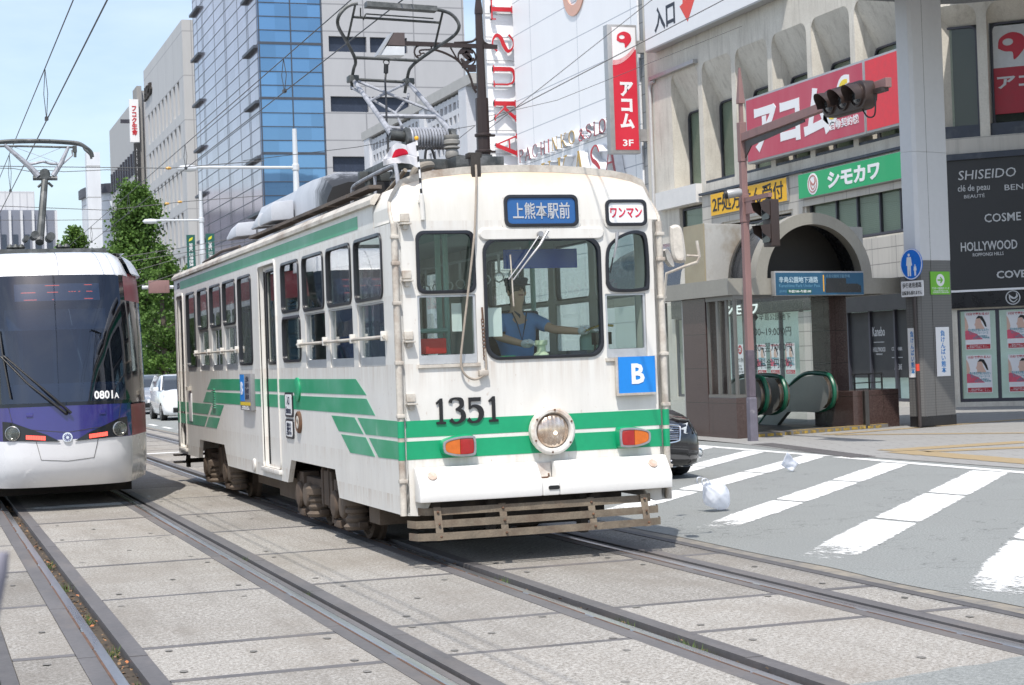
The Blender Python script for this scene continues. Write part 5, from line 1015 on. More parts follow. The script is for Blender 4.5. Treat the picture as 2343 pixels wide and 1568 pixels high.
for i in range(15):
    a = .5 + .215 * i; st_.pbox(EN, a, .012, a + .15, .062, 0, .004)
st_.add(*ebox(1.4, .01, .076, 3.84, .12, .080)); st_.build('hazard_marking', mat('worn_yellow', (.42, .27, .04), .8, 0, .5, 20, dirt=(.10, .09, .07), dlo=.42, dhi=.6), ent, smooth=0)
# window bars on the low wall
wb = MB()
for y in (.02, .30, .33, .66, .70, 1.08): wb.add(*ebox(.02, y, .72, .07, y + .04, 2.5))
for a in (.06, .24): wb.add(*ebox(a, .02, .72, a + .03, .06, 2.5))
wb.add(*ebox(0, 0, .72, .3, 1.12, .77)); wb.add(*ebox(.0, .0, 2.44, .3, 1.12, 2.52)); wb.build('window_bars', mat('bronze_bars', (.20, .19, .175), .4, .5, .15), ent, smooth=0); EB((.10, .03, .76, .11, 1.1, 2.45)).build('pane', M_SHOPGL, ent, smooth=0)
# side glazing further back
sg_ = EB((0, 2.12, 0, .4, 5.5, .1), (.02, 2.95, .1, .08, 3.03, 2.5), (.02, 2.13, .1, .08, 2.19, 2.5), (.02, 4.1, .1, .08, 4.18, 2.5)); sg_.build('glazing_frame', mat('pale_mullion', (.42, .42, .39), .5, .2), ent, smooth=0); EB((.04, 2.12, .1, .05, 5.5, 2.5)).build('pane', M_SHOPGL, ent, smooth=0)
bk_ = EB((.5, 5.1, 0, 3.4, 5.14, 2.52)); bk_.build('pane', M_SHOPGL, ent, smooth=0); rg = EB((3.04, 1.6, 0, 3.06, 5.1, 2.52)); rg.build('pane', M_SHOPGL, ent, smooth=0)
GT = Plane(E_(0, 1.9, 0), EU); gt_ = MB()
EB((1.5, 1.9, .1, 3.02, 1.912, 2.48)).build('pane', M_SHOPGL, ent, smooth=0)
M_DIML = mat('letter_dim', (.15, .16, .16), .6)
for tx, a0, b0, a1, b1 in (('◆辛島公園地下', 1.66, 2.10, 2.66, 2.24), ('7:00~19:00 0円', 1.55, 1.80, 2.66, 1.97), ('19:00~翌7:00 0円', 1.5, 1.50, 2.66, 1.67), ('基本料金 円/30分', 1.5, 1.18, 2.66, 1.37)): MB().text(GT, tx, a0, b0, a1, b1, .002, .005, .0).build('glass_lettering', M_DIML, ent, smooth=0)

# fascia and vault
fs = EB((-.12, -.03, 2.52, 4.32, .20, 2.81), (-.12, .20, 2.52, .12, 6.2, 2.81), (4.1, .2, 2.52, 4.32, 3.2, 2.81)); fs.build('canopy_fascia', M_BRZ, ent, smooth=0, bevel=.012)
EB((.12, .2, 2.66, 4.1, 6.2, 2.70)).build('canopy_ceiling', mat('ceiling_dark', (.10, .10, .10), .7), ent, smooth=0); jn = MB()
for a in (.0,): pass
AC, RX, RZ, RXI, RZI = 2.05, 1.49, 1.19, 1.22, .98
def arc(rx, rz, y, n=28, z0=2.81): return [E_(AC + rx * math.cos(math.pi * (1 - k / n)), y, z0 + rz * math.sin(math.pi * (1 - k / n))) for k in range(n + 1)]
ring = MB(); o0, o1, i0, i1 = arc(RX, RZ, -.03), arc(RX, RZ, .22), arc(RXI, RZI, -.03), arc(RXI, RZI, .22)
for k in range(28): ring.add([o0[k], o0[k + 1], o1[k + 1], o1[k], i0[k], i0[k + 1], i1[k + 1], i1[k]], [(0, 1, 2, 3), (4, 7, 6, 5), (0, 4, 5, 1), (3, 2, 6, 7)])
ring.build('arch_ring', M_BRZ, ent, smooth=50)
vt_ = MB().loft([arc(RX - .06, RZ - .06, y) for y in (.22, 1.02)], closed=False); vt_.build('vault', mat('vault_outside', (.075, .08, .09), .25, .4, .1), ent, smooth=60)
r2 = MB(); o0, o1 = arc(RX + .02, RZ + .02, .96), arc(RX + .02, RZ + .02, 1.05); 
for k in range(28): r2.add([o0[k], o0[k + 1], o1[k + 1], o1[k]], [(0, 1, 2, 3)])
r2.build('arch_trim', M_DKMET, ent, smooth=50)
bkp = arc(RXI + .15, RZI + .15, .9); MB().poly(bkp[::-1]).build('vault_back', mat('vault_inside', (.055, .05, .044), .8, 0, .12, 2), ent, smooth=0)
EB((.0, 1.06, 2.81, 4.15, 1.9, 3.86)).build('parapet_panel', M_STNP, ent, smooth=0, bevel=.01); EB((-.03, 1.04, 2.815, .0, 1.9, 3.86)).build('side_panel', M_TANP, ent, smooth=0)
# second vault running back along the kerb
d2 = MB()
for y0, y1, m_ in ((2.0, 6.0, 0),): d2.loft([[E_(.0 + 1.6 * math.cos(math.pi * (1 - k / 14)) + 1.5, y, 2.81 + 1.0 * math.sin(math.pi * (1 - k / 14))) for k in range(15)] for y in (y0, y1)], closed=False)
d2.build('rear_vault', mat('vault_outside', (.10, .11, .125), .3, .3, .1), ent, smooth=60)
# blue sign
es_ = thing('underpass_sign', 'blue sign with Japanese lettering hung below the entrance arch', 'sign', E_(2.0, -.05, 2.5)); MB().pbox(EN, .90, 2.49, 3.18, 2.93, .04, .14).build('case', M_ALUM2, es_, bevel=.01)
MB().pbox(EN, .915, 2.50, 3.165, 2.90, .14, .146).build('face', fade('sign_teal', (.012, .075, .15), (.025, .115, .19), .5), es_, smooth=0); M_PALEB = mat('sign_paleblue', (.42, .55, .62), .5)
MB().text(EN, '辛島公園地下通路', .99, 2.72, 1.97, 2.83, .146, .150, .01).build('lettering', M_PALEB, es_, smooth=0); MB().text(EN, 'Karashima Park Under Pass', .99, 2.64, 2.02, 2.70, .146, .149).build('lettering', mat('sign_dimblue', (.10, .25, .36), .5), es_, smooth=0); MB().text(EN, '通行時間', .99, 2.545, 1.17, 2.59, .146, .149).build('lettering', mat('sign_dimblue', (.10, .25, .36), .5), es_, smooth=0)
MB().pbox(EN, 1.19, 2.53, 1.80, 2.605, .146, .149).build('time_plate', mat('time_green', (.01, .10, .07), .5), es_, smooth=0); MB().text(EN, '午前7:00~午前1:00', 1.22, 2.543, 1.78, 2.592, .149, .152, .01).build('lettering', M_SIGNW, es_, smooth=0)
MB().pbox(EN, 2.10, 2.56, 2.125, 2.86, .146, .15).build('orange_bar', mat('bar_orange', (.75, .38, .03), .5), es_, smooth=0); MB().text(EN, '辛島公園地下駐車場', 2.18, 2.81, 2.80, 2.87, .146, .149).build('lettering', mat('sign_dimblue2', (.16, .31, .42), .5), es_, smooth=0)
MB().plate(EN, [(2.16, 2.54), (3.09, 2.54), (3.09, 2.66), (3.0, 2.70), (2.70, 2.70), (2.70, 2.80), (2.18, 2.80), (2.18, 2.70), (2.16, 2.66)], [], .146, .150).build('dark_patch', M_SHOPBLK, es_, smooth=0)
# escalator balustrades: two pairs, each its own thing
M_HANDR = mat('green_handrail', (.008, .10, .055), .35, 0, .1, 8); M_PANELG = mat('balustrade_panel', (.30, .30, .285), .4, .4, .1, 3)
def balustrade(x, y0, label):
    t = thing('escalator_balustrade', label, 'escalator', (x, y0, 0), 'escalator balustrades in the underpass entrance')
    PL = Plane((x, 0, 0), (0, -1, 0)); yf = y0
    out_ = [(-yf - 2.3, .0), (-yf - 1.75, .32), (-yf - .55, .34), (-yf - .22, .42)] + [(-yf - .3 + .30 * math.cos(R(a)), .72 + .30 * math.sin(R(a))) for a in (-45, -20, 0, 20, 45, 70)] + [(-yf - .6, 1.03), (-yf - 1.1, 1.0), (-yf - 1.6, .82), (-yf - 2.3, .45), (-yf - 4.2, -.7), (-yf - 4.2, -1.2)]
    MB().plate(PL, out_, [], -.04, .04).build('panel', M_PANELG, t, smooth=0)
    hp = [PL.at(a, b) for a, b in [(-yf - 1.2, .37), (-yf - .5, .37), (-yf - .22, .42)] + [(-yf - .3 + .34 * math.cos(R(a)), .72 + .34 * math.sin(R(a))) for a in (-45, -20, 0, 20, 45, 70)] + [(-yf - .6, 1.07), (-yf - 1.1, 1.05), (-yf - 1.62, .86), (-yf - 2.32, .49), (-yf - 4.2, -.66)]]
    MB().tube(spl(hp, 3), .04, 8).build('handrail', M_HANDR, t)
    cv = [PL.at(a, b) for a, b in [(-yf - .25, .42)] + [(-yf - .3 + .30 * math.cos(R(a)), .72 + .30 * math.sin(R(a))) for a in (-45, -20, 0, 20, 45, 70)]]
    MB().loft([[p + V((-.10, 0, 0)), p + V((.10, 0, 0))] for p in cv], closed=False).build('newel_cover', mat('brown_newel', (.12, .095, .075), .25, .6, .2, 4), t)
balustrade(9.98, 15.5, 'left escalator handrail newel behind the signal pole foot'); balustrade(10.42, 15.62, 'second escalator newel from the left, right beside the signal pole'); balustrade(11.52, 15.8, 'right escalator balustrade with large grey panel and green handrail')
hr_ = thing('steel_railing', 'short steel railing on the right granite wall of the underpass entrance', 'railing', E_(3.6, .4, .7)); rl_ = MB()
for a in (3.35, 3.75, 4.1): rl_.add(*ebox(a, .5, .7, a + .03, .53, 1.02))
rl_.add(*ebox(3.3, .5, 1.0, 4.13, .53, 1.03)); rl_.add(*ebox(3.3, .5, .84, 4.13, .53, .86)); rl_.build('rails', M_DKMET, hr_, smooth=0)

# ================================================================== ARCADE PILLAR AND CANOPY
PO = V((13.12, 15.31, 0)); PU = EU; PV_ = V((-math.sin(TH), math.cos(TH), 0))
def psec(z, g=0, ch=.10, w_=.92, dp=.34):
    ch = min(ch, .06); q = [(ch, 0), (w_ - .03, 0), (w_, .03), (w_, dp), (0, dp), (0, ch)]
    return [PO + PU * (a + g * (1 if a > .4 else -1)) + PV_ * (b + g * (1 if b > .4 else -1)) + V((0, 0, z)) for a, b in q]
pil = thing('arcade_pillar', 'tall square pillar, grey tiled below and white panelled above', 'pillar', PO)
M_TILE = clad_mat('grey_mosaic_tile', (.135, .133, .13), .05, .05, (.085, .084, .083), .008, .35, stain=(.16, .155, .15), off=.0, amt=.6); M_PANELW = mat('pillar_panel', (.60, .605, .615), .45, 0, .05, 1.2, (1, 1, .2), dirt=(.45, .45, .46), dlo=.55, dhi=.9)
MB().loft([psec(0, .008), psec(.20, .008)]).build('plinth', M_SHOPBLK, pil, smooth=0); MB().loft([psec(.2), psec(3.1)]).build('tiled_shaft', M_TILE, pil, smooth=0); MB().loft([psec(3.1, .004), psec(5.13, .004)]).build('panel_shaft', M_PANELW, pil, smooth=0, bevel=.012); MB().loft([psec(5.13, .004), psec(8.3, .004)]).build('panel_shaft', M_PANELW, pil, smooth=0, bevel=.012)
PF = Plane(PO, PU); ln = MB(); ln.pbox(PF, .335, .2, .341, 8.0, .004, .0055); ln.build('panel_joint', M_DARK, pil, smooth=0)
cn = thing('arcade_canopy', 'grey arcade canopy soffit at the top right carried by the white pillar', 'canopy', (14, 16, 8.1))
MB().loft([[V((9.6, 12.6, z)), V((11.4, 15.86, z)), V((13.15, 15.97, z)), V((14.25, 16.06, z)), V((14.7, 15.9, z)), V((17.5, 13.9, z)), V((24, 12), ).to_3d() + V((0, 0, z)), V((18, 9, z))][::-1] for z in (8.05, 8.6)]).build('canopy_soffit', mat('canopy_grey', (.20, .205, .21), .6, .1, .1, 2), cn, smooth=0)
# roof of the arcade over the side street, deep behind the pillar (throws the shade on the black panel)
ar_ = thing('arcade_roof', 'dark arcade roof over the side street at the upper right corner', 'roof', (24, 17, 9.4)); MB().loft([[V((17.0, 20.4, z)), V((15.4, 16.3, z)), V((19, 12, z)), V((34, 6, z)), V((40, 18, z)), V((25, 17.0, z)), V((19.0, 22.7, z))][::-1] for z in (9.9, 10.3)]).build('roof_deck', mat('arcade_roof_grey', (.16, .165, .17), .6, 0, .1, 2), ar_, smooth=0)
gs = thing('direction_sign', 'small green arcade sign with white arrow on the tiled pillar', 'sign', PF.at(.57, 2.45, .01)); MB().pbox(PF, .30, 2.46, .84, 2.89, .006, .02).build('plate', mat('lime_green', (.16, .48, .03), .5), gs, smooth=0); MB().plate(PF, circ(.57, 2.73, .115), [], .02, .023).build('disc', M_SIGNW, gs, smooth=0); MB().plate(PF, [(.49, 2.715), (.585, 2.715), (.555, 2.685), (.58, 2.665), (.645, 2.73), (.58, 2.795), (.555, 2.775), (.585, 2.745), (.49, 2.745)], [], .023, .026).build('arrow', mat('lime_green', (0, 0, 0)), gs, smooth=0)
MB().text(PF, 'サンロード新市街アーケード', .33, 2.555, .81, 2.60, .02, .023, .01).build('lettering', M_SIGNW, gs, smooth=0); MB().text(PF, 'Sunroad Shinshigai Arcade\n熊本県熊本市 0000-00-0000', .35, 2.485, .8, 2.545, .02, .023).build('lettering', M_SIGNW, gs, smooth=0)
bn = thing('slogan_banner', 'white slogan sheet with blue vertical lettering on the pillar front', 'banner', PF.at(.58, .93, .01)); MB().pbox(PF, .395, .93, .77, 1.85, .006, .014).build('sheet', M_SIGNW, bn, smooth=0); MB().text(PF, '負\nけ\nん\nば\nい\n熊\n本', .52, .99, .65, 1.79, .014, .017, .015).build('lettering', mat('slogan_blue', (.03, .22, .55), .5), bn, smooth=0)
PLs = Plane(PO + PV_ * .34, -PV_); bn = thing('slogan_banner', 'slogan sheet on the left face of the pillar behind the sign post', 'banner', PLs.at(.15, .93, .01)); MB().pbox(PLs, .03, .93, .23, 1.85, .006, .014).build('sheet', M_SIGNW, bn, smooth=0); MB().text(PLs, '負\nけ\nん\nば\nい\n熊\n本', .09, .99, .17, 1.79, .014, .017, .015).build('lettering', mat('slogan_blue', (0, 0, 0)), bn, smooth=0)
# ================================================================== BLUE AND WHITE LOW-FLOOR TRAM
XC = -2.93
HALF = [(0, 0), (.25, .012), (.45, .05), (.60, .11), (.69, .19), (.75, .30), (.84, .62), (.96, 1.05), (1.05, 1.42), (1.085, 1.75), (1.085, 2.4)]
def half_y(t):
    t = min(abs(t), 1.084)
    for (a, b), (c, d) in zip(HALF, HALF[1:]):
        if t <= c + 1e-9: return b + (d - b) * (t - a) / max(c - a, 1e-6)
    return HALF[-1][1]
ZP = [(.28, 7.72), (.36, 7.62), (.50, 7.52), (.80, 7.47), (1.20, 7.50), (1.6, 7.57), (2.0, 7.66), (2.4, 7.79), (2.72, 7.95), (2.86, 8.10), (2.95, 8.28), (3.0, 8.55), (3.02, 9.0)]
def zy(z):
    for (a, b), (c, d) in zip(ZP, ZP[1:]):
        if z <= c: return b + (d - b) * max(0, z - a) / (c - a)
    return ZP[-1][1]
def LTy(x, z): return zy(z) + half_y(x - XC)
def wrap(mb):
    me = bpy.data.meshes.new('tmp'); me.from_pydata(mb.v, [], mb.f); bm = bmesh.new(); bm.from_mesh(me); x0, x1 = min(v[0] for v in mb.v), max(v[0] for v in mb.v)
    k = math.floor(x0 / .05) * .05
    while k < x1:
        if k > x0: bmesh.ops.bisect_plane(bm, geom=bm.verts[:] + bm.edges[:] + bm.faces[:], plane_co=(k, 0, 0), plane_no=(1, 0, 0))
        k += .05
    for z in (.95, 1.04):
        if min(v[2] for v in mb.v) < z < max(v[2] for v in mb.v): bmesh.ops.bisect_plane(bm, geom=bm.verts[:] + bm.edges[:] + bm.faces[:], plane_co=(0, 0, z), plane_no=(0, 0, 1))
    bm.to_mesh(me); bm.free(); mb.v = [tuple(v.co) for v in me.vertices]; mb.f = [tuple(p.vertices) for p in me.polygons]; mb.mi = [0] * len(mb.f); bpy.data.meshes.remove(me)
    mb.v = [(x, LTy(x, z) + y, z) for x, y, z in mb.v]; return mb
LP = Plane((0, 0, 0), (1, 0, 0))
def band(zs, i0, i1, both=True, d=0.):
    """shell strip between heights, over outline stations i0..i1 (on both cheeks)"""
    m_ = MB()
    for sg in ((-1, 1) if both else (1,)):
        rows = []
        for z in zs:
            sh = max(0, z - 2.72) / .3; rows.append([(XC + sg * (HALF[i][0] * (1 - .10 * sh) + d), zy(z) + HALF[i][1] - d * .3, z) for i in range(i0, i1 + 1)])
        m_.loft(rows, closed=False)
    return m_
lt_ = thing('low_floor_tram', 'modern white and blue low floor tram number 0801A with broad dark windscreen', 'tram', (XC, 14, 0))
M_LTW = mat('tram_gloss_white', (.80, .80, .82), .25, 0, .03, 1.5, coat=.5, dirt=(.66, .66, .68), dlo=.6, dhi=.9); M_LTB = mat('tram_royal_blue', (.028, .022, .17), .12, .1, .08, 1.2, coat=1); M_LTR = mat('tram_maroon', (.36, .028, .055), .4, 0, .06, 2, coat=.1); M_LTK = mat('tram_black_gloss', (.012, .014, .018), .08, 0, .1, 3)
def wsglass():
    t = NT('tinted_windscreen'); tr = t.n('ShaderNodeBsdfTransparent'); tr.inputs['Color'].default_value = (.15, .21, .31, 1); gl = t.n('ShaderNodeBsdfGlossy'); gl.inputs['Roughness'].default_value = .0; gl.inputs['Color'].default_value = (.80, .84, .95, 1)
    bp = t.n('ShaderNodeBump', i_Strength=.06, i_Distance=.05); t.l(t.noise(t.coord(), .9, 2), bp.inputs['Height']); t.l(bp.outputs[0], gl.inputs['Normal'])
    f = t.math('MINIMUM', t.math('MULTIPLY', t.schlick(1.8), 1.3), 1.)
    ms = t.n('ShaderNodeMixShader'); t.l(f, ms.inputs[0]); t.l(tr.outputs[0], ms.inputs[1]); t.l(gl.outputs[0], ms.inputs[2]); t.l(ms.outputs[0], t.out.inputs['Surface']); return t.m
M_WSG = wsglass()
band([.28, .36, .50, .65, .82], 0, 5).build('front_skirt', M_LTW, lt_, smooth=40); split_build(band([.28, .36, .50, .65, .82], 5, 10), 'cheek_skirt', M_LTW, lt_, smooth=40)
band([.82, .95, 1.2], 0, 5).build('blue_front', M_LTB, lt_, smooth=50); split_build(band([.82, .95, 1.18], 5, 10), 'maroon_cheek', M_LTR, lt_, smooth=50)
band([1.2, 1.24], 0, 10, d=.004).build('black_sill', M_LTK, lt_, smooth=50)
ws = band([1.24, 1.6, 2.0, 2.4, 2.60, 2.70], 0, 4).build('windscreen', M_WSG, lt_, smooth=60)
split_build(band([1.24, 1.6, 2.0, 2.4], 4, 6), 'corner_pillar', M_LTK, lt_, smooth=60); split_build(band([1.24, 1.6, 2.0, 2.4], 6, 10), 'side_window', mat('side_window_dark', (.02, .03, .03), .06, 0, .1), lt_, smooth=60)
split_build(band([1.36, 1.6, 2.0, 2.2], 7, 9, d=.004), 'side_window_pane', M_OFFGL, lt_, smooth=60)
split_build(band([2.4, 2.55, 2.74], 5, 10, d=.002), 'maroon_band', M_LTR, lt_, smooth=60); split_build(band([2.4, 2.72], 4, 5), 'roof_corner', M_LTK, lt_, smooth=60)
band([2.70, 2.72, 2.86, 2.95, 3.0, 3.02], 0, 6, d=.003).build('roof_front', M_LTW, lt_, smooth=60); split_build(band([2.74, 2.86, 2.95, 3.0, 3.02], 6, 10, d=.05), 'roof_flare', M_LTW, lt_, smooth=60)
# arched lower edge of the white roof front
rfm = MB(); rfm.loft([[(XC + t * .69, 0 - .004, 2.69 + .075 * (1 - t * t)) for t in [k / 12 - 1 for k in range(25)]], [(XC + t * .69, -.004, 2.78) for t in [k / 12 - 1 for k in range(25)]]], closed=False); wrap(rfm).build('roof_front_edge', M_LTW, lt_, smooth=60)
# rest of the body
rb_ = MB()
ys = (9.85, 24)
prof_ = [(-1.085, .28), (-1.085, 2.70), (-1.02, 2.86), (-.95, 3.0), (-.7, 3.03), (.7, 3.03), (.95, 3.0), (1.02, 2.86), (1.085, 2.70), (1.085, .28)]
rb_.loft([[(XC + x, y, z) for x, z in prof_] for y in ys]); rb_.build('body', M_LTW, lt_, smooth=30)
MB().loft([[(XC + x * .86, y, 3.0 + .02 * (1 - abs(x))) for x in (-1, -.5, 0, .5, 1)] for y in (8.9, 9.9)], closed=False).build('roof_top', M_LTW, lt_)
for sg in (-1, 1):
    BS = Plane((XC + sg * 1.086, 0, 0), (0, sg, 0)); q_ = (lambda a, b: (min(sg * a, sg * b), max(sg * a, sg * b)))
    for y0, y1 in ((10.2, 11.6), (11.75, 13.0), (13.15, 14.5), (14.65, 15.9), (16.2, 17.6), (17.75, 19.0), (19.15, 20.5), (20.7, 22.2)):
        a, b = q_(y0, y1); o = MB().plate(BS, rr(a, 1.25, b, 2.38, .08), [], -.01, .006).build('side_window', M_LTK, lt_)
    a, b = q_(9.9, 23.9); MB().pbox(BS, a, .84, b, 1.16, 0, .004).build('maroon_stripe', M_LTR, lt_, smooth=0); MB().pbox(BS, a, 2.46, b, 2.70, 0, .004).build('maroon_stripe', M_LTR, lt_, smooth=0)
# cab interior
ci = MB(); ci.box((XC - .95, 9.35, .8), (XC + .95, 9.4, 2.9)); ci.build('cab_rear_wall', mat('cab_dim', (.07, .10, .13), .8), lt_); MB().box((XC - .72, 8.0, 1.0), (XC + .72, 9.3, 1.45)).build('console', mat('console_grey', (.10, .12, .15), .7), lt_, bevel=.08)
MB().box((XC - .6, 8.35, 2.08), (XC + .55, 8.38, 2.32)).build('sun_blind', mat('blind_pale', (.55, .60, .58), .8), lt_)
pb_ = MB()
for x in (-.5, -.38, .02, .32, .46): pb_.cyl((XC + x, 9.2, 1.3), (XC + x, 9.2, 2.4), .03, 8)
pb_.build('interior_poles', M_MINTL, lt_)
ld = MB().pbox(LP, XC - .50, 2.40, XC + .45, 2.60, -.05, -.045); wrap(ld).build('led_display', mat('led_panel', (.34, .36, .38), .5), lt_, smooth=0)
lr = MB()
for a0, b0, a1 in ((-.43, 2.495, -.27), (-.14, 2.495, -.02), (.10, 2.50, .12), (.13, 2.50, .15), (.16, 2.5, .18), (.21, 2.5, .23), (.30, 2.50, .37), (-.40, 2.41, -.26), (-.09, 2.41, -.07), (.27, 2.415, .37), (-.16, 2.575, .0), (.28, 2.578, .37)): lr.pbox(LP, XC + a0, b0, XC + a1, b0 + .008, -.044, -.042)
wrap(lr).build('led_text', mat('led_red', (.8, .1, .05), .4, emit=((1, .12, .06), 3.)), lt_, smooth=0)
# headlamp fields, lamps, emblem, seams, number
for sg in (-1, 1):
    pg = [(XC + sg * x, z) for x, z in ((.08, .80), (.69, .83), (.69, 1.045), (.60, 1.035), (.22, .88))]
    if sg < 0: pg = pg[::-1]
    fb = MB().plate(LP, pg, [], .0, .006); 
    m_ = MB().plate(LP, pg, [], .004, .010); hb2 = wrap(m_).build('lamp_field', M_LTK, lt_, smooth=0)
    cx, cz = XC + sg * .575, .91; yy = LTy(cx, cz)
    MB().lathe((cx, yy + .02, cz), (sg * .35, -1, 0), [(.085, 0), (.085, .045), (.075, .05), (.07, .04), (.05, .025), (.001, .02)], 24).build('headlamp', mat('lamp_chrome', (.40, .40, .39), .2, .9, .1), lt_)
    MB().lathe((cx + sg * .012, yy - .02, cz), (sg * .35, -1, 0), [(.074, 0), (.05, .014), (.001, .02)], 24).build('lens', glass('clear_lens', (.8, .8, .78), 1.4, haze=.15), lt_)
    m_ = MB(); 
    for k in range(12): m_.pbox(LP, XC + sg * (.24 + .0175 * k), .822 + .0016 * k, XC + sg * (.24 + .0175 * k + .015), .868 + .0016 * k, .010, .016)
    wrap(m_).build('tail_lamp', mat('tail_red_lit', (.7, .05, .04), .3, emit=((1, .10, .07), 1.6)), lt_, smooth=0)
    m_ = MB().pbox(LP, XC + sg * .40 - .035, 1.085, XC + sg * .40 + .035, 1.13, 0, .012); wrap(m_).build('bonnet_latch', M_LTB, lt_, bevel=.01)
    m_ = MB()
    for a, b in (((.62, 1.2), (.58, .99)), ((.58, .99), (.48, .955)), ((.48, .955), (.0, .90))):
        p0, p1 = V((XC + sg * a[0], a[1])), V((XC + sg * b[0], b[1])); n_ = (p1 - p0).normalized(); n_ = V((-n_.y, n_.x)) * .0025
        m_.plate(LP, [tuple(q_) for q_ in ((p0 + n_), (p0 - n_), (p1 - n_), (p1 + n_))], [], .0, .004)
    for a, b in (((.34, .81), (.29, .60)), ((.29, .60), (0, .575))):
        p0, p1 = V((XC + sg * a[0], a[1])), V((XC + sg * b[0], b[1])); n_ = (p1 - p0).normalized(); n_ = V((-n_.y, n_.x)) * .0022
        m_.plate(LP, [tuple(q_) for q_ in ((p0 + n_), (p0 - n_), (p1 - n_), (p1 + n_))], [], .0, .004)
    wrap(m_).build('panel_gap', M_DARK, lt_, smooth=0)
m_ = MB().plate(LP, circ(XC, .845, .055), [], .0, .014); em_ = wrap(m_).build('emblem', mat('emblem_white', (.62, .68, .75), .4), lt_); m_ = MB()
for k in range(12): a = R(30 * k); m_.plate(LP, [(XC + r_ * math.cos(a + e_), .845 + r_ * math.sin(a + e_)) for r_, e_ in ((.018, -.2), (.042, -.14), (.042, .14), (.018, .2))], [], .014, .017)
wrap(m_).build('emblem_marks', M_LTB, em_, smooth=0)
m_ = MB().text(LP, '0801', XC + .315, 1.258, XC + .53, 1.355, .004, .008, .03); m_.text(LP, 'A', XC + .545, 1.26, XC + .60, 1.325, .004, .008, .02); wrap(m_).build('fleet_number', M_WHITE, lt_, smooth=0)
def LQ(f, x, y, d=.04):
    p = onY(f(x, y), 7.6); return V((p.x, LTy(p.x, p.z) - d, p.z))
wp_ = MB(); wp_.tube([LQ(cD, 520, 1298), LQ(cD, 350, 1150, .07), LQ(cD, 30, 875, .05)], [.016, .013, .010], 8); wp_.tube([LQ(cD, 480, 1298), LQ(cD, 200, 1080, .07), LQ(cD, 10, 880, .05)], [.016, .012, .009], 8)
wpo = wp_.build('wiper', M_BLACK, lt_); MB().tube([LQ(cD, 3, 690, .02), LQ(cD, 25, 880, .03), LQ(cD, 80, 1195, .02)], .011, 6).build('blade', M_BLACK, wpo)
MB().ball(LQ(cD, 485, 1298, .0), .026, 10).build('wiper_hub', M_BLACK, wpo)
MB().box((XC - .9, 9.3, .1), (XC + .9, 11.6, .32)).build('underframe', M_DARK, lt_)
# pantograph of the low floor tram
Q5 = lambda x, y, Y=10.8: onY(e5(x, y), Y)
pr = MB().box((XC - .62, 9.6, 3.04), (XC + .72, 12.2, 3.12)); pr.build('pantograph_base', M_PAN, lt_)
pt_ = MB(); pt_.tube([Q5(470, 1310, 10.2), Q5(500, 960, 10.6), Q5(530, 580)], [.055, .05, .045], 10); pt_.tube([Q5(390, 548), Q5(680, 548)], .03, 8); pt_.lathe(Q5(530, 500) + V((0, -.03, 0)), (0, 1, 0), [(.07, 0), (.07, .06), (.001, .06)], 16)
for a, b in (((450, 655), (500, 610)), ((570, 600), (625, 650))): pt_.tube([Q5(*a), Q5(*b)], .018, 6)
pan2 = pt_.build('pantograph', M_PAN, lt_)
ua = MB(); ua.tube([Q5(455, 525), Q5(340, 400), Q5(50, 150)], [.045, .036, .024], 8); ua.tube([Q5(630, 520), Q5(720, 380), Q5(815, 170)], [.036, .03, .02], 8); ua.tube(spl([Q5(320, 378), Q5(400, 375), Q5(510, 352), Q5(600, 375), Q5(690, 378)], 4), .018, 8); ua.tube([Q5(700, 420), Q5(860, 275), Q5(850, 215)], .012, 6); ua.tube([Q5(165, 178), Q5(680, 362)], .004, 4); ua.tube([Q5(320, 352), Q5(720, 190)], .004, 4); ua.build('upper_arm', M_PANL, pan2)
hd_ = MB(); hd_.tube(spl([Q5(-180, 135), Q5(0, 115), Q5(200, 102), Q5(500, 103), Q5(800, 118), Q5(930, 132), Q5(1010, 175), Q5(1080, 235), Q5(1097, 300)], 4), .022, 8); hd_.tube(spl([Q5(-180, 150, 11.1), Q5(0, 132, 11.1), Q5(500, 122, 11.1), Q5(930, 152, 11.1), Q5(1010, 215, 11.1), Q5(1070, 270, 11.1), Q5(1083, 320, 11.1)], 4), .016, 8); hd_.tube([Q5(-60, 170), Q5(240, 168), Q5(820, 182), Q5(900, 180)], .014, 8); hd_.box(Q5(870, 165) + V((-.01, -.02, 0)), Q5(912, 240) + V((0, .05, 0))); hd_.tube([Q5(892, 180), Q5(890, 300)], .018, 8); hd_.build('collector_head', M_PAN, pan2)
ms_ = MB()
for x, y, r_ in ((410, 1225, .05), (600, 1245, .055), (310, 1265, .035)): ms_.lathe(Q5(x, y, 10.3) + V((0, -.1, 0)), (0, 1, 0), [(r_, 0), (r_, .4), (r_ * .6, .42), (.001, .42)], 14)
for x in (115, 185, 250, 700, 785): ms_.lathe(V((Q5(x, 1300, 10.3).x, 10.3, 3.1)), (0, 0, 1), [(.03, 0), (.045, .03), (.03, .06), (.05, .09), (.02, .13), (.001, .13)], 10)
ms_.build('roof_gear', M_PAN, lt_)

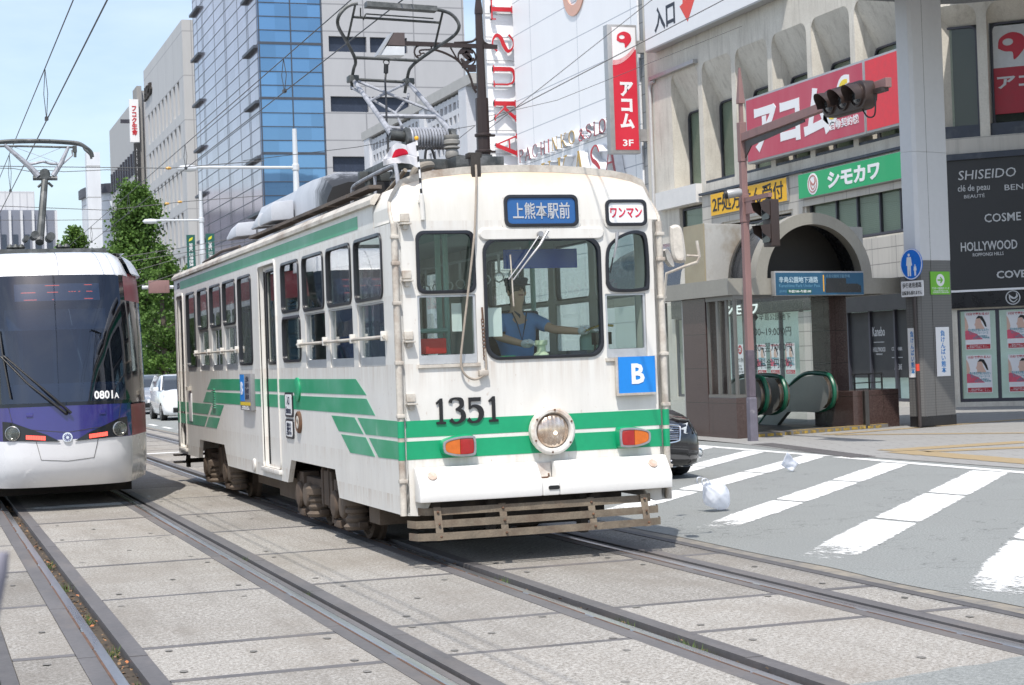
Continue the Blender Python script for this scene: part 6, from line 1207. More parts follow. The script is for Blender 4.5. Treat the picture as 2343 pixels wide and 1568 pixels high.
# ================================================================== BACKGROUND BUILDINGS ON THE STREET
# white gaming hall with projecting letters
M_WPAN = clad_mat('white_panel', (.90, .90, .91), 5.0, 1.32, (.30, .33, .38), .02, .4, var=.02, off=0, amt=.75)
wbd = thing('white_panel_building', 'large white panelled building with projecting red and gold letters behind the tram', 'building', (XF, 47, 0))
MB().box((XF, 40.75, 0), (XF + 16, 53.3, 21)).build('wall', M_WPAN, wbd, smooth=0); MB().box((XF + .05, 40.32, 0), (XF + 8, 40.74, 18)).build('tile_strip', clad_mat('grey_tile_strip', (.28, .29, .30), .3, .6, (.1, .1, .1), .02, off=0), wbd, smooth=0)
def WB(f, x, y): p = onX(f(x, y), XF); return (-p.y, p.z)
M_LMAR = mat('letter_maroon', (.28, .02, .03), .4); M_LGOLD = mat('letter_gold', (.52, .32, .06), .4); M_LRED = mat('letter_red', (.50, .02, .03), .4); M_LSIDE = mat('letter_side', (.70, .72, .75), .4)
def serif(ch, x0, z0, x1, z1, wt=1.):
    """roman capitals with thick and thin strokes as outlines in a box"""
    w_, h_ = x1 - x0, z1 - z0; T, t = .125 * h_ * wt, .045 * h_ * wt; S = .035 * h_ * wt
    X = lambda a: x0 + a * w_; Z = lambda a: z0 + a * h_
    bar = lambda a, b, c, d: [(a, b), (c, b), (c, d), (a, d)]
    def stem(cx, th): return [bar(cx - th / 2, z0, cx + th / 2, z1), bar(cx - th / 2 - .06 * h_, z0, cx + th / 2 + .06 * h_, z0 + S), bar(cx - th / 2 - .06 * h_, z1 - S, cx + th / 2 + .06 * h_, z1)]
    def diag(a, b, th): return [[(X(a[0]) - th / 2, Z(a[1])), (X(a[0]) + th / 2, Z(a[1])), (X(b[0]) + th / 2, Z(b[1])), (X(b[0]) - th / 2, Z(b[1]))]]
    if ch == 'T': return stem(X(.5), T) + [bar(x0, z1 - t, x1, z1), bar(x0, z1 - .22 * h_, x0 + S, z1), bar(x1 - S, z1 - .22 * h_, x1, z1)]
    if ch == 'I': return stem(X(.5), T)
    if ch == 'H': return stem(X(.2), T) + stem(X(.8), T * .7) + [bar(X(.2), Z(.47), X(.8), Z(.47) + t)]
    if ch == 'L': return stem(X(.25), T) + [bar(X(.25), z0, x1, z0 + t), bar(x1 - S, z0, x1, z0 + .22 * h_)]
    if ch == 'P': return stem(X(.25), T) + [stroke([(X(.25), Z(.96)), (X(.7), Z(.95)), (X(.9), Z(.75)), (X(.7), Z(.52)), (X(.25), Z(.5))], [t / 2, t / 2, T / 2, t / 2, t / 2])]
    if ch == 'A': return diag((.06, 0), (.5, 1), t) + diag((.9, 0), (.5, 1), T) + [bar(X(.2), Z(.33), X(.75), Z(.33) + t), bar(X(-.06), z0, X(.2), z0 + S), bar(X(.74), z0, X(1.06), z0 + S)]
    if ch == 'K': return stem(X(.22), T) + diag((.3, .42), (.9, 1), t) + diag((.95, 0), (.42, .56), T) + [bar(X(.76), z0, X(1.08), z0 + S), bar(X(.72), z1 - S, X(1.04), z1)]
    if ch == 'N': return stem(X(.15), t) + stem(X(.87), t) + diag((.85, 0), (.15, 1), T)
    if ch == 'U': return [bar(X(.06), Z(.3), X(.06) + T, z1), bar(X(.85), Z(.3), X(.85) + t, z1), bar(X(-.02), z1 - S, X(.36), z1), bar(X(.72), z1 - S, X(1.02), z1), stroke([(X(.06) + T / 2, Z(.34)), (X(.2), Z(.1)), (X(.5), Z(.03)), (X(.78), Z(.1)), (X(.85) + t / 2, Z(.34))], [T / 2, T / 2.4, t * .7, t * .6, t / 2])]
    if ch == 'C': return [stroke([(X(.92), Z(.72)), (X(.8), Z(.93)), (X(.5), Z(.98)), (X(.17), Z(.8)), (X(.1), Z(.5)), (X(.17), Z(.2)), (X(.5), Z(.02)), (X(.8), Z(.08)), (X(.94), Z(.28))], [t * .8, t * .6, t / 2, T * .4, T * .5, T * .4, t / 2, t / 2, t / 2])]
    if ch == 'O': return [stroke([(X(.5), Z(.99)), (X(.15), Z(.82)), (X(.08), Z(.5)), (X(.15), Z(.18)), (X(.5), Z(.01))], [t / 2, T * .4, T * .5, T * .4, t / 2]), stroke([(X(.5), Z(.01)), (X(.85), Z(.18)), (X(.92), Z(.5)), (X(.85), Z(.82)), (X(.5), Z(.99))], [t / 2, T * .4, T * .5, T * .4, t / 2])]
    if ch == 'S': return [stroke([(X(.88), Z(.78)), (X(.7), Z(.96)), (X(.4), Z(.97)), (X(.15), Z(.8)), (X(.25), Z(.6)), (X(.6), Z(.46)), (X(.88), Z(.27)), (X(.7), Z(.05)), (X(.38), Z(.02)), (X(.1), Z(.22))], [t * .6, t / 2, t / 2, T * .4, T * .45, T * .5, T * .4, t / 2, t / 2, t * .7])]
    if ch == '&': return [stroke([(X(.95), Z(.05)), (X(.3), Z(.7)), (X(.3), Z(.92)), (X(.55), Z(.95)), (X(.6), Z(.75)), (X(.1), Z(.35)), (X(.15), Z(.06)), (X(.55), Z(.04)), (X(.85), Z(.45))], [T * .4, T * .35, t / 2, t / 2, t / 2, t * .8, T * .4, t / 2, t / 2])]
    return []
def letter(pl, ch, x0, z0, x1, z1, d0, d1, m_, parent, xf=None, wt=1.):
    mb = MB(); fc = MB()
    for o_ in serif(ch, x0, z0, x1, z1, wt):
        if xf: o_ = [xf(*p) for p in o_]
        ar_ = sum(o_[i - 1][0] * o_[i][1] - o_[i][0] * o_[i - 1][1] for i in range(len(o_)))
        mb.plate(pl, o_ if ar_ > 0 else o_[::-1], [], d0, d1 + random.uniform(0, .002))
        fc.plate(pl, o_ if ar_ > 0 else o_[::-1], [], d1 + .003, d1 + .012 + random.uniform(0, .002))
    o = mb.build('letter', M_LSIDE, parent, smooth=0); fc.build('face', m_, o, smooth=0); return o
xs_ = [-52.55, -51.75, -50.95, -50.05, -49.25, -48.75, -47.85, -46.95, -45.95, -45.25, -44.55, -43.95, -43.25]
for ch, a, c_ in zip('PACHINKO&SLOT', xs_, (0, 0, 0, 0, 1, 2, 2, 2, 1, 0, 0, 0, 0)):
    w_ = .32 if ch == 'I' else .62; letter(FA, ch, a, 9.32 + (.0 if ch != '&' else .0), a + w_, 9.82 if ch != '&' else 9.75, .02, .22, (M_LMAR, M_LRED, M_LGOLD)[c_], wbd, wt=1.3)
for ch, a, c_ in zip('TSUKASA', (-52.4, -50.9, -49.6, -47.9, -46.2, -44.6, -43.2), (2, 2, 2, 2, 2, 1, 0)):
    letter(FA, ch, a, 7.75, a + 1.0, 8.95, .02, .35, (M_LMAR, M_LRED, M_LGOLD)[c_], wbd, wt=1.2)
lg = MB().plate(FA, circ(-46.4, 15.15, 1.15), [circ(-46.4, 15.15, .75)], .01, .05); lg.plate(FA, circ(-46.4, 15.15, .5), [circ(-46.4, 15.15, .22)], .01, .05); lg.build('round_emblem', mat('peach_emblem', (.72, .42, .32), .5), wbd, smooth=0)
# sideways lettering tower sign seen from behind (letters reversed)
ts = thing('letter_tower_sign', 'tall white sign frame with big red sideways letters, beside the brown lamp post', 'sign', (18.4, 54, 9)); TP = Plane((17.75, 54.0, 0), (1, 0, 0))
MB().box((17.78, 54.05, 2), (19.05, 54.35, 17.2)).build('back_panel', mat('white_panel_plain', (.90, .90, .91), .4, 0, .03), ts, smooth=0); fm_ = MB(); fm_.box((19.06, 53.9, 2), (19.16, 54.3, 17.2)); fm_.box((17.66, 53.9, 2), (17.70, 54.0, 17.2))
for i in range(13): fm_.box((17.68, 53.95, 5.1 + i * .95), (19.10, 53.99, 5.13 + i * .95))
fm_.build('frame', M_ALUM2, ts, smooth=0)
cz = 16.9
for ch, zc in zip('TSUKASA', (15.72, 14.35, 13.0, 11.65, 10.2, 8.85, 7.5)):
    L_ = 1.0; letter(TP, ch, 0, 0, .86, L_, .06, .2, M_LRED, ts, wt=1.45, xf=lambda a, b, z=zc: (1.12 - b * .92, z + .43 - a))
# lattice fronted building
M_LATT = mat('lattice_concrete', (.60, .61, .64), .8, 0, .08, 2, (1, 1, .3), dirt=(.30, .30, .31), dlo=.55, dhi=.85); M_LATR = mat('lattice_recess', (.16, .17, .19), .8)
lb = thing('lattice_building', 'grey concrete building with square lattice facade behind the pantograph', 'building', (XF, 68, 0))
MB().box((XF + .45, 59.4, 0), (XF + 12, 77.3, 13.49)).build('core', M_LATR, lb, smooth=0); MB().box((XF - .18, 58.6, 13.5), (XF + 12, 78.0, 13.95)).build('parapet', mat('parapet_grey', (.42, .415, .40), .8, 0, .1, 2), lb, smooth=0)
la_ = MB()
for y0, y1 in ((60.6, 66.0), (66.9, 76.4)):
    n_ = int((y1 - y0) / .62)
    for i in range(n_ + 1): y = y0 + (y1 - y0) * i / n_; la_.box((XF, y - .12, .5), (XF + .4, y + .12, 13.4))
    for k in range(21): z = 1.25 + k * .60; la_.box((XF + .003, y0 - .1, z - .12), (XF + .397, y1 + .1, z + .12))
la_.build('lattice_screen', M_LATT, lb, smooth=0); pl4 = MB()
for y0, y1 in ((59.4, 60.5), (66.02, 66.85), (76.5, 77.6)): pl4.box((XF - .15, y0, 0), (XF + .45, y1, 13.49))
split_build(pl4, 'pilaster', M_LATT, lb, smooth=0)
# glass tower with grey side block
tw = thing('glass_tower', 'tall blue glass office tower with grey panelled side block', 'building', (XF, 120, 0))
def tower_glass(name, base, lines, lw, gy, gz, metal=.85, rough=.03):
    t = NT(name); v = t.coord(); sx = t.n('ShaderNodeSeparateXYZ'); t.l(v, sx.inputs[0]); 
    cb = t.n('ShaderNodeCombineXYZ'); t.l(t.math('ADD', sx.outputs[0], sx.outputs[1]), cb.inputs[0]); t.l(sx.outputs[2], cb.inputs[1])
    br = t.n('ShaderNodeTexBrick', offset=0); br.inputs['Scale'].default_value = 1; br.inputs['Brick Width'].default_value = gy; br.inputs['Row Height'].default_value = gz; br.inputs['Mortar Size'].default_value = .001; br.inputs['Color1'].default_value = (*[x * .86 for x in base], 1); br.inputs['Color2'].default_value = (*[min(1, x * 1.1) for x in base], 1); br.inputs['Mortar'].default_value = (*base, 1); t.l(cb.outputs[0], br.inputs['Vector'])
    bp = t.n('ShaderNodeBump', i_Strength=.03, i_Distance=.3); t.l(t.noise(v, .35, 2), bp.inputs['Height']); b = t.bsdf(br.outputs['Color'], rough, metal); t.l(bp.outputs[0], b.inputs['Normal']); return t.m
M_TGL = tower_glass('tower_side_glass', (.34, .315, .37), None, 0, 1.9, .96, .7, .12); M_TGF = tower_glass('tower_front_glass', (.16, .30, .47), None, 0, 2.35, .96, .8)
MB().box((XF, 107, 0), (XF + 4.6, 135.5, 46)).build('side_glazing', M_TGL, tw, smooth=0); MB().box((XF + .02, 106.95, 0), (XF + 4.6, 106.998, 46)).build('front_glazing', M_TGF, tw, smooth=0)
M_MUL = mat('mullion_dark', (.07, .08, .10), .5, .3, .1)
ml = MB()
for k in range(48): z = .9 + k * .965; ml.box((XF - .012, 107.0, z), (XF - .001, 135.5, z + .06)); ml.box((XF + .02, 106.90, z), (XF + 4.6, 106.949, z + .06 + (.12 if k % 4 == 0 else 0)))
for y in (107.1, 110.4, 110.9, 114.5, 119.5, 120.1, 124.8, 130.2, 130.8, 133.2, 135.3): ml.box((XF - .010, y, 0), (XF - .002, y + .10, 46))
for x in (.05, 2.3, 4.5): ml.box((XF + x, 106.904, 0), (XF + x + .08, 106.946, 46))
ml.build('mullions', M_MUL, tw, smooth=0); fn = MB()
for k in range(11):
    z = 4.5 + 3.86 * k; fn.box((XF - .30, 107.0, z), (XF - .014, 111.5, z + .20)); fn.box((XF - .30, 131.4, z), (XF - .014, 135.5, z + .20))
split_build(fn, 'sun_ledge', M_MUL, tw, smooth=0)
M_TGREY = clad_mat('tower_grey_panel', (.40, .40, .41), 3.7, 1.93, (.20, .20, .21), .05, .55, var=.04, off=0)
sbp = Plane((XF + 4.62, 106.9, 0), (1, 0, 0)); hs_ = []
rows_ = [24.75 - 4.26 * k for k in range(-5, 5)]
for z in rows_:
    for a in (.42, 3.42): hs_.append([(a, z - 1.1), (a + 2.75, z - 1.1), (a + 2.75, z), (a, z)])
MB().plate(sbp, [(0, 0), (10.5, 0), (10.5, 46), (0, 46)], hs_, -.4, 0).build('side_block', M_TGREY, tw, smooth=0); MB().box((XF + 4.64, 107.25, 0), (XF + 15.1, 128, 45.9)).build('side_core', M_TGREY, tw, smooth=0)
M_DKGL = mat('dark_window_glass', (.035, .045, .07), .25, 0, .2, 2, spec=.25)
wd_ = MB()
for z in rows_:
    for a in (.42, 3.42): wd_.pbox(sbp, a + .01, z - 1.09, a + 2.74, z - .01, -.3, -.28)
split_build(wd_, 'window', M_DKGL, tw, smooth=0)
# pale slotted office
so_ = thing('slotted_office', 'pale office building with tall slot windows left of the glass tower', 'building', (XF, 155, 0))
SP = Plane((XF, 0, 0), (0, -1, 0)); hs_ = []; wn = MB()
for i in range(9):
    a = -166.6 + 2.6 * i
    for k in range(7):
        z1 = 27.6 - 3.95 * k
        if z1 > 3: hs_.append([(a, z1 - 3.0), (a + 1.35, z1 - 3.0), (a + 1.35, z1), (a, z1)]); wn.pbox(SP, a + .01, z1 - 2.99, a + 1.34, z1 - .01, -.86, -.84)
M_SLOT = clad_mat('slot_concrete', (.49, .49, .49), 5.2, 3.95, (.30, .30, .31), .05, .7, var=.05, off=0, stain=(.40, .40, .40), slo=.6, shi=.9)
MB().plate(SP, [(-169, 0), (-141.8, 0), (-141.8, 32.6), (-169, 32.6)], hs_, -.9, 0).build('facade', M_SLOT, so_, smooth=0); split_build(wn, 'window', M_DKGL, so_, smooth=0); MB().box((XF + .9, 141.8, 0), (XF + 14, 169, 32.5)).build('core', M_SLOT, so_, smooth=0); MB().box((XF + .01, 141.7, 0), (XF + 14, 141.795, 32.6)).build('end_wall', M_SLOT, so_, smooth=0)
MB().text(SP, '上通ビル', -168, 29.2, -162.5, 30.6, .0, .2, .03).build('roof_lettering', M_DARK, so_, smooth=0)
# banded office further on
bo_ = thing('banded_office', 'grey office with dark window bands and white vertical sign', 'building', (XF, 185, 0))
MB().box((XF, 171.5, 0), (XF + 12, 203, 31)).build('wall', mat('banded_grey', (.42, .42, .42), .8, 0, .06, 1), bo_, smooth=0); wn = MB(); mm = MB()
for k in range(6):
    z = 25.5 - 4.6 * k; wn.box((XF - .02, 176, z - 2.4), (XF - .002, 202, z))
    for i in range(11): mm.box((XF - .2, 176 + 2.5 * i, z - 2.4), (XF - .022, 176.5 + 2.5 * i, z))
wn.build('window_band', M_DKGL, bo_, smooth=0); mm.build('window_mullions', M_FRM, bo_, smooth=0); MB().box((XF - .5, 171, 0), (XF, 174.5, 31.4)).build('stair_tower', mat('stair_grey', (.30, .29, .28), .8), bo_, smooth=0)
VS = Plane((15.9, 170.5, 0), (1, 0, 0)); vs_ = thing('vertical_sign', 'tall white vertical sign with red Japanese characters on the grey office', 'sign', (16.5, 171, 20)); v0, v1 = VS.uv(q1(850, 655)), VS.uv(q1(920, 938))
MB().pbox(VS, v0[0], v1[1], v1[0], v0[1], -.4, 0).build('panel', M_SIGNW, vs_, smooth=0); MB().text(VS, 'フ\nコ\nク\n生\n命', v0[0] + .18, v1[1] + .7, v1[0] - .18, v0[1] - .7, 0, .03, .04).build('lettering', M_LRED, vs_, smooth=0); MB().box((16.4, 170.7, v1[1] + 2), (18.3, 170.9, v1[1] + 2.4)).build('bracket', M_FRM, vs_)
vs2 = thing('vertical_sign', 'dark vertical sign under the white sign with red characters', 'sign', (16.6, 171, 16)); MB().pbox(VS, v0[0] + .35, v1[1] - 5, v1[0] - .1, v1[1] - .1, -.4, 0).build('panel', M_CHAR, vs2, smooth=0); MB().text(VS, 'さ\nわ\nや\nか', v0[0] + .55, v1[1] - 4.2, v1[0] - .3, v1[1] - .6, 0, .03).build('lettering', M_SIGNW, vs2, smooth=0)
vs3 = thing('vertical_sign', 'teal vertical sign above the tall street tree, lowest of three', 'sign', (16.6, 171, 12)); MB().pbox(VS, v0[0] + .35, v1[1] - 11, v1[0], v1[1] - 5.1, -.4, 0).build('panel', mat('teal_board', (.05, .33, .40), .5), vs3, smooth=0)
wt_ = thing('white_round_building', 'slim white building with rounded end at the far left of the street row', 'building', (XF - 1, 228, 0)); b_ = MB(); b_.box((16.9, 214, 0), (18.6, 216, 29.8)); b_.loft([[(17.4 + 3.2 - 3.2 * math.cos(a), 228 - 10 * math.sin(a), z) for a in [math.pi * k / 14 for k in range(15)]] for z in (0, 25)]); b_.build('wall', clad_mat('white_round_panel', (.68, .70, .73), 6, 4, (.3, .3, .3), .08, .5, off=0), wt_, smooth=50)
MB().loft([[(17.4 + 3.2 - 3.6 * math.cos(a), 228 - 10.6 * math.sin(a), z) for a in [math.pi * k / 14 for k in range(15)]] for z in (25, 26.2)]).build('eaves', M_FRM, wt_, smooth=50)
# far building seen over the low floor tram
fb_ = thing('far_office', 'distant grey office with pale ribs and maroon panels behind the left pantograph', 'building', (2, 262, 0)); FP = Plane((-26.4, 262, 0), (1, .10, 0))
MB().plate(FP, [(0, 0), (43.6, 0), (43.6, 27.2), (0, 27.2)], [], -14, 0).build('wall', mat('far_wall', (.20, .215, .26), .8, 0, .05, .5), fb_, smooth=0); MB().plate(FP, [(0, 27.2), (40.5, 27.2), (40.5, 30.2), (0, 30.2)], [], -12, -1).build('penthouse', clad_mat('far_penthouse', (.62, .62, .63), 1.2, 10, (.45, .45, .47), .12, off=0), fb_, smooth=0)
rb2 = MB()
for i in range(9): rb2.pbox(FP, 43.3 - 1.75 * i, 0, 43.6 - 1.75 * i + .05, 27.1, 0, .45)
for z in (26.7, 20.2, 13.7): rb2.pbox(FP, 0, z, 28.2, z + .5, .0, .4)
rb2.pbox(FP, 25.0, 0, 25.8, 27.1, .0, .5); rb2.build('ribs', mat('far_ribs', (.60, .60, .61), .7), fb_, smooth=0); mp_ = MB(); wn = MB()
for z in (23.3, 16.8, 10.3): mp_.pbox(FP, 26.2, z, 29.3, z + 3.2, .0, .2); wn.pbox(FP, 26.2, z - 3.2, 29.3, z - .1, .0, .1); wn.pbox(FP, 21.5, z - 3.2, 24.8, z - .1, 0, .1)
for z in (20.0, 13.5, 7):
    for i in range(8): wn.pbox(FP, 42.2 - 1.75 * i, z, 42.9 - 1.75 * i, z + 3.4, .0, .1)
mp_.build('maroon_panels', mat('far_maroon', (.13, .03, .035), .7), fb_, smooth=0); wn.build('windows', mat('far_window', (.06, .075, .10), .2), fb_, smooth=0)

# ================================================================== TREES
def leaf_mat(name, c):
    t = NT(name); g = t.n('ShaderNodeObjectInfo'); n = t.noise(t.coord(), .9, 3); n2 = t.noise(t.coord(), 6, 2)
    k = t.ramp(t.mix(.5, n, n2), (.32, tuple(x * .55 for x in c)), (.55, c), (.75, (c[0] * 1.75, c[1] * 1.45, c[2] * 1.1)))
    b = t.bsdf(k, .6, spec=.3); b.inputs['Subsurface Weight'].default_value = 0
    tl = t.n('ShaderNodeBsdfTranslucent'); t.l(k, tl.inputs['Color']); ms = t.n('ShaderNodeMixShader'); ms.inputs[0].default_value = .28; t.l(b.outputs[0], ms.inputs[1]); t.l(tl.outputs[0], ms.inputs[2]); t.l(ms.outputs[0], t.out.inputs['Surface']); return t.m
M_LEAF = leaf_mat('ginkgo_leaves', (.105, .195, .042)); M_BARK = mat('bark', (.10, .08, .065), .9, 0, .3, 8, bump=.5)
def tree(label, x, y, h, rad, z0, seed, nclump=150, leaf=.15, per=60, pw=.75):
    rn = random.Random(seed); t = thing('ginkgo_tree', label, 'tree', (x, y, 0), 'street trees')
    tr = MB(); tr.tube([(x, y, 0), (x + .05, y, h * .4), (x - .05, y + .05, h * .8), (x, y, h * .97)], [.22, .16, .08, .02], 10)
    cm = MB()
    for i in range(nclump):
        f = rn.random() ** 1.25; z = z0 + (h - z0) * f
        env = rad * (1 - f * .93) ** pw * (.75 + .25 * math.sin(f * 19 + seed)) * (1 if f > .1 else .6 + 4 * f)
        a = rn.uniform(0, 6.283); rr_ = env * (rn.random() ** .45); c_ = V((x + rr_ * math.cos(a), y + rr_ * math.sin(a), z - rr_ * .12))
        if i % 3 == 0: tr.tube([(x, y, max(z - rr_ * .7, .5)), (x + .55 * rr_ * math.cos(a), y + .55 * rr_ * math.sin(a), z - rr_ * .35), tuple(c_)], [.05, .03, .01], 5)
        s = rn.uniform(.35, .62) * (.55 + .45 * (1 - f)) * rad / 3.2
        for k in range(per):
            d = V((rn.gauss(0, .55), rn.gauss(0, .55), rn.gauss(0, .40))) * s; p = c_ + d
            e_ = V((rn.uniform(-1, 1), rn.uniform(-1, 1), rn.uniform(-.6, .6))).normalized(); g_ = e_.cross(V((rn.uniform(-1, 1), rn.uniform(-1, 1), rn.uniform(-.3, 1)))).normalized()
            l_ = leaf * rn.uniform(.7, 1.4); cm.add([p - e_ * l_ * .2, p + g_ * l_ * .55 + e_ * l_ * .5, p + e_ * l_, p - g_ * l_ * .55 + e_ * l_ * .5], [(0, 1, 2, 3)])
    tr.build('trunk', M_BARK, t); cm.build('crown', M_LEAF, t, smooth=0, fix=False)
tree('tall conical ginkgo tree, its tip just below the teal sign', 9.4, 103, 13.9, 6.1, .6, 3, 560, .16, 52, .82)
tree('lower bushy street tree beside the rear end of the cream tram', 8.7, 86, 8.6, 2.4, .4, 11, 170, .13, 60, .55)
tree('small distant tree behind the left pantograph and blue and white tram', 9.3, 148, 14.6, 6.4, 1, 5, 230, .22, 45)
tree('broad shaded street tree low down between the two trams', 9.0, 75, 5.6, 1.5, .3, 21, 110, .12, 60, .4)
# ================================================================== SIGNAL POLE
from mathutils.bvhtree import BVHTree
M_POLE = mat('pole_dusky_pink', (.25, .145, .135), .55, .1, .14, 5, (1, 1, .3), dirt=(.13, .075, .07), dlo=.55, dhi=.85); M_SIGB = mat('signal_brown', (.045, .03, .026), .4, .1, .15, 6); M_BROWN = mat('lamp_brown', (.038, .026, .024), .45, .2, .15, 5)
sp_ = thing('signal_pole', 'dusky pink square signal pole with pointed finial and arm over the crossing', 'signal pole', (8.86, 13.9, 0)); px, py = 8.87, 13.9
def sq(z, h, cx=px, cy=py): return [(cx - h, cy - h, z), (cx + h, cy - h, z), (cx + h, cy + h, z), (cx - h, cy + h, z)]
MB().loft([sq(.75, .058), sq(3.0, .056), sq(4.75, .053)]).build('shaft', M_POLE, sp_, smooth=0, bevel=.012); MB().loft([sq(0, .070), sq(.72, .068), sq(.75, .06)]).build('grey_sleeve', mat('sleeve_grey_purple', (.14, .13, .16), .7, 0, .25, 6, dirt=(.45, .42, .42), dlo=.6, dhi=.75), sp_, smooth=0, bevel=.01); 
MB().loft([sq(.75, .0605), sq(1.55, .060)]).build('faded_section', mat('faded_purple', (.11, .09, .11), .7, 0, .35, 4), sp_, smooth=0, bevel=.012); MB().loft([sq(4.75, .063), sq(5.42, .063)]).build('arm_socket', M_POLE, sp_, smooth=0, bevel=.01)
MB().loft([sq(5.42, .03), sq(5.80, .028)]).build('neck', M_POLE, sp_, smooth=0); MB().loft([sq(5.74, .055), sq(5.78, .055), sq(6.35, .015)]).build('finial', M_POLE, sp_, smooth=0)
MB().loft([[(px - .05, y, z - .07), (px + .05, y, z - .07), (px + .05, y, z + .07), (px - .05, y, z + .07)] for y, z in ((py - .06, 5.16), (py - 4.72, 5.34))]).build('arm', M_POLE, sp_, smooth=0, bevel=.008)
MB().loft([[(px - .012, y, z0), (px + .012, y, z0), (px + .012, y, z1), (px - .012, y, z1)] for y, z0, z1 in ((py - .11, 4.80, 5.08), (py - .35, 4.98, 5.09), (py - 2.2, 5.12, 5.16))]).build('arm_gusset', M_SIGB, sp_, smooth=0)
bk_ = MB(); bk_.box((px - .035, py - .95, 4.06), (px + .035, py - .06, 4.13)); bk_.box((px - .03, py - .35, 3.85), (px + .03, py - .1, 4.06)); bk_.build('lower_bracket', M_POLE, sp_, smooth=0); MB().loft([sq(3.72, .066), sq(4.2, .066)]).build('collar', M_POLE, sp_, smooth=0, bevel=.01)
SGP = Plane((px - .12, 0, 0), (0, -1, 0))
def lamp_unit(parent, pl, a, z, r, hood=True):
    MB().lathe(pl.at(a, z, .10), pl.n, [(r * 1.12, 0), (r * 1.12, .03), (r, .035), (r, .01)], 24).build('bezel', M_SIGB, parent); MB().lathe(pl.at(a, z, .10), pl.n, [(r, 0), (r * .7, .03), (.001, .045)], 20).build('lens', mat('signal_lens', (.03, .036, .04), .2, 0, .3, 30, coat=1), parent)
    hd = MB(); ang = [R(x) for x in range(-25, 206, 15)]
    hd.loft([[pl.at(a + r * 1.1 * math.cos(t), z + r * 1.1 * math.sin(t), .12) for t in ang], [pl.at(a + r * 1.05 * math.cos(t), z + r * 1.05 * math.sin(t) - .02, .12 + .22 * (.5 + .5 * max(0, math.sin(t)))) for t in ang]], closed=False); hd.build('hood', M_SIGB, parent)
ts_ = thing('traffic_signal', 'dark brown three lens traffic signal hanging on the pink arm before the red billboard', 'traffic signal', (px, 10.7, 5.3))
MB().plate(SGP, rr(-10.75, 5.02, -9.46, 5.44, .18), [], -.10, .10).build('housing', M_SIGB, ts_, bevel=.02)
for a in (-10.51, -10.10, -9.69): lamp_unit(ts_, SGP, a, 5.23, .155)
MB().tube(spl([SGP.at(-9.75, 5.05, 0), SGP.at(-9.6, 4.90, 0), SGP.at(-9.4, 4.90, 0), SGP.at(-9.36, 5.15, 0)], 5), .012, 6).build('cable', M_BLACK, ts_); MB().box((px - .1, 9.22, 5.22), (px + .02, 9.5, 5.28)).build('bracket', M_SIGB, ts_)
pd = thing('pedestrian_signal', 'dark brown two lens pedestrian signal hanging from the lower bracket of the pink pole', 'pedestrian signal', (px, 13.1, 3.6)); PSP = Plane((px - .02, py - .5, 0), (.12, -1, 0)); a_ = PSP.uv((1764, 517))[0]
MB().plate(PSP, rr(a_ - .12, 3.24, a_ + .12, 4.02, .02), [], -.08, .08).build('housing', M_SIGB, pd, bevel=.015)
for z in (3.44, 3.82):
    MB().plate(PSP, rr(a_ - .10, z - .13, a_ + .10, z + .13, .02), [], .10, .115).build('lens', mat('signal_lens', (0, 0, 0)), pd, smooth=0); h_ = MB(); h_.loft([[PSP.at(a_ - .125, z - .08, .1), PSP.at(a_ - .125, z + .17, .1), PSP.at(a_ + .125, z + .17, .1), PSP.at(a_ + .125, z - .08, .1)], [PSP.at(a_ - .125, z + .02, .26), PSP.at(a_ - .125, z + .15, .30), PSP.at(a_ + .125, z + .15, .30), PSP.at(a_ + .125, z + .02, .26)]], closed=False); h_.build('hood', M_SIGB, pd, smooth=0)
MB().cyl(PSP.at(a_, 4.0, 0), (px, PSP.at(a_, 0, 0).y, 4.1), .03, 8).build('hanger', M_SIGB, pd)
cm_ = thing('security_camera', 'small grey security camera on the pink pole in front of the yellow sign', 'camera', (px, 13.7, 4.2)); MB().lathe(V((px - .35, py - .05, 4.19)), (.93, -.3, .12), [(.075, 0), (.075, .22), (.05, .26), (.001, .26)], 14).build('body', mat('camera_grey', (.42, .42, .42), .4, .3), cm_); MB().lathe(V((px - .36, py - .05, 4.19)), (.93, -.3, .12), [(.07, -.03), (.08, .02), (.05, .02), (.001, .02)], 14).build('lens', M_BLACK, cm_)
# pedestrian sign post
po_ = thing('pedestrian_sign', 'round blue pedestrians only sign on a dark post beside the arcade pillar', 'road sign', (13.0, 15.42, 0)); MB().tube([(13.02, 15.30, 0), (13.0, 15.32, 3.2)], .034, 10).build('post', mat('post_brown', (.05, .04, .038), .5), po_)
MB().cyl((13.015, 15.305, 1.05), (13.014, 15.306, 1.18), .037, 10).build('red_tape', mat('tape_red', (.65, .06, .03), .5), po_)
PS = Plane((12.965, 15.29, 0), (.19, -.98, 0)); PSO = 0.0
MB().plate(PS, circ(0, 3.03, .29, n=36), [], 0, .015).build('disc', mat('sign_blue_road', (.012, .16, .62), .35), po_, smooth=0); MB().plate(PS, circ(0, 3.03, .285, n=36), [circ(0, 3.03, .268, n=36)], .015, .018).build('rim', M_SIGNW, po_, smooth=0)
def figure(cx, z0, h, parent):
    w_ = h * .22; m_ = MB(); m_.plate(PS, circ(cx, z0 + h * .93, h * .065), [], .015, .019)
    m_.plate(PS, [(cx - w_ * .55, z0 + h * .84), (cx - w_ * .8, z0 + h * .48), (cx - w_ * .5, z0 + h * .46), (cx - w_ * .45, z0), (cx - w_ * .1, z0), (cx, z0 + h * .44), (cx + w_ * .1, z0), (cx + w_ * .45, z0), (cx + w_ * .5, z0 + h * .46), (cx + w_ * .85, z0 + h * .46), (cx + w_ * .55, z0 + h * .84)][::-1], [], .015, .0191); return m_.build('walking_figure', M_SIGNW, parent, smooth=0)
